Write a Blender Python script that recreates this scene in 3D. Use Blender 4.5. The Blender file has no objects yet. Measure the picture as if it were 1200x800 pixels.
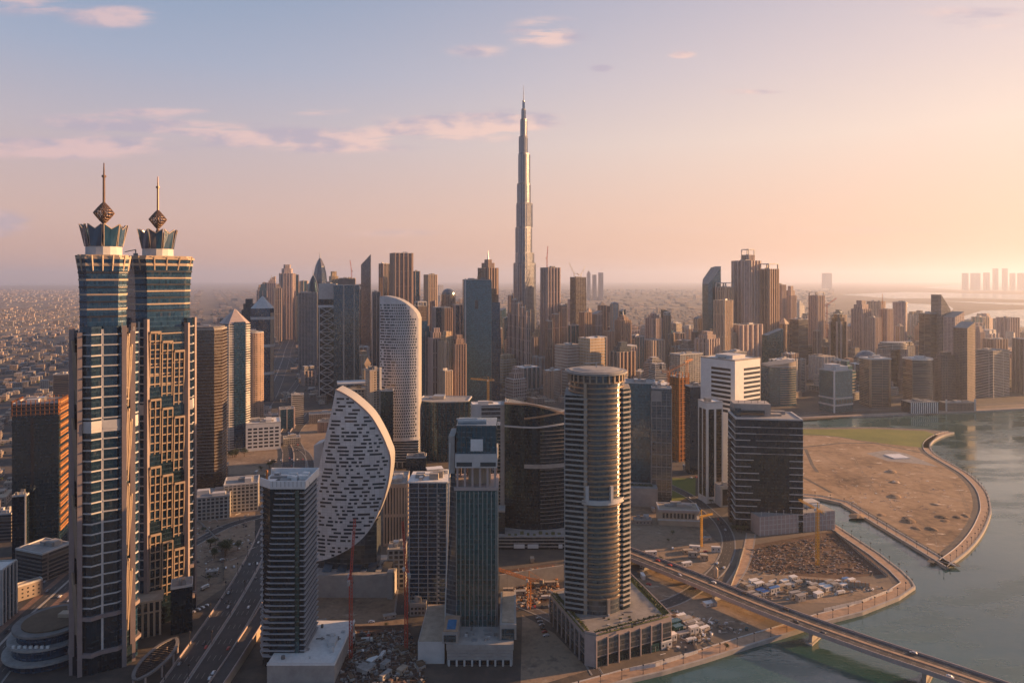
import bpy, bmesh, math, random
from mathutils import Vector, Matrix
R = math.radians
rnd = random.Random(11)
S = bpy.context.scene
C = S.collection

# ------------------------------------------------------------------ camera, sky, sun, exposure
HY, F, H = 327.0, 800.0, 275.0
cam_d = bpy.data.cameras.new('camera'); cam = bpy.data.objects.new('camera', cam_d); C.objects.link(cam)
cam.location = (0, 0, H); cam.rotation_euler = (R(90), 0, 0)
cam_d.sensor_width = 36; cam_d.lens = 24; cam_d.shift_y = (HY - 400) / 1200.0
cam_d.clip_start = 1; cam_d.clip_end = 200000
S.camera = cam
SUN_AZ, SUN_EL = 15.0, 12.0        # degrees from +X towards +Y, and above the horizon
sv = Vector((math.cos(R(SUN_EL)) * math.cos(R(SUN_AZ)), math.cos(R(SUN_EL)) * math.sin(R(SUN_AZ)), math.sin(R(SUN_EL))))
sl = bpy.data.lights.new('sun', 'SUN'); so = bpy.data.objects.new('sun', sl); C.objects.link(so)
sl.energy = 5.0; sl.angle = R(0.5); sl.color = (1.0, 0.53, 0.23)
so.rotation_euler = (-sv).to_track_quat('-Z', 'Y').to_euler(); so.location = (900, 400, 600)
S.view_settings.view_transform = 'Standard'; S.view_settings.look = 'None'
S.view_settings.exposure = 1.2; S.view_settings.gamma = 1.0; S.view_settings.use_curve_mapping = False
S.render.engine = 'CYCLES'
S.cycles.max_bounces = 6; S.cycles.diffuse_bounces = 2; S.cycles.glossy_bounces = 3
S.cycles.volume_bounces = 4; S.cycles.transmission_bounces = 2
S.cycles.use_denoising = True
S.cycles.sample_clamp_indirect = 6

class NT:
    def __init__(s, tree): s.t = tree; s.n = tree.nodes; s.l = tree.links
    def new(s, typ, **kw):
        n = s.n.new(typ)
        for k, v in kw.items(): setattr(n, k, v)
        return n
    def put(s, sock, v):
        if isinstance(v, bpy.types.NodeSocket): s.l.new(v, sock)
        else:
            if hasattr(sock.default_value, '__len__') and not isinstance(v, (tuple, list, Vector)): v = (v,) * len(sock.default_value)
            if hasattr(sock.default_value, '__len__') and len(sock.default_value) == 4 and len(v) == 3: v = tuple(v) + (1,)
            sock.default_value = v
    def m(s, op, a, b=0.0, c=None, clamp=False):
        n = s.new('ShaderNodeMath', operation=op); n.use_clamp = clamp
        s.put(n.inputs[0], a); s.put(n.inputs[1], b)
        if c is not None: s.put(n.inputs[2], c)
        return n.outputs[0]
    def vm(s, op, a, b=(0, 0, 0)):
        n = s.new('ShaderNodeVectorMath', operation=op); s.put(n.inputs[0], a)
        if op == 'SCALE': s.put(n.inputs['Scale'], b)
        else: s.put(n.inputs[1], b)
        return n.outputs['Value'] if op in ('DOT_PRODUCT', 'LENGTH') else n.outputs[0]
    def mix(s, f, a, b, blend='MIX'):
        n = s.new('ShaderNodeMix', data_type='RGBA', blend_type=blend); n.clamp_factor = True
        s.put(n.inputs[0], f); s.put(n.inputs[6], a); s.put(n.inputs[7], b)
        return n.outputs[2]
    def sep(s, v):
        n = s.new('ShaderNodeSeparateXYZ'); s.put(n.inputs[0], v); return n.outputs
    def comb(s, x, y, z=0.0):
        n = s.new('ShaderNodeCombineXYZ'); s.put(n.inputs[0], x); s.put(n.inputs[1], y); s.put(n.inputs[2], z); return n.outputs[0]
    def noise(s, vec, scale, detail=3.0, rough=0.55):
        n = s.new('ShaderNodeTexNoise'); s.put(n.inputs['Vector'], vec); n.inputs['Scale'].default_value = scale
        n.inputs['Detail'].default_value = detail; n.inputs['Roughness'].default_value = rough; return n.outputs['Fac']
    def white(s, vec):
        n = s.new('ShaderNodeTexWhiteNoise', noise_dimensions='3D'); s.put(n.inputs['Vector'], vec); return n.outputs['Value']
    def ramp(s, f, stops, interp='LINEAR'):
        n = s.new('ShaderNodeValToRGB'); cr = n.color_ramp; cr.interpolation = interp
        while len(cr.elements) < len(stops): cr.elements.new(0.5)
        for e, (p, c) in zip(cr.elements, stops): e.position = p; e.color = tuple(c) + (1,) if len(c) == 3 else c
        s.put(n.inputs[0], f); return n.outputs[0]
    def mapr(s, v, a, b, c=0.0, d=1.0, smooth=True):
        n = s.new('ShaderNodeMapRange'); n.interpolation_type = 'SMOOTHSTEP' if smooth else 'LINEAR'
        s.put(n.inputs['Value'], v); n.inputs['From Min'].default_value = a; n.inputs['From Max'].default_value = b
        n.inputs['To Min'].default_value = c; n.inputs['To Max'].default_value = d; return n.outputs['Result']

W = bpy.data.worlds.new('World'); S.world = W; W.use_nodes = True
t = NT(W.node_tree); t.n.clear()
tc = t.new('ShaderNodeTexCoord'); d = t.vm('NORMALIZE', tc.outputs['Generated'])
dx, dy, dz = t.sep(d)
sky = t.new('ShaderNodeTexSky', sky_type='NISHITA'); sky.sun_disc = False
sky.sun_elevation = R(SUN_EL); sky.sun_rotation = R(90 - SUN_AZ); sky.altitude = 100; sky.air_density = 1.2; sky.dust_density = 3.0; sky.ozone_density = 1.6
el = t.m('MAXIMUM', dz, 0.0)
sx = t.vm('DOT_PRODUCT', d, (math.cos(R(SUN_AZ)), math.sin(R(SUN_AZ)), 0))
away = t.ramp(el, [(0.0, (.51, .29, .215)), (.08, (.51, .345, .30)), (.19, (.395, .345, .38)), (.28, (.27, .31, .41)), (.40, (.16, .245, .37)), (1, (.085, .155, .28))])
near = t.ramp(el, [(0.0, (.67, .37, .225)), (.08, (.72, .455, .325)), (.19, (.71, .545, .45)), (.28, (.60, .475, .45)), (.40, (.44, .38, .43)), (1, (.14, .19, .30))])
dusk = t.mix(t.mapr(sx, -0.35, 1.0), away, near)
oppo = t.ramp(el, [(0.0, (.145, .175, .24)), (.10, (.14, .19, .28)), (.3, (.10, .17, .28)), (1, (.085, .15, .27))])
back = t.mix(t.mapr(dy, -0.45, 0.30), oppo, dusk)      # the sky opposite is the dim side
nis = t.vm('SCALE', sky.outputs[0], 0.10)
grad = t.mix(0.07, back, nis)
# thin evening clouds, in directions of the sky dome
u = t.m('DIVIDE', dx, t.m('MAXIMUM', dy, 0.05)); v = t.m('DIVIDE', dz, t.m('MAXIMUM', dy, 0.05))
def blob(px, py, rx, ry, s=1.0):
    a = t.m('DIVIDE', t.m('SUBTRACT', u, (px - 600) / F), rx / F); b = t.m('DIVIDE', t.m('SUBTRACT', v, (HY - py) / F), ry / F)
    q = t.m('SQRT', t.m('ADD', t.m('MULTIPLY', a, a), t.m('MULTIPLY', b, b)))
    return t.m('MULTIPLY', t.mapr(q, 1.0, 0.1), s)
tot = None
for args in [(60, 174, 190, 20, 1.), (230, 158, 190, 24, .9), (400, 166, 170, 22, 1.), (540, 148, 150, 30, 1.), (120, 142, 130, 18, .7),
             (370, 130, 60, 9, .7), (600, 140, 90, 16, .9), (640, 38, 70, 26, 1.1), (560, 60, 60, 14, .5), (30, 8, 90, 16, 1.1), (130, 20, 80, 20, 1.1),
             (-10, 262, 70, 24, 1.1), (190, 130, 120, 9, .5), (800, 64, 26, 8, .9), (705, 80, 22, 7, .8), (880, 108, 60, 5, .8), (1150, 20, 140, 24, .5), (470, 275, 120, 10, .4),
             (930, 270, 400, 9, .25)]:
    b = blob(*args); tot = b if tot is None else t.m('ADD', tot, b)
cv = t.comb(t.m('MULTIPLY', u, 5.5), t.m('MULTIPLY', v, 46.0), 5.1)
cn = t.noise(cv, 1.0, 7.0, 0.62)
cm = t.m('MULTIPLY', t.mapr(t.m('MULTIPLY', tot, t.mapr(cn, 0.31, 0.61)), 0.05, 0.66), t.mapr(dy, 0.1, 0.3))
lit = t.mapr(t.noise(t.comb(t.m('MULTIPLY', u, 12.0), t.m('MULTIPLY', v, 30.0), 4.0), 1.0, 4.0), 0.4, 0.62)
ccol = t.mix(lit, (.34, .30, .37), t.mix(t.mapr(sx, -.6, .3), (.55, .38, .39), (.70, .47, .40)))
skycol = t.mix(t.m('MULTIPLY', cm, 0.68), grad, ccol)
bg = t.new('ShaderNodeBackground'); t.put(bg.inputs[0], skycol); bg.inputs[1].default_value = 0.62
wo = t.new('ShaderNodeOutputWorld'); t.l.new(bg.outputs[0], wo.inputs[0])

# ------------------------------------------------------------------ materials
MATS = {}
def bsdf(name):
    m = bpy.data.materials.new(name); m.use_nodes = True; n = NT(m.node_tree); n.n.clear()
    b = n.new('ShaderNodeBsdfPrincipled'); o = n.new('ShaderNodeOutputMaterial'); n.l.new(b.outputs[0], o.inputs[0])
    return m, n, b
def plain(name, col, rough=0.7, metal=0.0, var=0.25, scale=0.15, ior=1.5):
    m, n, b = bsdf(name); g = n.new('ShaderNodeNewGeometry').outputs['Position']
    f = n.noise(g, scale, 5.0, 0.65)
    k = n.mapr(f, 0.3, 0.7, 1 - var, 1 + var, False)
    n.put(b.inputs['Base Color'], n.vm('SCALE', col, k)); b.inputs['Roughness'].default_value = rough
    b.inputs['Metallic'].default_value = metal; b.inputs['IOR'].default_value = ior
    MATS[name] = m; return m
def glass(name, col, fh=3.6, bw=1.6, ior=2.0, rough=0.05, spandrel=0.28, spcol=None, tint=(.62, .82, 1.0)):
    """coated curtain wall: reflective panes, each a little different, spandrel strip at every floor"""
    m, n, b = bsdf(name); uv = n.new('ShaderNodeUVMap').outputs[0]; x, y, z = n.sep(uv)
    cu = n.m('FLOOR', n.m('DIVIDE', x, bw)); vv = n.m('DIVIDE', y, fh); cvv = n.m('FLOOR', vv)
    w = n.white(n.comb(cu, cvv, 1.0)); w2 = n.white(n.comb(cu, cvv, 7.0))
    sp = n.m('LESS_THAN', n.m('FRACT', vv), spandrel)
    mul = n.m('LESS_THAN', n.m('FRACT', n.m('DIVIDE', x, bw)), 0.07)
    base = n.vm('SCALE', col, n.mapr(w, 0, 1, 0.55, 1.6, False))
    warm = n.m('GREATER_THAN', w2, 0.965)
    base = n.mix(n.m('MULTIPLY', warm, 0.5), base, (.07, .07, .065))
    base = n.mix(sp, base, spcol or tuple(c * 1.5 + .008 for c in col))
    base = n.mix(n.m('MULTIPLY', mul, 0.6), base, tuple(c * 1.2 + .03 for c in col))
    n.put(b.inputs['Base Color'], base); b.inputs['IOR'].default_value = ior; b.inputs['Specular Tint'].default_value = tuple(tint) + (1,)
    n.put(b.inputs['Roughness'], n.m('ADD', n.m('MULTIPLY', sp, 0.15), n.mapr(w2, 0, 1, rough, rough + 0.1, False)))
    # every pane hangs at a slightly different angle
    g = n.new('ShaderNodeNewGeometry')
    off = n.vm('SCALE', n.vm('SUBTRACT', n.comb(n.white(n.comb(cu, cvv, 11.)), n.white(n.comb(cu, cvv, 13.)), n.white(n.comb(cu, cvv, 17.))), (.5, .5, .5)), 0.035)
    n.put(b.inputs['Normal'], n.vm('NORMALIZE', n.vm('ADD', g.outputs['Normal'], off)))
    MATS[name] = m; return m
def facade(name, wall, gl=(.03, .035, .04), fh=3.6, bw=3.2, fu=0.6, fv=0.55, big=0, rough=0.75, spand=None, metal=0.0):
    """punched wall: windows set back in a wall, on UVs in metres; big > 0 adds broad vertical piers"""
    m, n, b = bsdf(name); uv = n.new('ShaderNodeUVMap').outputs[0]; x, y, z = n.sep(uv)
    uu = n.m('DIVIDE', x, bw); vv = n.m('DIVIDE', y, fh)
    a = n.m('MULTIPLY', n.m('GREATER_THAN', n.m('FRACT', uu), 1 - fu), n.m('GREATER_THAN', n.m('FRACT', vv), 1 - fv))
    if big:
        a = n.m('MULTIPLY', a, n.m('GREATER_THAN', n.m('FRACT', n.m('DIVIDE', x, big)), 0.3))
    w = n.white(n.comb(n.m('FLOOR', uu), n.m('FLOOR', vv), 3.0))
    w3 = n.white(n.comb(n.m('FLOOR', n.m('DIVIDE', x, bw * 4)), 2.0, 5.0))
    gc = n.mix(n.m('GREATER_THAN', w, 0.86), n.vm('SCALE', gl, n.mapr(w, 0, 1, .5, 1.7, False)), (.13, .11, .085))
    pos = n.new('ShaderNodeNewGeometry').outputs['Position']
    dirt = n.mapr(n.noise(pos, 0.06, 4.0), .3, .7, .82, 1.12, False)
    wc = n.vm('SCALE', wall, n.m('MULTIPLY', dirt, n.mapr(w3, 0, 1, .88, 1.1, False)))
    if spand: wc = n.mix(n.m('GREATER_THAN', n.m('FRACT', uu), 1 - fu), wc, spand)
    n.put(b.inputs['Base Color'], n.mix(a, wc, gc)); n.put(b.inputs['Roughness'], n.mapr(a, 0, 1, rough, 0.08, False))
    n.put(b.inputs['IOR'], n.mapr(a, 0, 1, 1.45, 1.8, False))
    b.inputs['Metallic'].default_value = metal
    bp = n.new('ShaderNodeBump'); bp.inputs['Distance'].default_value = 0.25; bp.inputs['Strength'].default_value = 0.5; bp.invert = True
    n.put(bp.inputs['Height'], a); n.put(b.inputs['Normal'], bp.outputs[0])
    MATS[name] = m; return m

plain('white', (.68, .68, .68), .55, var=.08); plain('offwhite', (.50, .49, .48), .65, var=.12)
plain('stone_pink', (.38, .31, .29), .6, var=.12); plain('stone_gold', (.40, .31, .23), .55, var=.12)
plain('concrete', (.33, .31, .29), .85, var=.2); plain('concrete_dark', (.17, .16, .155), .85, var=.25)
plain('concrete_red', (.19, .115, .085), .9, var=.3, scale=.3); plain('roof_grey', (.28, .27, .26), .9, var=.25, scale=.25)
plain('roof_white', (.66, .65, .63), .8, var=.12, scale=.3); plain('roof_sand', (.36, .29, .22), .9, var=.25, scale=.2)
plain('metal', (.45, .45, .46), .35, .8, var=.1); plain('metal_dark', (.06, .06, .065), .4, .5, var=.2)
plain('finial_bronze', (.17, .11, .08), .45, .4, var=.1); plain('slab_grey', (.34, .34, .355), .65, var=.12); plain('pier_stone', (.25, .205, .20), .6, var=.12); plain('copper', (.46, .30, .2), .35, .6, var=.1); plain('crane_yellow', (.62, .34, .03), .5, var=.15)
plain('crane_red', (.42, .05, .03), .5, var=.2); plain('crane_orange', (.45, .16, .03), .55, var=.2); plain('crane_white', (.6, .6, .58), .5)
plain('blue_paint', (.06, .17, .42), .5); plain('red_paint', (.36, .05, .04), .55); plain('pool_blue', (.03, .17, .34), .08, ior=1.33)
plain('asphalt', (.050, .048, .048), .85, var=.35, scale=.08); plain('asphalt_old', (.085, .075, .07), .88, var=.35, scale=.06)
plain('pavers', (.36, .24, .16), .85, var=.25, scale=.2); plain('pavers_grey', (.25, .235, .22), .85, var=.25, scale=.15)
plain('paint_white', (.42, .41, .39), .7); plain('leaf', (.045, .065, .022), .7, var=.45, scale=.5); plain('leaf_dry', (.09, .10, .035), .75, var=.4, scale=.3)
plain('bark', (.12, .08, .05), .9); plain('tyre', (.02, .02, .02), .8); plain('car_white', (.7, .7, .7), .25); plain('car_dark', (.05, .05, .055), .25)
plain('car_red', (.38, .05, .04), .3); plain('car_silver', (.4, .4, .42), .3, .5); plain('window_dark', (.018, .022, .028), .12, ior=1.8)
plain('slot_glass', (.022, .036, .05), .15, ior=1.7); plain('petal_blue', (.012, .05, .10), .12, ior=1.9)
glass('glass_sea', (.030, .095, .115), 3.8, 1.8, spcol=(.045, .11, .13)); glass('glass_teal', (.010, .042, .058), 3.8, 1.6); glass('glass_dark', (.006, .017, .026), 3.7, 1.5)
glass('glass_blue', (.008, .030, .058), 3.7, 1.7); glass('glass_black', (.006, .014, .022), 3.6, 1.5, ior=1.6, spcol=(.010, .018, .025), tint=(.4, .75, 1))
glass('glass_green', (.012, .050, .048), 3.8, 1.5); glass('glass_grey', (.05, .058, .065), 3.7, 1.5, spcol=(.13, .13, .13))
glass('glass_bronze', (.040, .026, .018), 3.7, 1.6, tint=(1, .9, .8)); glass('glass_mauve', (.07, .06, .065), 3.7, 2.0, spcol=(.2, .17, .16), tint=(.9, .95, 1))
facade('f_beige', (.50, .39, .32)); facade('f_beige2', (.46, .38, .30), fh=3.4, bw=4.2, fu=.5, fv=.5, big=13)
facade('f_brown', (.20, .155, .135), fh=3.5, bw=3, fu=.55, fv=.5); facade('f_brown2', (.37, .255, .20), fh=3.5, bw=3.6, fu=.5, fv=.62, big=11)
facade('f_white', (.62, .60, .57), fh=3.6, bw=3.6, fu=.6, fv=.5); facade('f_grey', (.27, .26, .26), fh=3.6, bw=3, fu=.65, fv=.55)
facade('f_stripe', (.52, .49, .46), fh=3.7, bw=40, fu=.97, fv=.58); facade('f_stripe_b', (.34, .25, .19), fh=3.6, bw=30, fu=.97, fv=.55)
facade('f_stripe_d', (.17, .15, .14), fh=3.6, bw=40, fu=.97, fv=.6)
facade('f_vert', (.52, .41, .33), fh=60, bw=4.4, fu=.5, fv=.96); facade('f_vert_b', (.36, .26, .21), fh=50, bw=3.6, fu=.5, fv=.96)
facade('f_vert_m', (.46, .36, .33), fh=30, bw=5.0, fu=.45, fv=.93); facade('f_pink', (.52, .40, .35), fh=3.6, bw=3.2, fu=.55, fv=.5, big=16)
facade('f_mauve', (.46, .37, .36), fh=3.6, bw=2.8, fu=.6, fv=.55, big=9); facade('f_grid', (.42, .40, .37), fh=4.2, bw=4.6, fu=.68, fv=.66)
facade('f_scaffold', (.42, .19, .06), (.06, .03, .015), fh=3.4, bw=2.6, fu=.66, fv=.62, rough=.85)
facade('f_raw', (.30, .26, .23), (.03, .026, .022), fh=3.5, bw=6, fu=.8, fv=.7, rough=.9)
facade('f_gold', (.50, .38, .25), fh=3.4, bw=3.2, fu=.5, fv=.55, big=10); facade('f_podium', (.42, .33, .27), fh=30, bw=3.0, fu=.4, fv=.9)
facade('f_house', (.30, .25, .215), fh=3.4, bw=4, fu=.35, fv=.4); facade('f_house2', (.24, .20, .175), fh=3.4, bw=3.6, fu=.4, fv=.4)
facade('f_house3', (.36, .32, .285), fh=3.4, bw=4.4, fu=.35, fv=.42)
facade('f_burj', (.24, .25, .29), (.10, .12, .15), fh=3.9, bw=1.5, fu=.72, fv=.8, rough=.32, metal=.45)
plain('bronze_panel', (.34, .24, .16), .33, .45, var=.12)

def panel(name, col, pw, ph, rough=.5):
    m, n, b = bsdf(name); x, y, z = n.sep(n.new('ShaderNodeUVMap').outputs[0]); uu, vv = n.m('DIVIDE', x, pw), n.m('DIVIDE', y, ph)
    j = n.m('MAXIMUM', n.m('LESS_THAN', n.m('FRACT', uu), .03), n.m('LESS_THAN', n.m('FRACT', vv), .05))
    w = n.white(n.comb(n.m('FLOOR', uu), n.m('FLOOR', vv), 2.0)); pos = n.new('ShaderNodeNewGeometry').outputs['Position']
    k = n.m('MULTIPLY', n.mapr(w, 0, 1, .90, 1.06, False), n.mapr(n.noise(n.vm('MULTIPLY', pos, (1, 1, .25)), .12, 5.0), .3, .7, .86, 1.08, False))
    n.put(b.inputs['Base Color'], n.mix(j, n.vm('SCALE', col, k), tuple(c * .45 for c in col))); n.put(b.inputs['Roughness'], n.mapr(w, 0, 1, rough - .1, rough + .12, False)); MATS[name] = m
panel('white_panel', (.66, .66, .67), 4.2, 2.3); panel('white_cladding', (.66, .65, .65), 3.0, 1.9)
# ------------------------------------------------------------------ pixel rays to places, mesh collector, things and parts
def depth(py, z=0.0): return (H - z) * F / (py - HY)
def xat(px, Y): return (px - 600.0) / F * Y
def zat(py, Y): return H - (py - HY) / F * Y
def gp(px, py, z=0.0):
    Y = depth(py, z); return (xat(px, Y), Y)

class MB:
    def __init__(s): s.v = []; s.f = []; s.uv = []; s.mi = []; s.cur = 0
    def face(s, idx, uvs=None):
        s.f.append(idx); s.uv.append(uvs or [(0.0, 0.0)] * len(idx)); s.mi.append(s.cur)
    def loft(s, polys, zs, top=True, bottom=False, closed=True):
        """walls between stacked outlines; UV = metres round the outline and metres up"""
        n = len(polys[0]); b0 = len(s.v)
        for p, z in zip(polys, zs):
            for (x, y) in p: s.v.append((x, y, z))
        per = [0.0]
        for i in range(n):
            a, b = polys[0][i], polys[0][(i + 1) % n]; per.append(per[-1] + math.hypot(b[0] - a[0], b[1] - a[1]))
        for k in range(len(zs) - 1):
            for i in range(n if closed else n - 1):
                j = (i + 1) % n
                s.face((b0 + k * n + i, b0 + k * n + j, b0 + (k + 1) * n + j, b0 + (k + 1) * n + i),
                       [(per[i], zs[k]), (per[i + 1], zs[k]), (per[i + 1], zs[k + 1]), (per[i], zs[k + 1])])
        if top: s.face(tuple(b0 + (len(zs) - 1) * n + i for i in range(n)))
        if bottom: s.face(tuple(b0 + i for i in reversed(range(n))))
        return s
    def prism(s, poly, z0, z1, top=True, bottom=False): return s.loft([poly, poly], [z0, z1], top, bottom)
    def box(s, cx, cy, z0, z1, w, dd, rot=0.0, bottom=True):
        return s.prism(place(rect(w, dd), cx, cy, rot), z0, z1, True, bottom)
    def beam(s, a, b, w, h=None):
        h = h or w; a = Vector(a); b = Vector(b); dd = b - a
        if dd.length < 1e-6: return s
        dd.normalize(); up = Vector((0, 0, 1)) if abs(dd.z) < .95 else Vector((0, 1, 0))
        x = dd.cross(up).normalized() * (w / 2); y = x.cross(dd).normalized() * (h / 2); b0 = len(s.v)
        for p in (a, b):
            for q in (-x - y, x - y, x + y, -x + y): s.v.append(tuple(p + q))
        for i in range(4):
            j = (i + 1) % 4; s.face((b0 + i, b0 + j, b0 + 4 + j, b0 + 4 + i))
        s.face((b0 + 3, b0 + 2, b0 + 1, b0)); s.face((b0 + 4, b0 + 5, b0 + 6, b0 + 7)); return s
    def cone(s, cx, cy, z0, z1, r0, r1, n=12): return s.loft([place(ngon(r0, n), cx, cy), place(ngon(max(r1, .001), n), cx, cy)], [z0, z1], True, True)
    def quad(s, pts, uvs=None):
        b0 = len(s.v); s.v += [tuple(p) for p in pts]; s.face(tuple(range(b0, b0 + len(pts))), uvs); return s
    def build(s, name, mat, parent=None, smooth=False):
        me = bpy.data.meshes.new(name); me.from_pydata(s.v, [], s.f)
        uvl = me.uv_layers.new(name='UVMap'); flat = [c for q in s.uv for p in q for c in p]
        uvl.data.foreach_set('uv', flat)
        for mm in (mat if isinstance(mat, (list, tuple)) else [mat]): me.materials.append(MATS[mm] if isinstance(mm, str) else mm)
        if isinstance(mat, (list, tuple)): me.polygons.foreach_set('material_index', s.mi)
        if smooth: me.polygons.foreach_set('use_smooth', [True] * len(s.f))
        me.update(); o = bpy.data.objects.new(name, me); C.objects.link(o)
        if parent is not None: o.parent = parent
        return o
def rect(w, dd): return [(-w / 2, -dd / 2), (w / 2, -dd / 2), (w / 2, dd / 2), (-w / 2, dd / 2)]
def ngon(r, n, ry=None): return [(r * math.cos(2 * math.pi * i / n), (ry or r) * math.sin(2 * math.pi * i / n)) for i in range(n)]
def chamfer(w, dd, c):
    a, b = w / 2, dd / 2
    return [(-a + c, -b), (a - c, -b), (a, -b + c), (a, b - c), (a - c, b), (-a + c, b), (-a, b - c), (-a, -b + c)]
def place(poly, cx, cy, rot=0.0):
    c, s_ = math.cos(rot), math.sin(rot); return [(cx + x * c - y * s_, cy + x * s_ + y * c) for x, y in poly]
def grow(poly, o):
    """outline moved outwards by o metres (corners mitred)"""
    n = len(poly); r = []
    for i in range(n):
        p0, p1, p2 = Vector(poly[i - 1]), Vector(poly[i]), Vector(poly[(i + 1) % n])
        a = (p1 - p0); b = (p2 - p1)
        if a.length < 1e-6 or b.length < 1e-6: r.append(tuple(p1)); continue
        a.normalize(); b.normalize(); na = Vector((a.y, -a.x)); nb = Vector((b.y, -b.x)); mm = na + nb
        k = max(0.3, 1 + na.dot(nb)); r.append(tuple(p1 + mm * (o / k)))
    return r
def scl(poly, kx, ky=None): return [(x * kx, y * (ky or kx)) for x, y in poly]

OCC = []                       # circles already built on: (x, y, r)
def tag(o, label, cat, group=None, kind=None):
    o['label'] = label; o['category'] = cat
    if group: o['group'] = group
    if kind: o['kind'] = kind
    return o
def thing(name, label, cat, loc=(0, 0, 0), rz=0.0, group=None):
    o = bpy.data.objects.new(name, None); C.objects.link(o); o.location = loc; o.rotation_euler = (0, 0, rz); o.empty_display_size = 5
    return tag(o, label, cat, group)
def struct(o): o['kind'] = 'structure'; return o
def copy_thing(o, loc, rz, label, group=None, scale=None):
    r = o.copy(); C.objects.link(r); r.location = loc; r.rotation_euler = (0, 0, rz); r['label'] = label
    if scale: r.scale = scale
    if group: r['group'] = group
    for ch in o.children:
        c = ch.copy(); C.objects.link(c); c.parent = r
        for g in ch.children:
            k = g.copy(); C.objects.link(k); k.parent = c
    return r

def fit(poly, yaw, x0, x1, ybase):
    """scale and place a unit outline so that its nearest point stands at ybase and its silhouette spans x0..x1"""
    s, Yn = 20.0, depth(ybase); cx, cy = xat((x0 + x1) / 2, Yn), Yn + 10
    for _ in range(14):
        p = place(scl(poly, s), cx, cy, yaw)
        a = min(F * x / y + 600 for x, y in p); b = max(F * x / y + 600 for x, y in p)
        s *= (x1 - x0) / max(1e-6, b - a); cx += ((x0 + x1) / 2 - (a + b) / 2) / F * cy
        cy += Yn - min(y for x, y in place(scl(poly, s), cx, cy, yaw))
    return s, cx, cy

def plant(root, poly, z, h=3.0, n=4, mat='roof_grey', rs=None):
    """roof: parapet, deck and housings"""
    r = rs or rnd; xs = [p[0] for p in poly]; ys = [p[1] for p in poly]; w = max(xs) - min(xs); dd = max(ys) - min(ys)
    m = MB(); m.prism(scl(poly, .985), z, z + .25); rf = m.build('roof', mat, root)
    m = MB(); inner = scl(poly, .95); k = len(poly); zt = z + 1.3
    out = grow(poly, .12)
    b0 = len(m.v)
    for q, zz in ((out, z - .4), (out, zt), (inner, zt), (inner, z + .2)):
        for x, y in q: m.v.append((x, y, zz))
    for L in range(3):
        for i in range(k):
            j = (i + 1) % k; m.face((b0 + L * k + i, b0 + L * k + j, b0 + (L + 1) * k + j, b0 + (L + 1) * k + i))
    m.build('parapet', 'offwhite' if r.random() < .5 else 'concrete', root)
    for i in range(n):
        m = MB(); bw, bd = w * r.uniform(.12, .34), dd * r.uniform(.12, .34)
        m.box(r.uniform(-.25, .25) * w, r.uniform(-.25, .25) * dd, z + .25 - i * .003, z + .25 + h * r.uniform(.5, 1.3), bw, bd)
        m.build('roof_housing', r.choice(['roof_grey', 'concrete', 'offwhite', 'metal']), rf)
    return rf

def bands(root, poly, z0, z1, step, h, out, mat, name='floor_band', split=True, closed=True):
    z = z0; one = MB()
    while z + h <= z1 + .01:
        m = MB() if split else one
        q = grow(poly, out); m.prism(q, z, z + h, True, True)
        if split: m.build(name, mat, root)
        z += step
    if not split: one.build('facade_cladding', mat, root)
def fins(root, poly, z0, z1, spacing, w, out, mat, name='fin', split=True, skip=()):
    n = len(poly); one = MB()
    for i in range(n):
        if i in skip: continue
        a, b = Vector(poly[i]), Vector(poly[(i + 1) % n]); L = (b - a).length
        k = max(1, int(round(L / spacing))); dd = (b - a) / L; nn = Vector((dd.y, -dd.x)); ang = math.atan2(dd.y, dd.x)
        for j in range(k + 1):
            p = a + dd * (L * j / k if 0 < j < k else (w / 2 if j == 0 else L - w / 2)) + nn * (out / 2 - .1)
            m = MB() if split else one
            m.box(p.x, p.y, z0, z1, w, out + .2, ang)
            if split: m.build(name, mat, root)
    if not split: one.build('sun_catch_ribs', mat, root)  # ribs added to the mid-distance towers so their sides catch sun as strips

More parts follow.
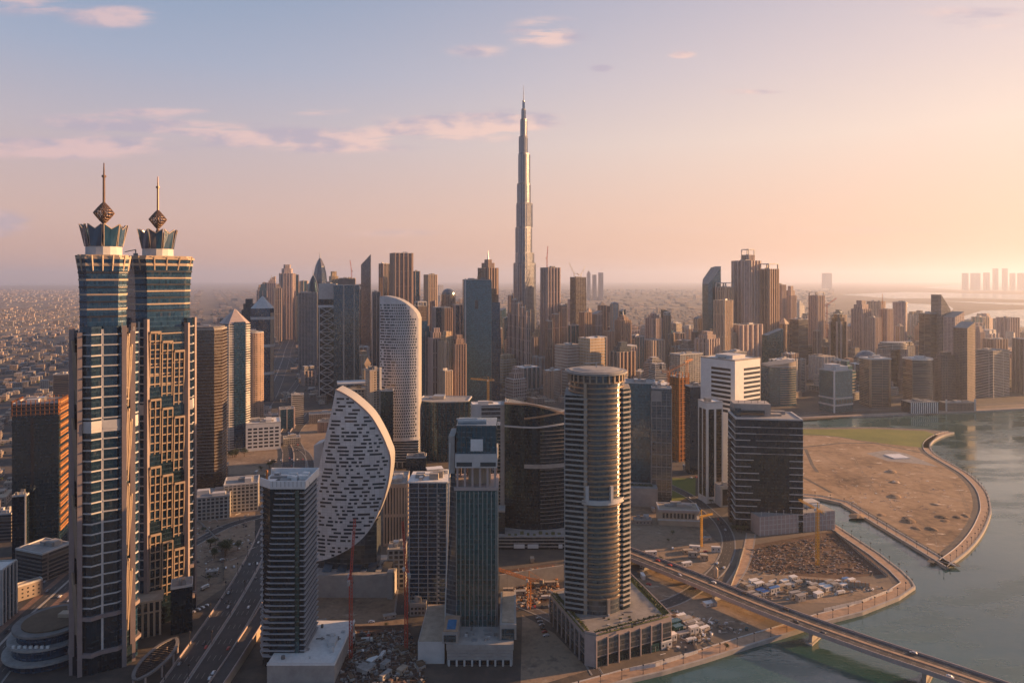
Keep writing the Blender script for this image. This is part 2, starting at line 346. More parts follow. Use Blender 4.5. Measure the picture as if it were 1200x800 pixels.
CROWNS = {}
def tower(name, label, x0, x1, ytop, ybase, yaw=0, ratio=1.0, wall='f_beige', fp='rect', crown='flat', group=None, cat='tower', setback=None, crown_mat=None, pod=None, roof='roof_grey', nplant=3):
    """a tower standing where its base shows in the photo; returns its root, outline, height"""
    unit = {'rect': rect(1, ratio), 'round': ngon(.5, 28, .5 * ratio), 'cham': chamfer(1, ratio, .18), 'oct': chamfer(1, ratio, .29),
            'bow': [(-.5, ratio / 2)] + [(-.5 + i / 12, -ratio / 2 - .16 * math.sin(math.pi * i / 12)) for i in range(13)] + [(.5, ratio / 2)]}[fp]
    if fp == 'bow': unit = unit[1:] + unit[:1]
    s, cx, cy = fit(unit, R(yaw), x0, x1, ybase); poly = scl(unit, s)
    h = zat(ytop, cy); root = thing(name, label, cat, (cx, cy, 0), R(yaw), group)
    w = s; dd = s * ratio; OCC.append((cx, cy, .62 * max(w, dd)))
    hb = h
    frac = {'flat': 1, 'steps': .88, 'spire': .86, 'pyramid': .9, 'slope_r': 1, 'slope_l': 1, 'dome': .93, 'frame': .95, 'tip_r': 1, 'tip_l': 1, 'ogive': .58}[crown]
    # the wall
    m = MB(); hb = h * frac if crown not in ('pyramid', 'dome') else h - (.55 if crown == 'pyramid' else .4) * w
    if crown in ('slope_r', 'slope_l', 'tip_r', 'tip_l'):
        drop = (.35 if crown.startswith('slope') else 1.1) * w; b0 = len(m.v); sg = 1 if crown.endswith('r') else -1
        m.prism(poly, 0, h - drop, False)
        n = len(poly); b1 = len(m.v)
        tops = [h - drop * (.5 + sg * x / w) for x, y in poly]
        if crown.startswith('tip'): tops = [h - drop * (.5 + sg * x / w) ** 1.6 for x, y in poly]
        for (x, y) in poly: m.v.append((x, y, h - drop))
        for (x, y), zz in zip(poly, tops): m.v.append((x, y, max(zz, h - drop + .01)))
        per = 0
        for i in range(n):
            j = (i + 1) % n; L = math.hypot(poly[j][0] - poly[i][0], poly[j][1] - poly[i][1])
            m.face((b1 + i, b1 + j, b1 + n + j, b1 + n + i), [(per, h - drop), (per + L, h - drop), (per + L, tops[j]), (per, tops[i])]); per += L
        m.build('wall', wall, root)
        m = MB(); m.quad([(x, y, max(zz, h - drop + .01)) for (x, y), zz in zip(poly, tops)]); m.build('roof', roof, root)
    elif setback:
        zs = [0] + [h * f for f, k in setback]; k0 = 1.0; zz = 0
        for (f, k) in setback:
            m.prism(scl(poly, k0), zz, h * f); zz = h * f; kk = k0; k0 = k
        m.build('wall', wall, root); plant(root, scl(poly, kk), h, 3, 2, roof)
    else:
        m.prism(poly, 0, hb); m.build('wall', wall, root)
        if crown == 'flat': plant(root, poly, hb, 4, nplant, roof)
        elif crown == 'steps':
            m = MB(); m.prism(scl(poly, .78), hb, hb + (h - hb) * .55); m.prism(scl(poly, .5), hb + (h - hb) * .55, h); m.build('stepped_crown', crown_mat or wall, root)
        elif crown == 'spire':
            m = MB(); m.prism(scl(poly, .7), hb, hb + (h - hb) * .3); m.prism(scl(poly, .4), hb + (h - hb) * .3, hb + (h - hb) * .5); m.build('stepped_crown', crown_mat or wall, root)
            m = MB(); m.cone(0, 0, hb + (h - hb) * .5, h, w * .05, w * .012, 8); m.build('spire', 'metal', root)
        elif crown == 'pyramid':
            m = MB(); m.loft([grow(poly, .5), scl(poly, .04)], [hb, h], True, True); m.build('roof', crown_mat or 'stone_gold', root)
        elif crown == 'dome':
            m = MB(); ks = [math.cos(R(a)) for a in (0, 20, 40, 60, 78, 88)]; zz = [hb + (h - hb) * math.sin(R(a)) for a in (0, 20, 40, 60, 78, 88)]
            m.loft([scl(poly, .94 * k) for k in ks], zz); m.build('dome', crown_mat or 'glass_grey', root)
        elif crown == 'ogive':
            ks = [1, 1.03, .98, .84, .6, .3, .06]; zz = [hb + (h - hb) * f * .86 for f in (0, .2, .42, .64, .82, .94, 1)]
            m = MB(); m.loft([scl(poly, k) for k in ks], zz); m.build('pointed_crown', crown_mat or wall, root)
            m = MB(); m.cone(0, 0, hb + (h - hb) * .84, h, w * .05, w * .015, 8); m.build('spire', 'metal', root)
            for sg in (-1, 1):
                m = MB()
                for (k0, z0_), (k1, z1_) in zip(list(zip(ks, zz)), list(zip(ks, zz))[1:]): m.beam((sg * w * .52 * k0, 0, z0_), (sg * w * .52 * k1, 0, z1_), w * .07)
                m.build('crown_rib', 'offwhite', root)
        elif crown == 'frame':
            plant(root, poly, hb, 3, 2, roof)
            m = MB()
            for (x, y) in scl(poly, .97): m.box(x, y, hb, h - 2.2, w * .08, w * .08)
            m.prism(scl(poly, 1.02), h - 2.2, h, True, True); m.build('crown_frame', crown_mat or 'offwhite', root)
    if pod:
        pw, pd, ph, pm = pod; m = MB(); m.prism(rect(w * pw, dd * pd), 0, ph); pp = m.build('podium', pm, root)
        m = MB(); m.prism(rect(w * pw * .98, dd * pd * .98), ph, ph + .3); m.build('roof', 'roof_grey', pp)
        OCC.append((cx, cy, .6 * max(w * pw, dd * pd)))
    return dict(root=root, poly=poly, h=h, hb=hb, w=w, d=dd, x=cx, y=cy)
# ------------------------------------------------------------------ the setting: water, land, island, quays, roads
def mat_water():
    m, n, b = bsdf('water'); g = n.new('ShaderNodeNewGeometry').outputs['Position']
    b.inputs['Base Color'].default_value = (.016, .050, .050, 1); b.inputs['Roughness'].default_value = .12; b.inputs['IOR'].default_value = 1.75
    big = n.noise(g, .006, 3.0); fine = n.noise(n.vm('MULTIPLY', g, (1, 1.6, 1)), .16, 4.0, .6)
    wind = n.noise(n.vm('MULTIPLY', g, (.5, 1.5, 1)), .014, 5.0, .65); n.put(b.inputs['Roughness'], n.mapr(wind, .38, .62, .05, .34))
    n.put(b.inputs['Base Color'], n.mix(n.mapr(big, .35, .65), (.010, .060, .058), (.028, .085, .075)))
    bp = n.new('ShaderNodeBump'); bp.inputs['Strength'].default_value = .45; bp.inputs['Distance'].default_value = .3
    n.put(bp.inputs['Height'], n.m('ADD', n.m('MULTIPLY', fine, n.mapr(wind, .35, .65, .5, 1.6)), n.m('MULTIPLY', n.noise(g, .045, 3.0), 1.2))); n.put(b.inputs['Normal'], bp.outputs[0]); MATS['water'] = m
mat_water()
def soil(name, stops, s1=.012, s2=.12, blotch=None, thr=(.62, .66)):
    m, n, b = bsdf(name); g = n.new('ShaderNodeNewGeometry').outputs['Position']
    f = n.m('ADD', n.m('MULTIPLY', n.noise(g, s1, 6.0, .62), .65), n.m('MULTIPLY', n.noise(g, s2, 4.0, .6), .35))
    c = n.ramp(f, stops)
    if blotch: c = n.mix(n.mapr(n.noise(n.vm('MULTIPLY', g, (1, 2.0, 1)), .035, 5.0, .65), thr[0], thr[1]), c, blotch)
    n.put(b.inputs['Base Color'], c); b.inputs['Roughness'].default_value = .95
    bp = n.new('ShaderNodeBump'); bp.inputs['Distance'].default_value = .6; bp.inputs['Strength'].default_value = .5
    n.put(bp.inputs['Height'], n.noise(g, .25, 5.0, .65)); n.put(b.inputs['Normal'], bp.outputs[0]); MATS[name] = m
soil('land', [(.3, (.06, .055, .05)), (.45, (.12, .10, .08)), (.6, (.20, .155, .115)), (.75, (.10, .085, .07))], .004, .05)
soil('city_floor', [(.3, (.03, .03, .03)), (.45, (.055, .05, .046)), (.58, (.11, .088, .068)), (.75, (.042, .04, .038))], .012, .09)
soil('island_soil', [(.34, (.07, .045, .03)), (.43, (.18, .115, .07)), (.52, (.285, .19, .115)), (.60, (.35, .245, .16)), (.68, (.16, .10, .065))], .009, .10, (.52, .43, .34), (.62, .66))
soil('lot_soil', [(.34, (.075, .055, .042)), (.46, (.20, .145, .10)), (.56, (.27, .20, .14)), (.66, (.12, .09, .068))], .016, .18, (.33, .27, .21), (.60, .66))
soil('pit_soil', [(.3, (.022, .017, .015)), (.45, (.07, .038, .026)), (.55, (.12, .068, .046)), (.7, (.04, .032, .026))], .05, .35, (.24, .21, .18), (.66, .69))
soil('lawn', [(.3, (.07, .095, .015)), (.5, (.125, .15, .022)), (.7, (.19, .18, .045))], .02, .2)

def sheet(name, pts, z, mat):
    from mathutils.geometry import tessellate_polygon
    vs = [Vector((p[0], p[1], 0)) for p in pts]; tri = tessellate_polygon([vs])
    me = bpy.data.meshes.new(name); fs = []
    for a, b_, c in tri:
        nz = (vs[b_] - vs[a]).cross(vs[c] - vs[a]).z; fs.append((a, b_, c) if nz > 0 else (a, c, b_))
    me.from_pydata([(p[0], p[1], z) for p in pts], [], fs); me.materials.append(MATS[mat]); me.update()
    o = bpy.data.objects.new(name, me); C.objects.link(o); return struct(o)
def smooth_line(pts, n=5):
    r = []
    for i in range(len(pts) - 1):
        p0 = pts[max(i - 1, 0)]; p1 = pts[i]; p2 = pts[i + 1]; p3 = pts[min(i + 2, len(pts) - 1)]
        for k in range(n):
            s = k / n
            r.append(tuple(.5 * (2 * b + (c - a) * s + (2 * a - 5 * b + 4 * c - e) * s * s + (3 * b - a - 3 * c + e) * s ** 3) for a, b, c, e in zip(p0, p1, p2, p3)))
    r.append(tuple(pts[-1])); return r
def side(pts, off):
    r = []
    for i, p in enumerate(pts):
        a = Vector(pts[max(i - 1, 0)][:2]); b = Vector(pts[min(i + 1, len(pts) - 1)][:2]); dd = (b - a).normalized(); nn = Vector((dd.y, -dd.x))
        q = [p[0] + nn.x * off, p[1] + nn.y * off]
        r.append(tuple(q + list(p[2:])))
    return r
def ribbon(m, pts, o0, o1, z, zo=0.0):
    """flat strip from offset o0 to o1 right of a line; points may carry their own height"""
    a = side(pts, o0); b = side(pts, o1); zz = [(p[2] if len(p) > 2 else 0) + z for p in pts]
    for i in range(len(pts) - 1):
        m.quad([(b[i][0], b[i][1], zz[i] + zo), (b[i + 1][0], b[i + 1][1], zz[i + 1] + zo), (a[i + 1][0], a[i + 1][1], zz[i + 1] + zo), (a[i][0], a[i][1], zz[i] + zo)])
def wall_strip(m, pts, o0, w, z0, z1):
    a = side(pts, o0); b = side(pts, o0 + w); h = [(p[2] if len(p) > 2 else 0) for p in pts]
    for i in range(len(pts) - 1):
        A0, A1, B0, B1 = a[i], a[i + 1], b[i], b[i + 1]
        for p, q, r_, s_ in ((A0, A1, 1, 0), (B1, B0, 0, 1)):
            hp, hq = (h[i], h[i + 1]) if p is A0 else (h[i + 1], h[i])
            m.quad([(q[0], q[1], z0 + hq), (p[0], p[1], z0 + hp), (p[0], p[1], z1 + hp), (q[0], q[1], z1 + hq)])
        m.quad([(A0[0], A0[1], z1 + h[i]), (B0[0], B0[1], z1 + h[i]), (B1[0], B1[1], z1 + h[i + 1]), (A1[0], A1[1], z1 + h[i + 1])])
        m.quad([(A1[0], A1[1], z0 + h[i + 1]), (B1[0], B1[1], z0 + h[i + 1]), (B0[0], B0[1], z0 + h[i]), (A0[0], A0[1], z0 + h[i])])
    for i in (0, len(pts) - 1):
        m.quad([(a[i][0], a[i][1], z0 + h[i]), (b[i][0], b[i][1], z0 + h[i]), (b[i][0], b[i][1], z1 + h[i]), (a[i][0], a[i][1], z1 + h[i])])

BIG = 60000.0
near_quay = [(-100, 300), gp(480, 880), gp(640, 823), gp(715, 802), gp(740, 795), gp(775, 787), gp(827, 772), gp(880, 755), gp(920, 743), gp(967, 728), gp(1010, 717), gp(1053, 700), gp(1072, 687)]
tip_quay = [gp(1072, 687), gp(1068, 680), gp(1057, 669), gp(1031, 649), gp(999, 628), gp(976, 613), gp(950, 592), gp(905, 586)]
isl_near = [gp(905, 580), gp(940, 582), gp(962, 584), gp(985, 589), gp(1030, 616), gp(1109, 664)]
isl_curve = [gp(1109, 664), gp(1134, 645), gp(1150, 626), gp(1159, 607), gp(1161, 594), gp(1155, 575), gp(1139, 558), gp(1120, 546), gp(1096, 532), gp(1090, 523), gp(1094, 516), gp(1106, 509.5), gp(1118, 506.5)]
isl_curve = smooth_line(isl_curve[:1] + isl_curve[1:], 4)
isl_far = [gp(1118, 506.5), gp(1085, 503), gp(1025, 500.5), gp(940, 501.5), gp(905, 501)]
far_quay = [gp(890, 497), gp(905, 492.5), gp(920, 490.5), gp(960, 489), gp(1000, 487.5), gp(1060, 485), gp(1100, 483.5), gp(1150, 481), gp(1200, 478.5), gp(1290, 474), gp(1420, 468)]
coast = near_quay + tip_quay[1:] + isl_near + isl_curve[1:] + isl_far[1:] + far_quay + [(2600, 1300), (4000, 500), (BIG, 400)]
land_poly = [(-BIG, -1000), (-100, -1000)] + coast + [(BIG, BIG), (-BIG, BIG)]
sheet('ground', land_poly, 0.0, 'land')
m = MB(); m.quad([(-BIG, -1000, -2.4), (BIG, -1000, -2.4), (BIG, 6000, -2.4), (-BIG, 6000, -2.4)]); struct(m.build('water', 'water'))
QUAYS = [near_quay + tip_quay[1:], isl_near + isl_curve[1:], isl_far, far_quay]
m = MB()
for q in QUAYS: wall_strip(m, q, -1.0, 1.6, -4.0, .55)
struct(m.build('quay_wall', 'concrete'))
for q, w in ((near_quay + tip_quay[1:], 10), (isl_near + isl_curve[1:], 9), (far_quay, 9)):
    m = MB(); ribbon(m, q, -1.0, -1.0 - w, .06); struct(m.build('promenade_path', 'pavers'))
    m = MB(); wall_strip(m, q, -w - 1.6, .6, 0, .7); struct(m.build('promenade_kerb', 'offwhite'))
m = MB(); ribbon(m, isl_curve, -11, -17, .05); ribbon(m, isl_near, -11, -15, .05); struct(m.build('road_island', 'asphalt_old'))
m = MB(); ribbon(m, tip_quay, -11.5, -18, .05); struct(m.build('road_quayside', 'asphalt_old'))
# island surface
inner = side(isl_near[1:], -16)[:-1] + [tuple(gp(1106, 654))] + side(isl_curve[3:], -18)
isl = [gp(905, 566)] + inner + [gp(1095, 509), gp(1025, 502.5), gp(905, 503)]
sheet('island_ground', isl, .03, 'island_soil')
sheet('island_lawn', [gp(905, 504), gp(940, 503), gp(1025, 502.5), gp(1085, 505), gp(1099, 510), gp(1089, 519), gp(1088, 525), gp(1040, 520), gp(975, 511), gp(905, 508)], .06, 'lawn')
sheet('island_pond', [gp(1015, 531), gp(1040, 527), gp(1062, 531), gp(1100, 547), gp(1075, 543), gp(1040, 540)], .07, 'pavers_grey')
for a in ([gp(940, 508), gp(985, 512), gp(1040, 522), gp(1093, 533)], [gp(944, 526), gp(952, 545), gp(958, 553)], [gp(905, 545), gp(945, 561), gp(974, 577)], [gp(940, 524), gp(985, 519), gp(1030, 519)]):
    m = MB(); ribbon(m, a, -2.4, 2.4, .09); struct(m.build('path_track', 'asphalt_old'))
# paved and sandy lots, pits
sheet('city_ground', [(-1900, 350), (-60, 330)] + [gp(700, 800), gp(735, 690), gp(800, 640), gp(905, 560), gp(905, 495), gp(1200, 472), (2200, 1700), (1500, 3600), (-1900, 3600)], .015, 'city_floor')
LOTS = [('lot_sand', 'lot_soil', [(738, 582), (805, 600), (828, 622), (845, 640), (838, 660), (800, 688), (760, 672), (738, 640)]),
        ('lot_sand', 'lot_soil', [(868, 640), (905, 668), (1000, 680), (1050, 690), (985, 706), (900, 706), (850, 690), (862, 665)]),
        ('construction_pit', 'pit_soil', [(872, 640), (975, 622), (1015, 650), (1040, 672), (985, 678), (900, 672), (868, 662)]),
        ('construction_pit', 'pit_soil', [(395, 738), (480, 735), (500, 800), (398, 810)]),
        ('construction_pit', 'pit_soil', [(585, 668), (650, 660), (660, 700), (600, 716)]),
        ('lot_sand', 'lot_soil', [(365, 700), (470, 700), (478, 735), (395, 740), (365, 740)]),
        ('lot_sand', 'lot_soil', [(612, 720), (650, 742), (690, 785), (640, 800), (610, 800)]),
        ('lot_sand', 'lot_soil', [(222, 600), (300, 570), (298, 655), (260, 690), (222, 715)]),
        ('lot_sand', 'lot_soil', [(262, 520), (360, 500), (368, 545), (330, 556), (262, 556)]),
        ('lot_sand', 'lot_soil', [(330, 485), (395, 478), (372, 540), (345, 530)]),
        ('lot_sand', 'lot_soil', [(450, 556), (478, 556), (480, 700), (455, 700)]),
        ('lot_grass', 'lawn', [(775, 560), (815, 560), (815, 580), (785, 590)]),
        ('lot_sand', 'lot_soil', [(735, 700), (800, 735), (880, 735), (905, 722), (800, 690), (740, 675)])]
for i, (nm, mt, pts) in enumerate(LOTS): sheet(nm, [gp(*p) for p in pts], .045 + .004 * i, mt)

def road(pts, w, lanes=2, z=.12, mat='asphalt', median=0.0, sm=5):
    pts = smooth_line(pts, sm) if sm else pts
    m = MB(); ribbon(m, pts, -w / 2, w / 2, z); struct(m.build('road', mat))
    m = MB(); ribbon(m, pts, -w / 2 + .4, -w / 2 + .7, z + .012); ribbon(m, pts, w / 2 - .7, w / 2 - .4, z + .012)
    L = 0.0; lw = (w - 2) / lanes
    for i in range(len(pts) - 1):
        a, b = Vector(pts[i][:2]), Vector(pts[i + 1][:2]); k = max(1, int((b - a).length / 12))
        for j in range(k):
            p, q = a.lerp(b, j / k), a.lerp(b, (j + .3) / k)
            for ln in range(1, lanes):
                o = -w / 2 + 1 + ln * lw; ribbon(m, [tuple(p), tuple(q)], o - .09, o + .09, z + .012)
    struct(m.build('road_marking', 'paint_white'))
    m = MB(); wall_strip(m, pts, -w / 2 - .5, .5, 0, z + .14); wall_strip(m, pts, w / 2, .5, 0, z + .14)
    if median: wall_strip(m, pts, -median / 2, median, 0, z + .2)
    struct(m.build('kerb', 'concrete')); return pts
r_main = road([(-214, 360), (-222, 470), (-232, 580), (-246, 680), (-268, 790), (-300, 930), (-345, 1080), (-395, 1210), (-420, 1400)], 34, 8, median=1.2)
r_left = road([(-330, 330), (-384, 508), (-404, 620), (-440, 850), (-500, 1200), (-560, 1538), (-760, 2250), (-985, 3013), (-1700, 5600)], 46, 10, median=2.0)
m = MB()
for o in (-13.5, 8.5): ribbon(m, r_left[:14], o, o + 5.5, .135)
struct(m.build('bus_lane_road', 'concrete_red'))
r_curve = road([gp(735, 545), gp(775, 565), gp(806, 580), gp(830, 598), gp(847, 616), gp(854, 636), gp(848, 658), gp(826, 682), gp(790, 704), gp(744, 716)], 13, 3, z=.16)
r_service = road([gp(880, 625), gp(876, 648), gp(868, 668), gp(852, 692)], 9, 2, z=.15, mat='pavers')
road([gp(880, 492), gp(990, 481), gp(1100, 477), gp(1200, 472), gp(1300, 467)], 15, 4)
road([gp(600, 560), gp(650, 545), gp(735, 545)], 14, 3, z=.14)
road([gp(222, 640), gp(262, 618), gp(300, 606), gp(330, 600)], 12, 2, z=.17)
road([gp(458, 545), gp(470, 600), gp(476, 650), gp(470, 720)], 11, 2, z=.17)
road([gp(330, 520), gp(352, 526), gp(362, 536), gp(366, 552)], 10, 2, z=.18)
road([gp(300, 470), gp(330, 466), gp(346, 452), gp(352, 436), gp(340, 420), gp(320, 412)], 14, 3, z=.2)
road([gp(560, 460), gp(590, 470), gp(660, 462), gp(760, 470)], 16, 4, z=.15)
for x in (gp(612, 720), ): road([gp(600, 705), gp(640, 722), gp(668, 742), gp(700, 790)], 8, 2, z=.14, mat='asphalt_old')
# far desert road strips and lagoons
m = MB()
for a in ([(-3000, 9000), (3000, 7600), (9000, 7000)], [(-2000, 12000), (5000, 10500), (14000, 11000)], [(1500, 5200), (4200, 4700), (8000, 5200)]): ribbon(m, a, -14, 14, .3)
struct(m.build('highway_road', 'asphalt_old'))
for pts in ([(1000, 362), (1040, 355), (1110, 357), (1118, 362), (1100, 370), (1030, 368)], [(1118, 374), (1150, 364), (1320, 360), (1320, 384), (1200, 383), (1150, 381)],
            [(985, 345), (1060, 342), (1200, 345), (1320, 344), (1320, 356), (1240, 352), (1120, 349), (1050, 350)], [(1120, 333.6), (1330, 333.6), (1330, 340), (1210, 341), (1130, 340), (1080, 337)],
            [(1100, 352.5), (1200, 355), (1320, 357.5), (1320, 359), (1180, 357)]):
    sheet('lagoon_water', [gp(*p) for p in pts], .35, 'water')
sheet('sea_water', [gp(-140, 336), gp(96, 333.5), gp(96, 331.6), gp(-140, 331.6)], .35, 'water')

# ------------------------------------------------------------------ the air
m = MB(); m.prism([(-BIG - 900, -1500), (BIG + 900, -1500), (BIG + 900, BIG + 900), (-BIG - 900, BIG + 900)], -5.0, 870.0, True, True)
hz = m.build('haze', 'metal'); hz['kind'] = 'stuff'
hm = bpy.data.materials.new('haze_air'); hm.use_nodes = True; hn = NT(hm.node_tree); hn.n.clear()
ho = hn.new('ShaderNodeOutputMaterial'); hv = hn.new('ShaderNodeVolumePrincipled'); hn.l.new(hv.outputs[0], ho.inputs['Volume'])
hv.inputs['Color'].default_value = (.66, .76, .98, 1); hv.inputs['Density'].default_value = 4.6e-5; hv.inputs['Anisotropy'].default_value = .42
hz.data.materials.clear(); hz.data.materials.append(hm); hz.display_type = 'WIRE'
# ------------------------------------------------------------------ the big towers of the foreground, each built for itself
plain('frame_stone', (.34, .265, .20), .5, var=.1)
def panel_strip(m, pts, z0, z1, o):        # open polyline wall with thickness o, standing proud of a bay
    a = pts; b = side(pts, o); n = len(pts)
    for i in range(n - 1):
        m.quad([(b[i][0], b[i][1], z0), (b[i + 1][0], b[i + 1][1], z0), (b[i + 1][0], b[i + 1][1], z1), (b[i][0], b[i][1], z1)])
        m.quad([(b[i][0], b[i][1], z1), (b[i + 1][0], b[i + 1][1], z1), (a[i + 1][0], a[i + 1][1], z1), (a[i][0], a[i][1], z1)])
        m.quad([(a[i][0], a[i][1], z0), (a[i + 1][0], a[i + 1][1], z0), (b[i + 1][0], b[i + 1][1], z0), (b[i][0], b[i][1], z0)])

def crown_tower(label, cx, cy, yaw, Rr, c, zr, spire_top, cols, kt):
    """octagon tower: glass corner bays with prows, four faces of leaning window frames, flared top, petal crown, lattice finial and mast"""
    root = thing('crown_tower', label, 'skyscraper', (cx, cy, 0), yaw, 'twin crown towers by the highway'); OCC.append((cx, cy, 34))
    oct_ = [(-Rr + c, -Rr), (Rr - c, -Rr), (Rr, -Rr + c), (Rr, Rr - c), (Rr - c, Rr), (-Rr + c, Rr), (-Rr, Rr - c), (-Rr, -Rr + c)]
    core = scl(oct_, .95); zs = [0, zr - 56, zr - 55.9, zr - 36, zr - 24, zr - 14, zr - 6, zr]; ks = [1, 1, kt, kt, kt * 1.012, kt * 1.04, kt * 1.085, kt * 1.12]
    m = MB(); m.loft([scl(core, k) for k in ks], zs); m.build('glass_wall', 'glass_blue', root)
    for i in range(8):                       # belts on the flared top
        z = zr - 42 + i * 5.2; k = kt * (1 + .118 * min(1, max(0, (z - zr + 36) / 36)) ** 1.9)
        m = MB(); m.prism(scl(core, k + .018), z, z + (1.2 if i < 7 else 2.0), True, True); m.build('floor_band', 'stone_gold' if i % 2 else 'metal_dark', root)
    m = MB(); m.prism(scl(core, kt * 1.15), zr - .6, zr + .9, True, True); m.prism(scl(core, kt * 1.09), zr + .9, zr + 2.4, True, True); m.build('roof_rim', 'stone_gold', root)
    for i in range(8):                       # little flared fins round the roof rim
        a, b = Vector(core[i]), Vector(core[(i + 1) % 8])
        for k in ((.5,) if (b - a).length < 16 else (.2, .5, .8)):
            p = a.lerp(b, k); m = MB(); m.beam((p.x * kt * 1.05, p.y * kt * 1.05, zr - 9), (p.x * kt * 1.17, p.y * kt * 1.17, zr + 2), .9, .9); m.build('rim_fin', 'stone_gold', root)
    bl = c * math.sqrt(2)
    for k in range(4):                       # corner bays
        ang = R(45 + 90 * k); mid = Vector((math.cos(ang), math.sin(ang))) * (Rr * math.sqrt(2) - c / math.sqrt(2)); tx = Vector((-math.sin(ang), math.cos(ang)))
        nn = Vector((math.cos(ang), math.sin(ang)))
        L = lambda tt, o: tuple(mid + tx * (tt * bl) + nn * o)
        line = [L(-.47, -.6), L(-.26, 2.6), L(-.02, .2), L(0, -.5), L(.02, .2), L(.36, .2), L(.47, -1.8)]
        poly = line + [L(.47, -8), L(-.47, -8)]
        m = MB(); m.prism(poly, 0, zr - 56 + (8 if k % 2 else 0), True); bay = m.build('bay_glass', 'glass_dark' if k % 2 else 'glass_blue', root)
        z = 46.0
        while z < zr - 52:
            m = MB(); panel_strip(m, line[:3], z, z + .9, .7); panel_strip(m, line[4:], z, z + .8, .7); m.build('floor_band', 'offwhite', root); z += 7.3
        m = MB(); p = L(0, .3); m.box(p[0], p[1], 8, zr - 50, .8, 1.4, ang); m.build('mullion_fin', 'offwhite', root)
        for zz, hh, oo in ((38, 2.6, 1.6), (13, 2.4, 2.4)):
            m = MB(); panel_strip(m, line, zz, zz + hh, oo); m.build('belt_band', 'pier_stone', root)
        m = MB(); panel_strip(m, line, 168, 176, .5); m.build('belt_band', 'offwhite', root)
        for sgn, top in ((-1, zr - 52), (1, zr - 48)):
            p = mid + tx * (sgn * bl * .545) + nn * -.2
            m = MB(); m.box(p.x, p.y, 0, top, 2.9, 3.2, ang + R(90)); m.build('stone_pier', 'pier_stone', root)
    for k in range(4):                       # faces of leaning frames
        ang = R(90 * k - 90); nn = Vector((math.cos(ang), math.sin(ang))); tx = Vector((-math.sin(ang), math.cos(ang))); a = 2 * (Rr - c) - 4.5
        cw = a / cols
        for j in range(cols):
            t0 = -a / 2 + j * cw + .6; t1 = t0 + cw - 1.4; z1 = zr - 58 - 8 * j + (4 if k % 2 else 0)
            while z1 > 34:
                z0 = max(z1 - 44, 20)
                m = MB()
                def P(tt, z, extra=0.0):
                    o = Rr - 1.0 + .3 + 2.5 * (z - z0) / 44 + extra; q = tx * tt + nn * o; return (q.x, q.y, z)
                nv = max(3, int(round((t1 - t0) / 3.6)) + 1)
                for q in range(nv):
                    tt = t0 + (t1 - t0) * q / (nv - 1); m.beam(P(tt, z0), P(tt, z1), .7, 1.2)
                nr = 7
                for q in range(nr):
                    z = z0 + 2 + (z1 - z0 - 2.6) * q / (nr - 1); m.beam(P(t0, z, -.05), P(t1, z, -.05), .7, .9)
                m.beam(P(t0, z1 - .4, .25), P(t1, z1 - .4, .25), 1.5, 1.6)
                m.build('window_frame', 'frame_stone', root)
                z1 = z0 - 9.5
        m = MB()
        q = nn * (Rr - 1.6)
        m.box(q.x, q.y, 0, zr - 55, a + 3, 2.4, ang + R(90)); m.build('face_glass', 'glass_dark', root)
        for z in range(int(zr - 100), int(zr - 58), 8):
            m = MB(); q = nn * (Rr - .2); m.box(q.x, q.y, z, z + .9, a + 3, .5, ang + R(90)); m.build('floor_band', 'stone_gold', root)
    # crown
    m = MB(); m.prism(ngon(11.6, 16), zr + 2.3, zr + 9); m.build('crown_drum', 'offwhite', root)
    m = MB(); m.prism(ngon(9.8, 16), zr + 9, zr + 17); m.build('crown_core', 'petal_blue', root)
    for i in range(8):
        a0, a1 = R(i * 45 + 3), R(i * 45 + 42); am = (a0 + a1) / 2; m = MB()
        pb = [(12.0 * math.cos(a), 12.0 * math.sin(a), zr + 8.6) for a in (a0, am, a1)]
        r1 = 15.4 if i % 2 else 14.2
        pt = [(r1 * math.cos(a0), r1 * math.sin(a0), zr + 24.5), (r1 * .9 * math.cos(am), r1 * .9 * math.sin(am), zr + 21), (r1 * math.cos(a1), r1 * math.sin(a1), zr + 24.5)]
        inn = [(x * .93, y * .93, z) for x, y, z in pb + pt]
        for j in (0, 1):
            m.quad([pb[j], pb[j + 1], pt[j + 1], pt[j]]); m.quad([inn[j + 1], inn[j], inn[3 + j], inn[4 + j]]); m.quad([pt[j], pt[j + 1], inn[4 + j], inn[3 + j]])
        m.quad([pb[0], pt[0], inn[3], inn[0]]); m.quad([pt[2], pb[2], inn[2], inn[5]])
        pe = m.build('crown_petal', 'petal_blue', root)
        m = MB()
        for j in (0, 1): m.beam(pt[j], pt[j + 1], .45, .45)
        m.beam(pb[0], pt[0], .3); m.beam(pb[2], pt[2], .3); m.build('petal_edge', 'stone_gold', pe)
    zc = zr + 33.0; bm = bmesh.new(); bmesh.ops.create_icosphere(bm, subdivisions=3, radius=1); m = MB()
    def D(p):
        q = math.hypot(p.x, p.y); rr = 6.7 * (1 - abs(p.z)) ** .85 / max(q, 1e-3); return (p.x * rr, p.y * rr, zc + 8.2 * p.z)
    for e in bm.edges: m.beam(D(e.verts[0].co), D(e.verts[1].co), .40)
    bm.free(); m.cone(0, 0, zr + 17, zc - 8, 3.2, 1.2, 10); m.build('lattice_finial', 'finial_bronze', root)
    m = MB(); m.cone(0, 0, zc - 8, zc + 27, .95, .8, 8); m.cone(0, 0, zc + 26, zc + 27.5, 1.5, 1.5, 8); m.cone(0, 0, zc + 27.5, spire_top, .62, .35, 8); m.build('mast', 'finial_bronze', root)
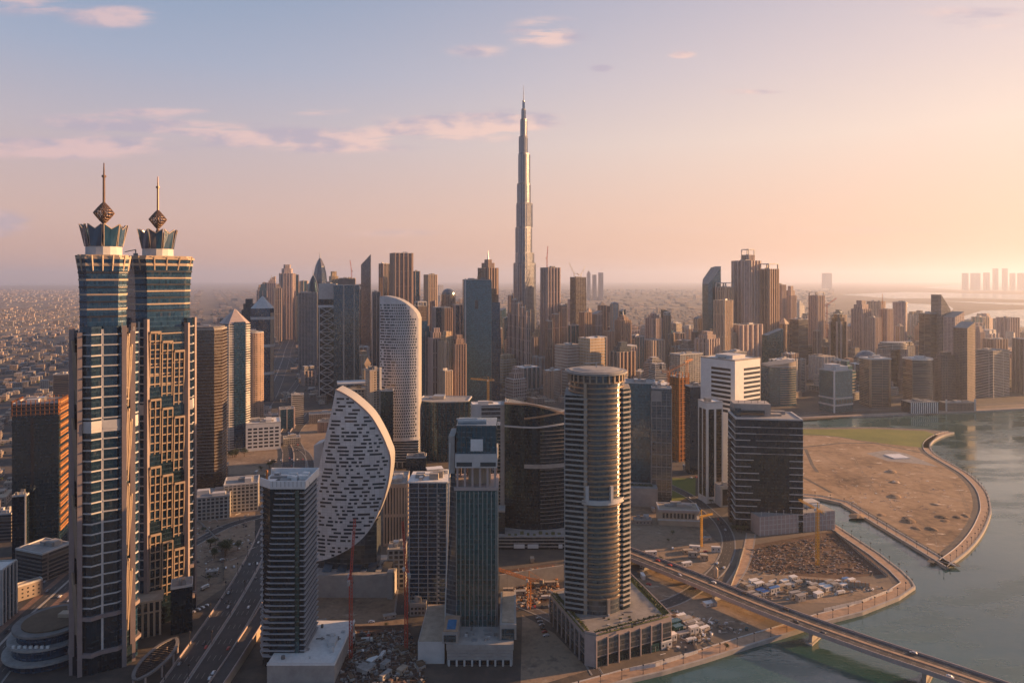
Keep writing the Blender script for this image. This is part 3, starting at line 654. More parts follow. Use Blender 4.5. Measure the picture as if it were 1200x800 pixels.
    # roof cradle crane
    m = MB(); m.beam((-14, 10, zr + 2), (-14, 10, zr + 8), .8); m.beam((-14, 10, zr + 8), (-21, 14, zr + 6), .7); m.box(-14, 10, zr + 2.4, zr + 5, 3, 2.4); m.build('roof_cradle', 'concrete', root)
    # base
    m = MB(); m.prism(scl(oct_, 1.06), 0, 12.8, True); m.build('base_block', 'glass_black', root)
    return root
jy = 496.0
crown_tower('nearer of the twin crown towers, turning its glass prow bay with white floor bands forward', xat(121.8, jy), jy, R(-17), 22.0, 17.4, zat(303, jy), zat(191, jy), 2, .80)
jy2 = 566.0
crown_tower('farther of the twin crown towers, turning a face of golden window frames forward', xat(185, jy2), jy2, R(44), 23.2, 7.5, zat(304, jy2), zat(207, jy2), 3, .93)

# podium between the crown towers, with columns and an almond canopy over its drive
jx = xat(185, jy2)
p = thing('podium_block', 'stone columned podium block at the foot of the crown towers', 'podium', (jx + 3, jy2 - 36, 0), R(24)); OCC.append((jx, jy2 - 25, 24))
m = MB(); m.box(0, 0, 0, 26, 34, 16); m.build('wall', 'glass_dark', p)
m = MB(); m.box(0, 0, 26, 27.6, 36, 18); m.build('roof', 'roof_sand', p)
for i in range(9):
    m = MB(); m.box(-16 + i * 4, -8.6, 0, 26, 1.5, 1.4); m.build('column', 'stone_gold', p)
m = MB(); m.box(0, -8.4, 18, 19, 34, 1.0); m.build('floor_band', 'stone_gold', p)
p = thing('entrance_canopy', 'almond shaped entrance canopy frame in front of the crown tower podium', 'canopy', (-250, 480, 0), R(90))
m = MB(); m2 = MB(); N = 28; ring = []
for i in range(N + 1):
    a = i / N * math.pi; ring.append((-26 * math.cos(a), 8.5 * math.sin(a) ** 1.2, 9.0))
for sg in (1, -1):
    rr = [(x, y * sg, z) for x, y, z in ring]
    for a, b in zip(rr, rr[1:]): m.beam(a, b, 2.3, 1.0)
m.build('canopy_ring', 'concrete_dark', p)
for i in range(1, N):
    x, y, z = ring[i]; m2.beam((x, -y, z - .2), (x + 4, y * .9, z - .2), .5); m2.beam((x, y, z - .4), (x + 4, -y * .9, z - .4), .5)
m2.build('canopy_lattice', 'metal_dark', p)
for x in (-22, -8, 8, 22):
    y = 8.5 * (1 - (x / 26) ** 2) ** .6
    for sg in (1, -1):
        m = MB(); m.cone(x, y * sg, 0, 8.6, .7, .7, 8); m.build('column', 'stone_pink', p)
# rotunda, dark annex
rx, ry = xat(58, 500), 505
p = thing('rotunda_building', 'low round tiered glass rotunda beside the nearer crown tower', 'rotunda', (rx, ry, 0)); OCC.append((rx, ry, 30))
for i, (rr, z0, z1) in enumerate([(30, 0, 5), (27, 6.5, 14), (24, 15.5, 22)]):
    m = MB(); m.prism(ngon(rr - 1.2, 36), z0, z1 + 1.5); m.build('glass_wall', 'glass_blue', p)
    m = MB(); m.prism(ngon(rr + 1.5, 36), z1, z1 + 1.6, True, True); m.build('tier_roof', 'roof_grey' if i < 2 else 'concrete_dark', p)
m = MB(); m.prism(ngon(20, 32), 23.6, 24.4); rf = m.build('roof_garden', 'bark', p)
for i in range(7):
    m = MB(); m.box(-12 + i * 4, -24.5, 15.5, 17.2, 2, 1.2); m.build('roof_unit', 'roof_white', p)
m = MB(); m.box(6, 4, 24.3, 27, 8, 6); m.build('roof_housing', 'stone_gold', p)
tower('annex_building', 'plain black glass annex at the right foot of the farther crown tower', 200, 226, 683, 744, 24, 1.1, 'glass_black', cat='building')

# slatted tower with white roof ------------------------------------------------------------------
Y0 = depth(788); x0, x1 = xat(299.5, Y0), xat(356, Y0); w = x1 - x0; hh = zat(572, Y0 + 3); dd = 33
p = thing('slatted_tower', 'dark glass tower ringed by thin white floor slats under a white roof', 'tower', ((x0 + x1) / 2, Y0 + dd / 2 + 2, 0)); OCC.append(((x0 + x1) / 2, Y0 + 17, 30))
m = MB(); m.prism([(-w / 2 + 1, -dd / 2 + 9), (-w / 2 + 9, -dd / 2 + 1), (w / 2 - 1, -dd / 2 + 1), (w / 2 - 1, dd / 2), (-w / 2 + 1, dd / 2)], 0, hh); m.build('glass_wall', 'glass_black', p)
z = 10.0; k = 0
while z < hh - 1:
    f = z / hh; xl = -w / 2 + 4 + 10 * f ** 1.3
    poly = [(xl, -dd / 2 - .4), (w / 2 - 7.2, -dd / 2 - .4), (w / 2 - 7.2, -dd / 2 + 1.6), (xl - 2, -dd / 2 + 1.6 + 2), (-w / 2 - .2, -dd / 2 + 8 + 3 * f), (-w / 2 - .2, -dd / 2 + 6.6 + 3 * f)]
    if f > .35: poly = [(xl, -dd / 2 - .4), (w / 2 - 7.2, -dd / 2 - .4), (w / 2 - 7.2, -dd / 2 + 1.6), (xl - 2, -dd / 2 + 1.6)]
    m = MB(); m.prism(poly, z, z + .55, True, True); m.build('floor_slat', 'slab_grey', p)
    m = MB(); m.prism([(-w / 2 - .6, -dd / 2 + 8), (-w / 2 + 2.4, -dd / 2 + 5.6), (-w / 2 + 2.4, -dd / 2 + 9), (-w / 2 + 1, dd / 2), (-w / 2 - .6, dd / 2)], z, z + .55, True, True); m.build('floor_slat', 'slab_grey', p)
    m = MB(); m.prism([(w / 2 - 3.6, -dd / 2 + .2), (w / 2 + .5, -dd / 2 + .2), (w / 2 + .5, dd / 2), (w / 2 - 3.6, dd / 2)], z, z + .55, True, True); m.build('floor_slat', 'slab_grey', p)
    z += 3.95; k += 1
m = MB(); m.box(w / 2 - 5.4, -dd / 2 + 1.2, 6, hh - 1, 2.6, 1.4); m.build('glass_slot', 'glass_green', p)
m = MB(); m.prism([(-w / 2 - .8, -dd / 2 + 8), (-w / 2 + 10, -dd / 2 - .6), (w / 2 + .8, -dd / 2 - .6), (w / 2 + .8, dd / 2 + .5), (-w / 2 - .8, dd / 2 + .5)], hh, hh + 1.4, True, True); rf = m.build('roof', 'roof_white', p)
m = MB(); wall_strip(m, [(-w / 2 - .8, -dd / 2 + 8), (-w / 2 + 10, -dd / 2 - .6), (w / 2 + .8, -dd / 2 - .6), (w / 2 + .8, dd / 2 + .5), (-w / 2 - .8, dd / 2 + .5), (-w / 2 - .8, dd / 2 - 2)], -.8, .8, hh + 1.38, hh + 5.6); m.build('parapet', 'white', p)
r2 = random.Random(3)
for i in range(22):
    m = MB(); a = r2.uniform(2, 7); m.box(r2.uniform(-.36, .4) * w, r2.uniform(-.28, .4) * dd, hh + 1.39, hh + 2.2 + r2.uniform(.5, 3.2), a, r2.uniform(1.5, 5)); m.build('roof_unit', r2.choice(['roof_white', 'roof_white', 'roof_grey', 'metal']), rf)
m = MB()
for q in range(11): m.box(-w / 2 + 11.5 + q * 2.85, -dd / 2 - .75, hh + 1.5, hh + 5.3, .3, .2)
m.build('parapet_rib', 'roof_grey', p)
m = MB(); m.beam((-w / 2 + 2, -2, hh + 1.5), (-w / 2 + 2, -2, hh + 9), 1.2); m.build('flue', 'crane_orange', p)
q = thing('podium_deck', 'broad white parking podium deck behind the white roofed slatted tower', 'podium', (xat(362, Y0), Y0 + 8, 0)); ph = zat(745, 545)
m = MB(); m.box(-2, 10, 0, 12, 46, 60); m.build('wall', 'concrete', q)
m = MB(); m.box(-2, 10, 12, 12.5, 46.6, 60.6); rf = m.build('roof', 'roof_white', q)
m = MB(); wall_strip(m, [(-25, -20), (20.9, -20), (20.9, 40)], -.4, .4, 12.45, 13.8); m.build('parapet', 'white', q)
for bx, by, bw, bd in ((13, 6, 5, 9), (11, 13, 3, 4), (15, -4, 2.4, 2.4)):
    m = MB(); m.box(bx, by, 12.5, 16, bw, bd); m.build('roof_housing', 'offwhite', rf)

# sail tower ---------------------------------------------------------------------------------------
def slab_shape(m, xs, z0s, z1s, ys, th):
    """a slab standing on its edge: columns along x with their own foot, head and bulge; th metres thick"""
    n = len(xs); b0 = len(m.v)
    for x, a, b, y in zip(xs, z0s, z1s, ys): m.v += [(x, y, a), (x, y, b), (x, y + th, a), (x, y + th, b)]
    for i in range(n - 1):
        p, q = b0 + 4 * i, b0 + 4 * (i + 1)
        U = [(xs[i], z0s[i]), (xs[i + 1], z0s[i + 1]), (xs[i + 1], z1s[i + 1]), (xs[i], z1s[i])]
        m.face((p, q, q + 1, p + 1), U); m.face((q + 2, p + 2, p + 3, q + 3), [U[1], U[0], U[3], U[2]])
        m.face((p + 1, q + 1, q + 3, p + 3)); m.face((q, p, p + 2, q + 2))
    m.face((b0 + 2, b0, b0 + 1, b0 + 3)); e = b0 + 4 * (n - 1); m.face((e, e + 2, e + 3, e + 1))
Ys = 606.0; sx = lambda px: xat(px, Ys); sz = lambda py: zat(py, Ys)
glass('keel_glass', (.035, .045, .052), 4.0, 3.0, ior=1.7, spcol=(.06, .07, .075))
p = thing('sail_tower', 'pale sail shaped tower pierced by rows of dark window slots', 'tower', (sx(412), Ys, 0)); ox = sx(412); OCC.append((ox, Ys + 14, 40))
left = smooth_line([(368.5, 658), (368.5, 615), (369.5, 582), (374, 549), (379.5, 524), (383.5, 506), (389, 484), (395, 455.5)], 6)
right = smooth_line([(368.5, 658), (392, 650), (418, 635), (436, 616), (447, 592), (455, 565), (457.5, 538), (453.5, 523), (446.5, 506), (434.5, 485), (417, 468), (404, 459.5), (395, 455.5)], 6)
def edge_at(line, py):
    for (xa, ya), (xb, yb) in zip(line, line[1:]):
        if min(ya, yb) <= py <= max(ya, yb) and abs(ya - yb) > 1e-6: return xa + (xb - xa) * (py - ya) / (yb - ya)
    return line[0][0] if py > line[0][1] else line[-1][0]
def bul(x): return -5.5 * (1 - ((x - ox * 0) / 34.0) ** 2)
def outline_sheet(m, rows, ncol, off):
    b0 = len(m.v)
    for py in rows:
        xa, xb = edge_at(left, py), edge_at(right, py)
        for c in range(ncol + 1):
            x = sx(xa + (xb - xa) * c / ncol) - ox; m.v.append((x, bul(x) + off, sz(py)))
    for r_ in range(len(rows) - 1):
        for c in range(ncol):
            a = b0 + r_ * (ncol + 1) + c; q = (a, a + 1, a + ncol + 2, a + ncol + 1); q = q if off < 5 else q[::-1]; m.face(q, [(m.v[k_][0], m.v[k_][2]) for k_ in q])
rows = [658 - (658 - 456) * i / 70 for i in range(71)]
m = MB(); outline_sheet(m, rows, 14, 0); outline_sheet(m, rows, 14, 24.0)
loop = [(l[0], l[1]) for l in left] + [(r_[0], r_[1]) for r_ in reversed(right[:-1])]
b0 = len(m.v)
for px, py in loop:
    x = sx(px) - ox; m.v.append((x, bul(x), sz(py))); m.v.append((x, bul(x) + 24, sz(py)))
for i in range(len(loop) - 1): m.face((b0 + 2 * i, b0 + 2 * i + 1, b0 + 2 * i + 3, b0 + 2 * i + 2))
m.build('shell', 'white_panel' if 'white_panel' in MATS else 'offwhite', p)
m = MB()
rl = [(sx(a) - ox, sz(b)) for a, b in right if b < 600]
for (xa, za), (xb, zb) in zip(rl, rl[1:]):
    m.beam((xa, bul(xa) - .3, za), (xb, bul(xb) - .3, zb), 1.1, 1.3)
m.build('rim', 'stone_pink', p)
r2 = random.Random(8); slots = []
nrow = 43
for i in range(nrow):
    py = 466 + (648 - 466) * i / (nrow - 1); xa, xb = edge_at(left, py) + 2.2, edge_at(right, py) - 2.5; x = xa + r2.uniform(0, 5)
    while x < xb - 3:
        L = r2.choice([3.5, 3.5, 6.5, 9, 11, 14]); L = min(L, xb - x)
        if L > 2.2 and r2.random() < .86: slots.append((x, x + L, py))
        x += L + r2.choice([2.2, 3.2, 5, 8])
slots.sort(key=lambda s: -(s[1] - s[0])); rest = MB()
for i, (a, b, py) in enumerate(slots):
    m = MB() if i < 99 else rest; za, zb = sz(py + 1.15), sz(py - 1.15); n = 3
    q0 = [(sx(a + (b - a) * k / n) - ox) for k in range(n + 1)]; b0 = len(m.v)
    for off in (-.06, .5):
        for x in q0: m.v += [(x, bul(x) + off, za), (x, bul(x) + off, zb)]
    k2 = 2 * (n + 1)
    for k in range(n): m.face((b0 + 2 * k, b0 + 2 * k + 2, b0 + 2 * k + 3, b0 + 2 * k + 1))
    m.face(tuple([b0 + 2 * k + 1 for k in range(n + 1)] + [b0 + k2 + 2 * k + 1 for k in reversed(range(n + 1))])); m.face(tuple([b0 + k2 + 2 * k for k in range(n + 1)] + [b0 + 2 * k for k in reversed(range(n + 1))]))
    if i < 99: m.build('window_slot', 'slot_glass', p)
o = rest.build('window_slots', 'slot_glass', p); o['kind'] = 'stuff'
m = MB()                                                              # glazed keel under the shell
kl = [(368, 659), (380, 655), (392, 651), (405, 644), (418, 636), (428, 626), (437, 616), (442, 612)]
for (xa, ya), (xb, yb) in zip(kl, kl[1:]):
    pass
slab_shape(m, [sx(a) - ox for a, b in kl], [10] * len(kl), [max(12, sz(b) + 1.0) for a, b in kl], [bul(sx(a) - ox) + 1.2 for a, b in kl], 19); m.build('glass_keel', 'keel_glass', p)
m = MB(); slab_shape(m, [sx(368) - ox - 2.2, sx(376) - ox], [sz(600), sz(560)], [sz(524), sz(520)], [7, 7], 18); m.build('side_shell', 'offwhite', p)
yb_ = depth(700) ; p2 = thing('podium_block', 'long plain grey podium wall under the sail shaped tower', 'podium', (xat(412, yb_), yb_ + 22, 0)); wpb = xat(459, yb_) - xat(360, yb_); zt = zat(674, yb_); OCC.append((xat(412, yb_), yb_ + 20, 36))
m = MB(); m.box(0, 0, 0, zt, wpb, 44); m.build('wall', 'concrete', p2)
m = MB(); m.box(0, 0, zt, zt + .3, wpb - 1, 43); zt_sail = zt + .3; rf = m.build('roof', 'roof_grey', p2); m = MB(); m.box(wpb / 2 - 3, -21, 0, zt + 4, 5, 8); m.build('stair_block', 'concrete', p2)
for i in range(5):
    m = MB(); m.quad([(-wpb * .38 + i * 13, -16, zt + .6), (-wpb * .38 + i * 13 + 8, -16, zt + .6), (-wpb * .38 + i * 13 + 9, -7, zt + 6), (-wpb * .38 + i * 13 + 1, -7, zt + 6)]); m.box(-wpb * .38 + i * 13 + 4.5, -6.5, zt + .25, zt + 6, 8, .8); m.build('skylight', 'slot_glass', rf)

# perforated white tower -----------------------------------------------------------------------------
Yp = depth(550); px_ = lambda a: xat(a, Yp + 6); pz = lambda b: zat(b, Yp + 6)
p = thing('perforated_tower', 'tall white tower with a rounded shoulder and hundreds of pierced window holes', 'tower', (px_(466.5), Yp + 6, 0)); ox = px_(466.5); OCC.append((ox, Yp + 22, 36))
tops = [(443.5, 347.5), (447, 347), (452, 347), (458, 348), (464, 349.5), (470, 352), (475, 355), (480, 359), (484, 363), (487.5, 368), (489.5, 374)]
xs = [px_(a) - ox for a, b in tops]; hw = 29.0
bu = lambda x: 9 * (x / hw) ** 2
m = MB(); slab_shape(m, xs, [pz(517)] * len(xs), [pz(b) for a, b in tops], [bu(x) for x in xs], 34); m.build('shell', 'white_cladding', p)
r2 = random.Random(5); holes = []
for i in range(47):
    py = 357.5 + i * 3.35; a = 445 if i % 2 else 444.2; col = 0
    while a < 487.5:
        lim = 482 - max(0, (372 - py)) * .35 if py < 372 else 488
        f = (a - 444) / 20.0
        if f < .55 + .25 * r2.random() and py < 470: L = r2.choice([4.6, 5.6, 7.4])
        else: L = 1.45
        if a + L < lim and not (py < 360 and a < 450 and L < 2): holes.append((a, a + L, py))
        a += L + (1.15 if L < 2 else .9)
holes.sort(key=lambda s: -(s[1] - s[0])); rest = MB()
for i, (a, b, py) in enumerate(holes):
    m = MB() if i < 99 else rest; xa, xb = px_(a) - ox, px_(b) - ox; za, zb = pz(py + .95), pz(py - .95); b0 = len(m.v)
    m.v += [(xa, bu(xa) - .12, za), (xb, bu(xb) - .12, za), (xb, bu(xb) - .12, zb), (xa, bu(xa) - .12, zb), (xa, bu(xa) + .6, za), (xb, bu(xb) + .6, za), (xb, bu(xb) + .6, zb), (xa, bu(xa) + .6, zb)]
    m.face((b0, b0 + 1, b0 + 2, b0 + 3)); m.face((b0 + 3, b0 + 2, b0 + 6, b0 + 7)); m.face((b0 + 1, b0, b0 + 4, b0 + 5)); m.face((b0 + 1, b0 + 5, b0 + 6, b0 + 2)); m.face((b0 + 4, b0, b0 + 3, b0 + 7))
    if i < 99: m.build('window_hole', 'slot_glass', p)
o = rest.build('window_holes', 'slot_glass', p); o['kind'] = 'stuff'
bp_ = rect(2 * hw - 5, 32); bp_ = [(x + 2, y + 20) for x, y in bp_]
m = MB(); m.prism(bp_, 0, pz(517)); m.build('base_glass', 'glass_dark', p)
for i in range(9):
    m = MB(); m.prism(grow(bp_, .6), 8 + i * 3.9, 9.3 + i * 3.9, True, True); m.build('floor_band', 'offwhite', p)
for i in range(8):
    m = MB(); m.box(-24 + i * 7.4, 3.6, 0, 8, 1.6, 1.6); m.build('column', 'offwhite', p)

# logo tower -----------------------------------------------------------------------------------------
Yg = depth(757); gx = lambda a: xat(a, Yg); gz = lambda b: zat(b, Yg)
wg = gx(582) - gx(534); ox = gx(558); dg = 34.0
p = thing('office_tower', 'green glass office tower with a white square emblem above an open roof terrace', 'tower', (ox, Yg, 0)); OCC.append((ox, Yg + 17, 26))
za, zb, zc, zd = gz(574), gz(548), gz(532), gz(499)
body = rect(wg, dg); body = [(x, y + dg / 2) for x, y in body]
m = MB(); m.prism(body, 0, za); m.build('glass_wall', 'glass_green', p)
for i in range(10):
    m = MB(); m.box(-wg / 2 + .6 + (wg - 1.2) * i / 9, -.35, 12, za - 1, .5, .9); m.build('fin', 'metal', p)
for i in range(7):
    m = MB(); m.box(wg / 2 + .35, 2 + (dg - 4) * i / 6, 12, za - 1, .9, .5); m.build('fin', 'metal', p)
m = MB(); b0 = len(m.v)                                               # slanting side panel, wider towards the foot
f_ = [(-wg / 2 - 1.2, 1.5), (-wg / 2 - 1.2, 30)]
m.loft([[(-wg / 2 - 8.6, 5), (-wg / 2 - .05, .6), (-wg / 2 - .05, 30), (-wg / 2 - 8.6, 34)], [(-wg / 2 - 4.2, 4), (-wg / 2 - .05, .6), (-wg / 2 - .05, 30), (-wg / 2 - 4.2, 32)]], [0, gz(556)]); m.build('side_panel', 'glass_grey', p)
m = MB(); m.beam((-wg / 2 - 8.9, 4.4, 0), (-wg / 2 - 4.5, 3.4, gz(520)), .9, .9); m.beam((-wg / 2 - 6.6, 14, 0), (-wg / 2 - 4.4, 14, gz(520)), .9, .9); m.build('side_mast', 'offwhite', p)
m = MB(); m.box(0, dg / 2, za, za + 2.2, wg + 2.6, dg + 2.6); m.build('terrace_slab', 'stone_pink', p)
for i in range(6):
    m = MB(); m.box(-wg / 2 + 1.2 + (wg - 2.4) * i / 5, 1.6, za + 2.2, zb, 1.5, 1.5); m.build('terrace_column', 'stone_pink', p)
    m = MB(); m.box(-wg / 2 + 1.2 + (wg - 2.4) * i / 5, dg - 2, za + 2.2, zb, 1.5, 1.5); m.build('terrace_column', 'stone_pink', p)
m = MB(); m.box(2, 15, za + 2.2, zb, wg * .55, 12); m.build('terrace_core', 'stone_gold', p)
m = MB(); m.box(0, dg / 2, zb, zc, wg + .8, dg + .4); m.build('crown_block', 'offwhite', p)
for s_ in (-1, 1):
    m = MB(); m.box(s_ * wg * .29, -.15, zb + 1.2, zb + 4.2, wg * .38, .5); m.build('window', 'slot_glass', p)
m = MB(); m.prism([(x * .98, y * .9 + 1.4) for x, y in body], zc, zd); m.build('crown_glass', 'glass_teal', p)
for i in range(9):
    m = MB(); m.box(-wg * .48 + wg * .96 * i / 8, 1.25, zc, zd, .3, .4); m.build('fin', 'metal_dark', p)
sq = gz(517) - gz(532); m = MB(); m.box(.4, .9, gz(532) + 2.2, gz(516) + .8, 9.2, .5); em = m.build('emblem_panel', 'white', p)
m = MB()
for s_ in (-1, 1):                                                     # faint grey strokes on the white panel
    m.beam((.4 + s_ * 2.6, .58, gz(529)), (.4 + s_ * 2.6, .58, gz(518.5)), .5, .12)
m.build('emblem', 'roof_white', em)
m = MB(); m.box(-wg / 2 - 3.4, dg / 2, gz(556), gz(512), 4.6, dg * .8); m.build('stair_tower', 'concrete', p)
m = MB(); m.box(-4, 14, zd, zd + 1.6, 22, 3, .1); m.box(-8, 16, zd + 1.6, zd + 2.6, 16, 1, .1); m.build('roof_cradle', 'offwhite', p)
# its podium
q = thing('podium_block', 'grey podium with a blue rooftop pool under the green glass office tower', 'podium', (gx(558) - 1, Yg - 1, 0)); OCC.append((gx(555), Yg + 12, 40))
hp = zat(747, depth(795)); 
m = MB(); m.box(5, 4, 0, 11, 47, 56); m.build('wall', 'concrete', q)
for i in range(5):
    m = MB(); m.box(5, -24.1, 4.2 + i * 2.2, 4.5 + i * 2.2, 47.2, .5); m.build('louvre_line', 'roof_grey', q)
m = MB(); m.box(5, -24.05, .3, 3.6, 45, .4); m.build('shop_window', 'glass_black', q)
m = MB(); m.box(5, 4, 11, 15, 48, 57); m.build('roof', 'concrete', q)
m = MB(); m.box(-30, 6, 0, 15.5, 19, 56); m.build('side_wing', 'offwhite', q)
m = MB(); m.box(-30, 6, 15.5, 16, 18, 55); m.build('side_roof', 'roof_sand', q)
m = MB(); m.box(-16.4, 0, 15.02, 23, 11, 46); dk = m.build('pool_block', 'concrete', q)
m = MB(); m.box(-16.4, -11, 23, 23.6, 10.5, 23); m.build('pool_deck', 'pavers', dk); m = MB(); m.box(-16, -13, 23.6, 23.75, 6.4, 14); m.build('pool', 'pool_blue', dk)
m = MB(); m.box(25, 8, 15.02, 26, 12, 52); wn = m.build('side_block', 'concrete', q); m = MB(); m.box(25, 9, 26, 26.5, 9, 49); m.build('roof', 'roof_sand', wn)
m = MB(); m.box(25, -18.3, 15.4, 23, 9, .8); m.build('window', 'glass_teal', wn); m = MB(); m.box(-16.4, -23.3, 16.4, 21, 8.5, .8); m.build('window', 'glass_teal', dk)
for i in range(9):
    m = MB(); m.box(-17 + i * 5.5, -24.8, 0, 4, 1.3, 1.2); m.build('column', 'offwhite', q)

# balconied block beside it ---------------------------------------------------------------------------
Yb = depth(714); w = xat(524, Yb) - xat(479, Yb); hb = zat(565, Yb + 2); dd = 30
p = thing('balcony_tower', 'dark blue apartment tower gridded with pale balcony slabs and piers', 'tower', (xat(501.5, Yb), Yb + dd / 2, 0)); OCC.append((xat(501, Yb), Yb + 15, 26))
pl = rect(w, dd); m = MB(); m.prism(pl, 0, hb); m.build('glass_wall', 'glass_blue', p)
bands(p, pl, 7, hb - 2, 3.75, .5, .6, 'slab_grey', 'balcony_slab')
for i in range(5):
    m = MB(); m.box(-w / 2 + .6 + (w - 1.2) * i / 4, -dd / 2 - .7, 0, hb, .7, 1.2); m.build('pier', 'slab_grey', p)
for i in range(24):
    m = MB(); m.box(w * .27, -dd / 2 - .75, 8 + i * 3.75, 9.6 + i * 3.75, 2.0, .3); m.build('balcony_rail', 'offwhite', p)
m = MB(); m.box(0, 0, hb, hb + 1.2, w + 1.6, dd + 1.6); rf = m.build('roof', 'roof_white', p); r2 = random.Random(2)
for i in range(9):
    m = MB(); m.box(r2.uniform(-.38, .38) * w, r2.uniform(-.35, .4) * dd, hb + 1.2, hb + 2 + r2.uniform(.6, 4.5), r2.uniform(2, 9), r2.uniform(2, 8)); m.build('roof_unit', r2.choice(['roof_white', 'concrete', 'metal']), rf)
m = MB(); m.box(w * .1, dd * .2, hb + 6, hb + 7, 14, 9, .3); m.build('roof_slab', 'roof_white', rf)
m = MB(); m.box(0, -1, 0, 5, w + 4, dd + 6); m.build('base_block', 'concrete_red', p)

# dark curved tower with copper rims ------------------------------------------------------------------
Yd = depth(634); dxp = lambda a: xat(a, Yd + 8); dzp = lambda b: zat(b, Yd + 8)
p = thing('curved_tower', 'black bow fronted glass tower with sweeping copper roof rims', 'tower', (dxp(628), Yd + 22, 0)); ox = dxp(628); hw = (dxp(664) - dxp(591)) / 2; OCC.append((ox, Yd + 25, 40))
arc = [(-hw + 2 * hw * i / 16, -16 + 0 - 9 * math.sin(math.pi * (i + .5) / 17)) for i in range(17)]
pl = arc + [(hw, 16), (-hw, 16)]
zl = lambda x: dzp(472) - (dzp(472) - dzp(486)) * max(0, (x / hw + .3) / 1.3) ** 1.5
m = MB(); b0 = 0; zt = [zl(x) for x, y in pl]; zt[-2] = zl(hw)
m.prism(pl, 0, dzp(520), False); n = len(pl); b0 = len(m.v); per = 0
for (x, y), z in zip(pl, zt): m.v += [(x, y, dzp(520)), (x, y, z)]
for i in range(n):
    j = (i + 1) % n; L = math.hypot(pl[j][0] - pl[i][0], pl[j][1] - pl[i][1])
    m.face((b0 + 2 * i, b0 + 2 * j, b0 + 2 * j + 1, b0 + 2 * i + 1), [(per, dzp(520)), (per + L, dzp(520)), (per + L, zt[j]), (per, zt[i])]); per += L
m.face(tuple(b0 + 2 * i + 1 for i in range(n))); m.build('glass_wall', 'glass_black', p)
def rimline(fz, i0, i1, o, hh_, mat, nm):
    m = MB(); ln = side(arc[i0:i1], o); 
    for (a, b) in zip(ln, ln[1:]): m.beam((a[0], a[1], fz(a[0])), (b[0], b[1], fz(b[0])), 1.6, hh_)
    m.build(nm, mat, p)
rimline(lambda x: zl(x) + .6, 0, 17, .6, 2.0, 'copper', 'roof_rim'); rimline(lambda x: dzp(488) + (dzp(481) - dzp(488)) * (x / hw + .4) / 1.4, 5, 17, 1.0, 1.8, 'copper', 'roof_rim')
rimline(lambda x: dzp(498) + 3 * max(0, x / hw), 0, 17, .7, 1.5, 'offwhite', 'ledge'); rimline(lambda x: dzp(543), 5, 17, .6, 4.0, 'concrete', 'ledge')
z = 20.0
while z < dzp(502):
    rimline(lambda x, z=z: z, 9, 17, .35, .55, 'concrete_dark', 'floor_band'); z += 4.0
m = MB(); m.box(-hw - 2.4, -4, 0, dzp(474), 4.4, 22); m.build('lift_shaft', 'concrete', p)
z = 12.0; pl2 = [(-hw - 13, -6), (-hw - 4.7, -6), (-hw - 4.7, 14), (-hw - 13, 14)]
m = MB(); m.prism(pl2, 0, dzp(500)); m.build('side_glass', 'glass_dark', p)
while z < dzp(503):
    m = MB(); m.prism(grow(pl2, .5), z, z + .9, True, True); m.build('balcony_slab', 'concrete', p); z += 3.9
q = thing('podium_block', 'stepped dark podium with white hoardings under the black bow fronted tower', 'podium', (ox, Yd + 12, 0))
m = MB(); m.box(2, 0, 0, 12, 2 * hw + 16, 66); m.build('wall', 'glass_black', q); m = MB(); m.box(2, 0, 12, 13, 2 * hw + 17, 67); rf = m.build('roof', 'roof_grey', q)
for i in range(3):
    m = MB(); m.box(2, -33.4, 2.4 + i * 3.4, 3.4 + i * 3.4, 2 * hw + 17, .9); m.build('ledge', 'concrete', q)
for a in (-18, -4, 24, 31):
    m = MB(); m.box(a, -34.2, 1.5, 5.5, 11 if a < 0 else 4, .5); m.build('hoarding', 'white', q)
r2 = random.Random(4)
for i in range(10):
    m = MB(); m.box(-28 + i * 6.4, -28 + r2.uniform(-2, 2), 13, 13.6 + r2.uniform(.6, 2.4), r2.uniform(2, 4), 2); m.build('planter', 'leaf_dry', rf)

# round tower on its podium ---------------------------------------------------------------------------
Yc = 532.0; cx_ = lambda a: xat(a, Yc); cz = lambda b: zat(b, Yc)
ox = cx_(698.5); rr = 21.5; hp = zat(741, 486); hp_round = hp
p = thing('round_tower', 'round tower of pale floor rings on a gridded garden podium', 'tower', (ox, Yc, 0), R(-6)); OCC.append((ox, Yc, 48))
H1, H2 = zat(440, Yc - 20), zat(452, Yc)
m = MB(); m.prism(ngon(rr - .8, 64), hp, H1); m.build('glass_wall', 'glass_grey', p)
z = hp + 11; i = 0
cut = zat(578, Yc)
while z < H1 - 6:
    m = MB(); m.prism(ngon(rr, 64), z, z + 1.15, True, True); m.build('floor_ring', 'bronze_panel', p); z += 3.85; i += 1
m = MB(); m.prism(ngon(rr + 1.4, 64), cut - 2, cut + 1.2, True, True); m.build('belt_ring', 'offwhite', p)
for i in range(28):
    a = 2 * math.pi * i / 28; m = MB(); m.box((rr + .1) * math.cos(a), (rr + .1) * math.sin(a), H1 - 6.0, H1, 1.1, 1.1, a); m.build('colonnade_column', 'stone_gold', p)
m = MB(); m.prism(ngon(rr + 2.6, 64), H1, H1 + 1.6, True, True); m.prism(ngon(rr - .5, 64), H1 + 1.6, H1 + 2.2); rf = m.build('roof', 'roof_grey', p)
m = MB(); m.cone(0, 0, H1 + 2.2, H1 + 3.2, rr - 3, rr - 9, 48); m.build('roof_cap', 'roof_grey', rf)
m = MB(); m.beam((0, -4, H1 + 4), (0, -4, H1 + 8), .7); m.beam((-9, -4, H1 + 7), (3, -4, H1 + 8), .6); m.build('roof_cradle', 'metal', rf)
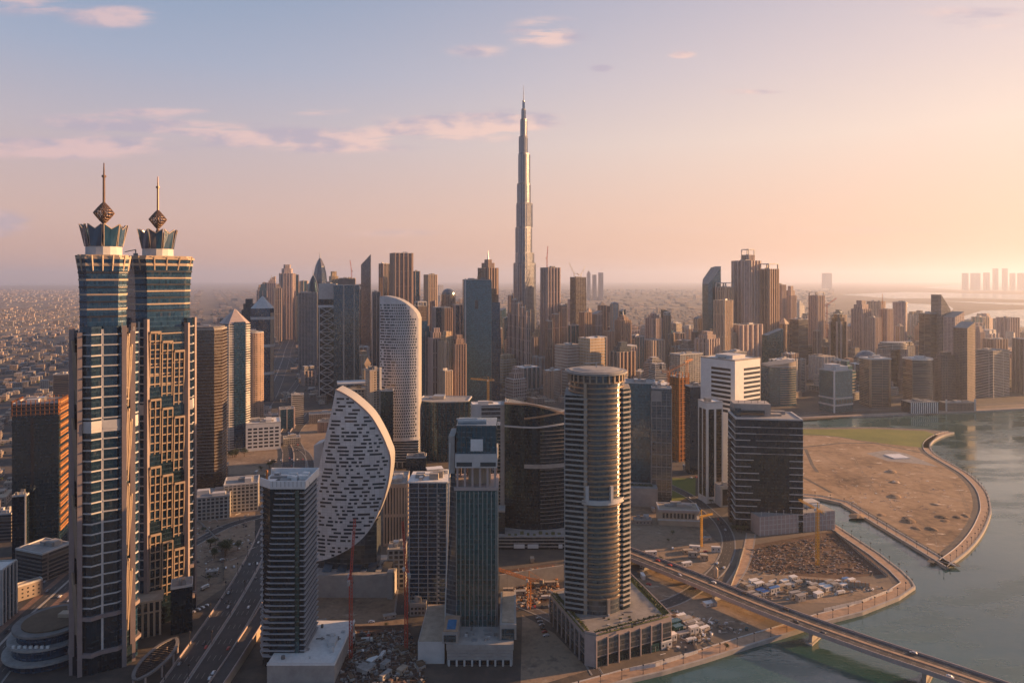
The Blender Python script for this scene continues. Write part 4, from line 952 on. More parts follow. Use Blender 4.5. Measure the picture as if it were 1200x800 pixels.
for nm, pl, zt in (('left', [(-23.5, -17.5), (-7.5, -20.8), (-7.5, -4), (-23.5, 14)], cz(459)), ('right', [(20.2, -10), (25.6, -5), (25.6, 14), (12, 16), (12, -8)], cz(453))):
    m = MB(); m.prism(pl, hp, zt); wg_ = m.build('wing_glass', 'glass_black', p)
    bands(p, pl, hp + 3, zt, 3.85, 1.3, .8, 'concrete', 'balcony_band')
    m = MB(); m.prism(grow(pl, .3), zt, zt + .6); m.build('wing_roof', 'roof_grey', p)
for a in (-112, -66):
    m = MB(); m.box((rr + .4) * math.cos(R(a)), (rr + .4) * math.sin(R(a)), hp, H1 - 6 if a == -112 else hp + 12, 1.8, 2.2, R(a)); m.build('pier', 'stone_gold', p)
for sg in (-1, 1):
    a = R(-84 + sg * 24); m = MB(); m.box((rr + .6) * math.cos(a), (rr + .6) * math.sin(a), cut, cut + 12, 2.4, 2.2, a); m.build('pier', 'offwhite', p)
# podium: corner points on the ground
P1, P2, P3 = gp(787, 757), gp(691, 783), gp(645, 728)
P4 = (P1[0] + P3[0] - P2[0] + 6, P1[1] + P3[1] - P2[1] + 4)
q = thing('podium_block', 'stone podium with tall glazed bays and a planted roof under the round tower', 'podium', (P2[0], P2[1], 0))
pl = [(a - P2[0], b - P2[1]) for a, b in (P3, (P2[0] - 3, P2[1] + 4), (P2[0] + 4.6, P2[1] + .9), P1, P4)]
m = MB(); m.prism(pl, 0, hp - 1); m.build('wall', 'stone_pink', q)
m = MB(); m.prism(scl(pl, .995), hp - 1, hp); rf = m.build('roof', 'pavers_grey', q)
for a_, b_, nb in ((pl[2], pl[3], 7), (pl[0], pl[1], 8)):
    A, B = Vector(a_), Vector(b_); L = (B - A).length; dv = (B - A) / L; nn = Vector((dv.y, -dv.x)); an = math.atan2(dv.y, dv.x)
    for i in range(nb):
        c_ = A + dv * (L * (i + .5) / nb) + nn * .1; bw = L / nb - 1.5
        m = MB(); m.box(c_.x, c_.y, 8, hp - 4.5, bw, .5, an); m.build('bay_window', 'glass_grey', q)
        m = MB(); m.box(c_.x, c_.y, .4, 7.2, bw, .4, an); m.build('shop_window', 'glass_black', q)
        m = MB(); c2 = A + dv * (L * i / nb) + nn * .5; m.box(c2.x, c2.y, 0, hp - 3.4, .9, 1.1, an); m.build('pilaster', 'stone_pink', q)
out = scl(pl, .97)
m = MB(); wall_strip(m, pl + [pl[0]], -.8, .8, hp - .02, hp + 1.1); m.build('parapet', 'stone_pink', q)
r2 = random.Random(6)
def hedge_strip(name, a, b, wd, z, parent, n):
    m = MB()
    for i in range(n):
        k = r2.random(); x = a[0] + (b[0] - a[0]) * k + r2.uniform(-wd, wd); y = a[1] + (b[1] - a[1]) * k + r2.uniform(-wd, wd); s = r2.uniform(.4, .9); zz = z + r2.random() * 1.5
        v = [Vector((r2.gauss(0, s), r2.gauss(0, s), r2.gauss(0, s * .6))) + Vector((x, y, zz)) for _ in range(3)]; m.quad(v)
    return m.build(name, r2.choice(['leaf', 'leaf_dry']), parent)
for a_, b_ in ((pl[0], pl[1]), (pl[2], pl[3]), (pl[3], pl[4])):
    a2 = (a_[0] * .93 + 1, a_[1] * .93 + 2); b2 = (b_[0] * .93 + 1, b_[1] * .93 + 2)
    hedge_strip('roof_hedge', a2, b2, 1.6, hp, rf, 900)
m = MB()
for a_, b_ in ((pl[0], pl[1]), (pl[2], pl[3]), (pl[3], pl[4])): ribbon(m, [(a_[0] * .93 + 1, a_[1] * .93 + 2), (b_[0] * .93 + 1, b_[1] * .93 + 2)], -2.6, 2.6, hp + .05)
m.build('planting_bed', 'lawn', rf)
for i in range(12):
    m = MB(); m.box(24 + r2.uniform(-12, 12), 16 + r2.uniform(-8, 14), hp, hp + r2.uniform(.6, 1.6), r2.uniform(1, 2.4), r2.uniform(.8, 1.6), .3); m.build('roof_bench', r2.choice(['metal_dark', 'offwhite', 'leaf']), rf)
# white corner tower ------------------------------------------------------------------------------------
def face_frame(T, i):
    """local start, direction, outward normal, length and heading of wall i of a tower"""
    a, b = Vector(T['poly'][i]), Vector(T['poly'][(i + 1) % len(T['poly'])]); L = (b - a).length; dd = (b - a) / L
    return a, dd, Vector((dd.y, -dd.x)), L, math.atan2(dd.y, dd.x)
def on_face(T, i, f0, f1, z0, z1, out, mat, name, depth_in=.4):
    a, dd, nn, L, an = face_frame(T, i); c_ = a + dd * (L * (f0 + f1) / 2) + nn * ((out - depth_in) / 2)
    m = MB(); m.box(c_.x, c_.y, z0, z1, L * (f1 - f0), out + depth_in, an); return m.build(name, mat, T['root'])
T = tower('corner_tower', 'bright white corner tower with black window strips beside the black office block', 821, 891, 419, 577, 36, 1.0, 'white', cat='tower', roof='roof_white')
h = T['h']
for k in range(10):
    z = h - 14 - k * 6.0
    on_face(T, 3, .32, .88, z, z + 3.3, .06, 'window_dark', 'window_strip'); on_face(T, 0, .34, .99, z, z + 3.3, .06, 'window_dark', 'window_strip')
for k in range(14):
    z = h - 76 - k * 6.0
    if z > 14: on_face(T, 0, .34, .99, z, z + 3.3, .06, 'window_dark', 'window_strip')
m = MB(); m.prism(scl(T['poly'], .5), h + .2, h + 5); m.build('roof_block', 'offwhite', T['root'])
T2 = tower('front_block', 'white framed slab with two black glass stripes standing before the white corner tower', 818, 847, 470, 590, 14, .9, 'white', roof='roof_white')
for i in (0, 3):
    on_face(T2, i, .14, .47, 8, T2['h'] - 8, .08, 'glass_black', 'glass_stripe'); on_face(T2, i, .60, .93, 8, T2['h'] - 8, .08, 'glass_bronze', 'glass_stripe')
q = tower('entrance_block', 'low white framed entrance block between the white slab and the black office block', 838, 858, 568, 594, 10, 1.0, 'offwhite', cat='building')
on_face(q, 0, .15, .85, 2, q['h'] - 3, .1, 'window_dark', 'window')
# black office block
T = tower('office_block', 'broad black glass office block crossed by thin pale ledges', 853, 941, 487, 624, -7, .62, 'glass_black', roof='roof_grey')
h = T['h']; z = 12
k = 0
while z < h - 3:
    on_face(T, 0, 0, .30 - .08 * math.sin(k * 1.7), z, z + .8, .7, 'offwhite', 'ledge'); on_face(T, 3, 0, 1, z, z + .8, .7, 'offwhite', 'ledge')
    on_face(T, 0, .80, 1.0, z, z + .8, .7, 'offwhite', 'ledge'); on_face(T, 1, 0, 1, z, z + .8, .7, 'offwhite', 'ledge')
    if z > h * .66: on_face(T, 0, .30, .80, z, z + .6, .5, 'concrete', 'ledge')
    z += 7.2; k += 1
m = MB(); m.box(-T['w'] * .20, T['d'] * .12, h, h + 14, T['w'] * .56, T['d'] * .5); cb = m.build('crown_block', 'concrete', T['root'])
m = MB(); m.box(-T['w'] * .22, -T['d'] * .16, h + 2, h + 7, T['w'] * .4, 1.0); m.build('louvre', 'window_dark', cb)
m = MB(); m.box(-T['w'] * .43, T['d'] * .1, h, h + 9, T['w'] * .1, T['d'] * .6); m.build('side_crown', 'glass_dark', T['root'])
for k in range(5):
    m = MB(); m.box(-T['w'] * .4 + k * T['w'] * .1, -T['d'] * .02, h + 14, h + 17, .4, .4); m.build('aerial', 'metal_dark', cb)
L_ = tower('side_block', 'narrow dark red-brown glass block with close ledges on the black office block left side', 853, 869, 512, 612, -7, .8, 'glass_bronze', cat='block')
bands(L_['root'], L_['poly'], 8, L_['h'] - 2, 3.8, .5, .5, 'concrete_red', 'ledge')
# its podium: long pale stone box with a gridded skin
A = gp(886, 628); B = gp(975, 620)
q = thing('podium_block', 'long pale stone podium with gridded panels and roof lamps before the black office block', 'podium', ((A[0] + B[0]) / 2, (A[1] + B[1]) / 2 + 17, 0), math.atan2(B[1] - A[1], B[0] - A[0]))
Lp = math.hypot(B[0] - A[0], B[1] - A[1]); zp = zat(606, A[1]); OCC.append(((A[0] + B[0]) / 2, A[1] + 15, 40))
m = MB(); m.box(0, 0, 0, zp, Lp, 34); m.build('wall', 'stone_pink', q); m = MB(); m.box(0, 0, zp, zp + .4, Lp - .6, 33.4); rf = m.build('roof', 'roof_grey', q); zp_stone = zp + .4
for i in range(19):
    m = MB(); m.box(-Lp / 2 + 1 + (Lp - 2) * i / 18, -17.2, 0, zp, .7, .6); m.build('pilaster', 'offwhite', q)
for i in range(3):
    m = MB(); m.box(0, -17.1, 5.5 + i * 5.2, 6.0 + i * 5.2, Lp, .5); m.build('floor_band', 'offwhite', q)
for i in range(6):
    m = MB(); m.beam((-Lp * .46 + i * 9, -15, zp + .4), (-Lp * .46 + i * 9, -15, zp + 4.2), .35); m.box(-Lp * .46 + i * 9, -15, zp + 4, zp + 4.7, 1.0, .7); m.build('roof_lamp', 'offwhite', rf)
m = MB(); m.box(Lp * .3, 4, zp + .4, zp + 6, 20, 14); bx = m.build('roof_housing', 'offwhite', rf); m = MB(); m.box(Lp * .34, -2, zp + .4, zp + 4.4, 9, 6); m.build('roof_unit', 'roof_white', rf)
m = MB(); m.beam((Lp * .2, -8, zp + .6), (Lp * .46, 10, zp + 3), .5); m.build('roof_pipe', 'metal', rf)
# teal pair behind the round tower
T = tower('glass_slab', 'dark teal glass slab standing right behind the round tower', 732, 768, 447, 584, -10, .8, 'glass_sea', roof='roof_grey')
on_face(T, 0, .9, .97, 0, T['h'] + 2, .9, 'metal', 'fin'); m = MB(); m.beam((-8, 0, T['h']), (-8, 0, T['h'] + 6), .5); m.build('aerial', 'metal', T['root'])
T = tower('stepped_slab', 'grey gridded glass slab joined to the right of the dark teal slab', 763, 787, 454, 590, -10, .7, 'glass_grey', roof='roof_grey')
on_face(T, 0, .0, .5, T['h'] - 16, T['h'] - 3, .5, 'concrete', 'screen'); fins(T['root'], T['poly'], 10, T['h'] - 6, 6, .5, .6, 'concrete', skip=(2,))
bands(T['root'], T['poly'], 14, T['h'] - 8, 15, .8, .7, 'concrete', 'floor_band')
q = thing('podium_block', 'plain grey podium wall with bushes on its roof behind the round tower', 'podium', (xat(752, 830), 838, 0), R(-8)); m = MB(); m.box(0, 0, 0, 22, 40, 24); m.build('wall', 'concrete', q)
m = MB(); m.box(0, 0, 22, 22.4, 39, 23); rf = m.build('roof', 'roof_grey', q); hedge_strip('roof_bush', (-14, -2), (14, -2), 3, 22.4, rf, 500)
# orange scaffolded frame
T = tower('unfinished_tower', 'unfinished concrete frame wrapped in orange scaffolding left of the white corner tower', 785, 807, 441, 541, 30, 1.0, 'f_scaffold', cat='unfinished tower')
bands(T['root'], T['poly'], 5, T['h'], 7, .6, .9, 'crane_orange', 'scaffold_deck'); fins(T['root'], T['poly'], 0, T['h'] + 6, 7, .5, 1.0, 'crane_orange', 'scaffold_pole')
tower('glass_block', 'black glass block half hidden between the orange scaffolding and the white corner tower', 803, 824, 452, 556, 10, .8, 'glass_dark')
# sandstone villa office on the lot, in front of the curved road
T = tower('villa_office', 'square sandstone office with a row of arched windows on the sandy lot', 769, 820, 594, 617, -6, .55, 'stone_gold', roof='roof_sand', cat='office', nplant=6)
for i in range(9): on_face(T, 0, .10 + i * .09, .15 + i * .09, T['h'] * .5, T['h'] * .82, .05, 'window_dark', 'window')
on_face(T, 0, -.02, 1.02, T['h'] * .34, T['h'] * .42, .6, 'offwhite', 'ledge'); on_face(T, 0, -.02, 1.02, T['h'] - 1.6, T['h'] + .6, .8, 'stone_pink', 'cornice')
# dark construction-topped tower on the far left
T = tower('dark_tower', 'dark green glass tower with red unfinished top floors left of the crown towers', 14, 79, 470, 652, 18, .7, 'glass_dark', cat='tower', roof='concrete_red')
h = T['h']
fins(T['root'], T['poly'], h - 12, h + 3.5, 4, .5, .6, 'crane_orange', 'scaffold_pole'); bands(T['root'], T['poly'], h - 11, h + 1, 4, .8, .8, 'concrete_red', 'floor_slab')
for i in (1,):
    for z in range(20, int(h), 8): on_face(T, i, .1, 1.0, z, z + 4.6, .9, 'f_scaffold', 'scaffold_bay')
on_face(T, 0, .40, .46, h * .45, h - 14, .1, 'window_dark', 'glass_slot')
s = tower('side_block', 'lower dark glass block leaning on the dark green tower at far left', 14, 34, 580, 657, 18, .5, 'glass_black', cat='block')
on_face(s, 0, .86, .96, 0, s['h'] + 3, .6, 'offwhite', 'pier')
q = tower('parking_block', 'dark striped parking deck at the foot of the dark green tower', 18, 84, 640, 683, -20, .8, 'f_stripe_d', cat='car park')
T = tower('ribbed_block', 'grey office block with white vertical ribs cut by the left picture edge', -40, 19, 664, 735, 8, .8, 'glass_dark', cat='office', roof='roof_white')
fins(T['root'], T['poly'], 0, T['h'] + 1, 5.5, 1.1, 1.0, 'offwhite', 'rib')
tower('orange_shed', 'long shed with an ochre roof beside the red laned road', 18, 50, 682, 705, 52, .35, 'f_house', cat='shed', roof='stone_gold', nplant=0)
# brown balconied tower and its gridded podium, right of the crown towers
T = tower('brown_tower', 'dark brown apartment tower ringed with balconies right of the crown towers', 219, 266, 385, 577, 10, 1.0, 'glass_bronze', fp='cham', roof='concrete')
bands(T['root'], T['poly'], 24, T['h'] - 3, 4.2, .9, .9, 'concrete_dark', 'balcony_band')
m = MB(); m.prism([(x * .9, y * .9) for x, y in T['poly']], T['h'] + .3, T['h'] + 3.5); m.build('roof_block', 'concrete_dark', T['root'])
T = tower('gridded_podium', 'grey gridded podium under the brown apartment tower', 220, 272, 578, 612, 18, .8, 'f_grid', cat='podium')
T = tower('stepped_podium', 'stepped grey podium right of the gridded podium by the sandy lot', 262, 304, 563, 602, 18, .9, 'f_grid', cat='podium')
# pyramid topped tower
T = tower('pyramid_tower', 'slim striped tower with a pale pyramid roof', 257, 293, 362, 530, 34, 1.0, 'f_stripe', fp='cham', crown='pyramid', crown_mat='stone_pink')
bands(T['root'], T['poly'], 20, T['hb'] - 2, 4.0, 1.1, .7, 'offwhite', 'balcony_band')
on_face(T, 0, .3, .95, 6, T['hb'] + 3, 1.0, 'glass_blue', 'glass_bay')
for (x, y) in scl(T['poly'], 1.0)[::2]:
    m = MB(); m.beam((x, y, T['hb'] - 6), (x * .1, y * .1, T['h'] - 1), .9); m.build('roof_rib', 'offwhite', T['root'])
T = tower('bronze_tower', 'dark bronze tower with a golden curved flank behind the pyramid topped tower', 284, 309, 389, 500, 30, 1.0, 'f_brown2', fp='bow'); bands(T['root'], T['poly'], 12, T['h'] - 4, 4, .7, .5, 'stone_gold', 'balcony_band')
T = tower('blue_tower', 'dark blue glass tower with a cream faceted crown left of the highway', 294, 321, 347, 471, 20, 1.0, 'glass_blue', fp='cham', crown='pyramid', crown_mat='offwhite')
bands(T['root'], T['poly'], 60, T['hb'], 62, 6, .8, 'offwhite', 'belt_band')
for i in (1, 3): on_face(T, i, .1, .9, 0, T['hb'] - 10, .7, 'stone_gold', 'pier')
tower('dark_slab', 'dark slab tower just behind the cream crowned blue tower', 283, 301, 350, 455, 10, .8, 'glass_black', crown='steps')
T = tower('white_block', 'white low office block with rows of deep set windows by the sandy yard', 288, 329, 493, 529, 20, .8, 'white', cat='office', roof='roof_white', nplant=8)
for i in (0, 3, 1):
    a, dd, nn, Lf, an = face_frame(T, i)
    for r_ in range(6):
        for c_ in range(6): on_face(T, i, .06 + c_ * .155, .06 + c_ * .155 + .11, 5 + r_ * (T['h'] - 9) / 6, 5 + r_ * (T['h'] - 9) / 6 + 3.0, .04, 'window_dark', 'window')
# towers by the lattice tower
T = tower('grey_slab', 'plain pale grey slab tower at the highway bend', 350, 372, 343, 441, 14, .7, 'f_grey'); fins(T['root'], T['poly'], 0, T['h'], 9, 1.5, .8, 'concrete', 'rib')
T = tower('lattice_tower', 'dark glass tower with a white cross braced lattice down its face', 373, 397, 333, 468, 6, 1.0, 'glass_black', roof='concrete')
h = T['h']; m = MB(); a, dd, nn, Lf, an = face_frame(T, 0)
def FP(f, z, o=.9):
    q = a + dd * (Lf * f) + nn * o; return (q.x, q.y, z)
nseg = 11; zt = h * .80
for k in range(nseg):
    z0, z1 = 6 + (zt - 6) * k / nseg, 6 + (zt - 6) * (k + 1) / nseg
    m.beam(FP(.08, z0), FP(.9, z1), 1.6); m.beam(FP(.9, z0), FP(.08, z1), 1.6); m.beam(FP(.06, z1), FP(.92, z1), 1.6)
m.beam(FP(.06, 0), FP(.06, zt), 2.2); m.beam(FP(.92, 0), FP(.92, zt), 2.2); m.build('lattice_brace', 'offwhite', T['root'])
on_face(T, 0, 0, 1, zt, zt + 5, 1.0, 'white', 'belt_band'); on_face(T, 0, .02, .98, h - 34, h + 2, .8, 'offwhite', 'crown_screen')
T = tower('dark_slab', 'tall dark teal slab right of the white lattice tower', 391, 421, 334, 472, 14, .7, 'glass_teal', roof='concrete')
T['root']['label'] = 'tall dark teal slab with a pale vertical seam right of the white lattice tower'; on_face(T, 0, .36, .42, 0, h, .9, 'concrete', 'seam'); on_face(T, 0, .78, .82, 0, h, .7, 'concrete', 'seam')
m = MB(); m.box(0, 0, T['h'], T['h'] + 14, T['w'] * .7, T['d'] * .7); m.build('roof_block', 'concrete_dark', T['root'])
# green-white frame building left of the perforated tower
T = tower('frame_block', 'pale narrow block with a sunlit side left of the perforated tower', 428, 447, 433, 560, 30, 1.2, 'f_beige2'); on_face(T, 0, .82, 1.0, 0, T['h'] + 4, 1.0, 'offwhite', 'pier')
T = tower('frame_block', 'low gridded block with a white projecting roof behind the sail tower', 402, 434, 455, 556, 16, .8, 'f_grid', roof='roof_white'); m = MB(); m.box(-6, 0, T['h'] + 8, T['h'] + 10, T['w'] * 1.15, T['d']); m.build('roof_canopy', 'offwhite', T['root'])
for s_ in (-1, 1):
    m = MB(); m.box(-6 + s_ * 9, 0, T['h'], T['h'] + 8, 1.4, 1.4); m.build('canopy_post', 'offwhite', T['root'])
T = tower('finial_tower', 'small sand tower topped by a diamond shaped panel', 424, 437, 433, 540, 30, 1.0, 'f_gold', cat='tower')
m = MB(); m.loft([rect(1, 1), rect(11, 3), rect(1, 1)], [T['h'], T['h'] + 9, T['h'] + 18], True, True); m.build('diamond_panel', 'stone_gold', T['root'])
T = tower('black_block', 'black glass block tucked between the sail tower and the perforated tower', 446, 461, 457, 560, 8, .9, 'glass_black', roof='concrete_dark')
# dark curtain wall block with the curved roof
T = tower('curtain_block', 'wide dark green curtain wall block with a shallow bowed roof', 490, 553, 467, 541, -4, .5, 'glass_teal', fp='bow', roof='roof_grey'); fins(T['root'], T['poly'], 0, T['h'] - 1, 7, .6, .5, 'metal_dark', 'fin')
T = tower('white_block', 'small white framed block right of the dark green curtain wall block', 552, 590, 473, 556, 6, .6, 'glass_grey', cat='office', roof='roof_white'); bands(T['root'], T['poly'], 10, T['h'], 6, 1.2, .7, 'offwhite', 'floor_band')
on_face(T, 0, 0, .3, 0, T['h'] + 2, .9, 'offwhite', 'pier')
# big teal tower
T = tower('teal_tower', 'wide teal glass tower with a dull lower slab at its right side', 542, 576, 328, 478, 8, .7, 'glass_sea', roof='metal_dark'); on_face(T, 0, .03, .08, 0, T['h'] + 3, .8, 'metal', 'seam'); on_face(T, 1, .05, .5, 0, T['h'] - 4, .8, 'f_brown', 'side_bay')
on_face(T, 0, .40, .52, T['h'] - 62, T['h'] - 44, .1, 'window_dark', 'window'); m = MB(); m.beam((0, 0, T['h']), (3, 0, T['h'] + 14), .8); m.beam((3, 0, T['h'] + 14), (12, 0, T['h'] + 18), .7); m.build('roof_cradle', 'metal_dark', T['root'])
tower('dark_slab', 'dark blue slab with a brown top attached to the right of the teal tower', 571, 586, 338, 474, 8, .8, 'glass_blue', crown='steps', crown_mat='f_brown')
# Burj: tapering three winged supertall
By = 2030.0; bz = lambda b: zat(b, By); bx = xat(613.5, By)
p = thing('supertall_tower', 'silver supertall tower rising in steps to a needle far above all others', 'skyscraper', (bx, By, 0)); OCC.append((bx, By, 75))
def ypoly(radii, wd):
    pts = []
    for k in range(3):
        a = R(22 + 120 * k); r_ = radii[k]; nn = Vector((math.cos(a), math.sin(a))); tt = Vector((-nn.y, nn.x))
        for q in (-1, -.6, 0, .6, 1): pts.append(tuple(nn * (r_ - wd * (1 - math.cos(q * 1.3))) + tt * (wd * q)))
    return pts
tiers = [(z_, a_ * .88, b_ * .88, c_ * .88, w_ * .9) for z_, a_, b_, c_, w_ in [(0, 46, 58, 54, 17), (120, 46, 50, 50, 16), (185, 45, 40, 44, 15), (bz(308), 39, 32, 36, 14), (bz(296), 31, 32, 32, 13), (bz(266), 33, 28, 25, 12.5), (bz(238), 26, 25, 24, 12), (bz(215), 24, 20, 22, 11), (bz(180), 15, 18, 18, 9), (bz(160), 13, 12, 14, 7), (bz(140), 8, 8, 10, 4.5), (bz(128), 4.5, 4, 4.5, 2.6), (bz(118), 2, 2, 2, 1.2)]]
for (z, a, b, c_, wd), nx in zip(tiers, tiers[1:]):
    m = MB(); m.prism(ypoly((a, b, c_), wd), z, nx[0]); m.build('wing_tier', 'f_burj', p)
    m = MB(); m.prism(grow(ypoly((a, b, c_), wd), .4), nx[0] - 4.5, nx[0] - 1, True, True); m.build('belt_band', 'f_burj', p)
    pl = ypoly((a, b, c_), wd); m = MB()
    for (x, y) in pl[::1]: m.box(x, y, z, nx[0] - 5, 1.1, 1.1)
    m.build('fin', 'metal', p)
m = MB(); m.cone(0, 0, tiers[-1][0], bz(100), 1.6, .35, 8); m.build('spire', 'metal', p)
plain('rib_brown', (.42, .30, .23), .7, var=.1); plain('rib_mauve', (.50, .40, .36), .7, var=.1); plain('rib_sand', (.56, .44, .34), .7, var=.1)
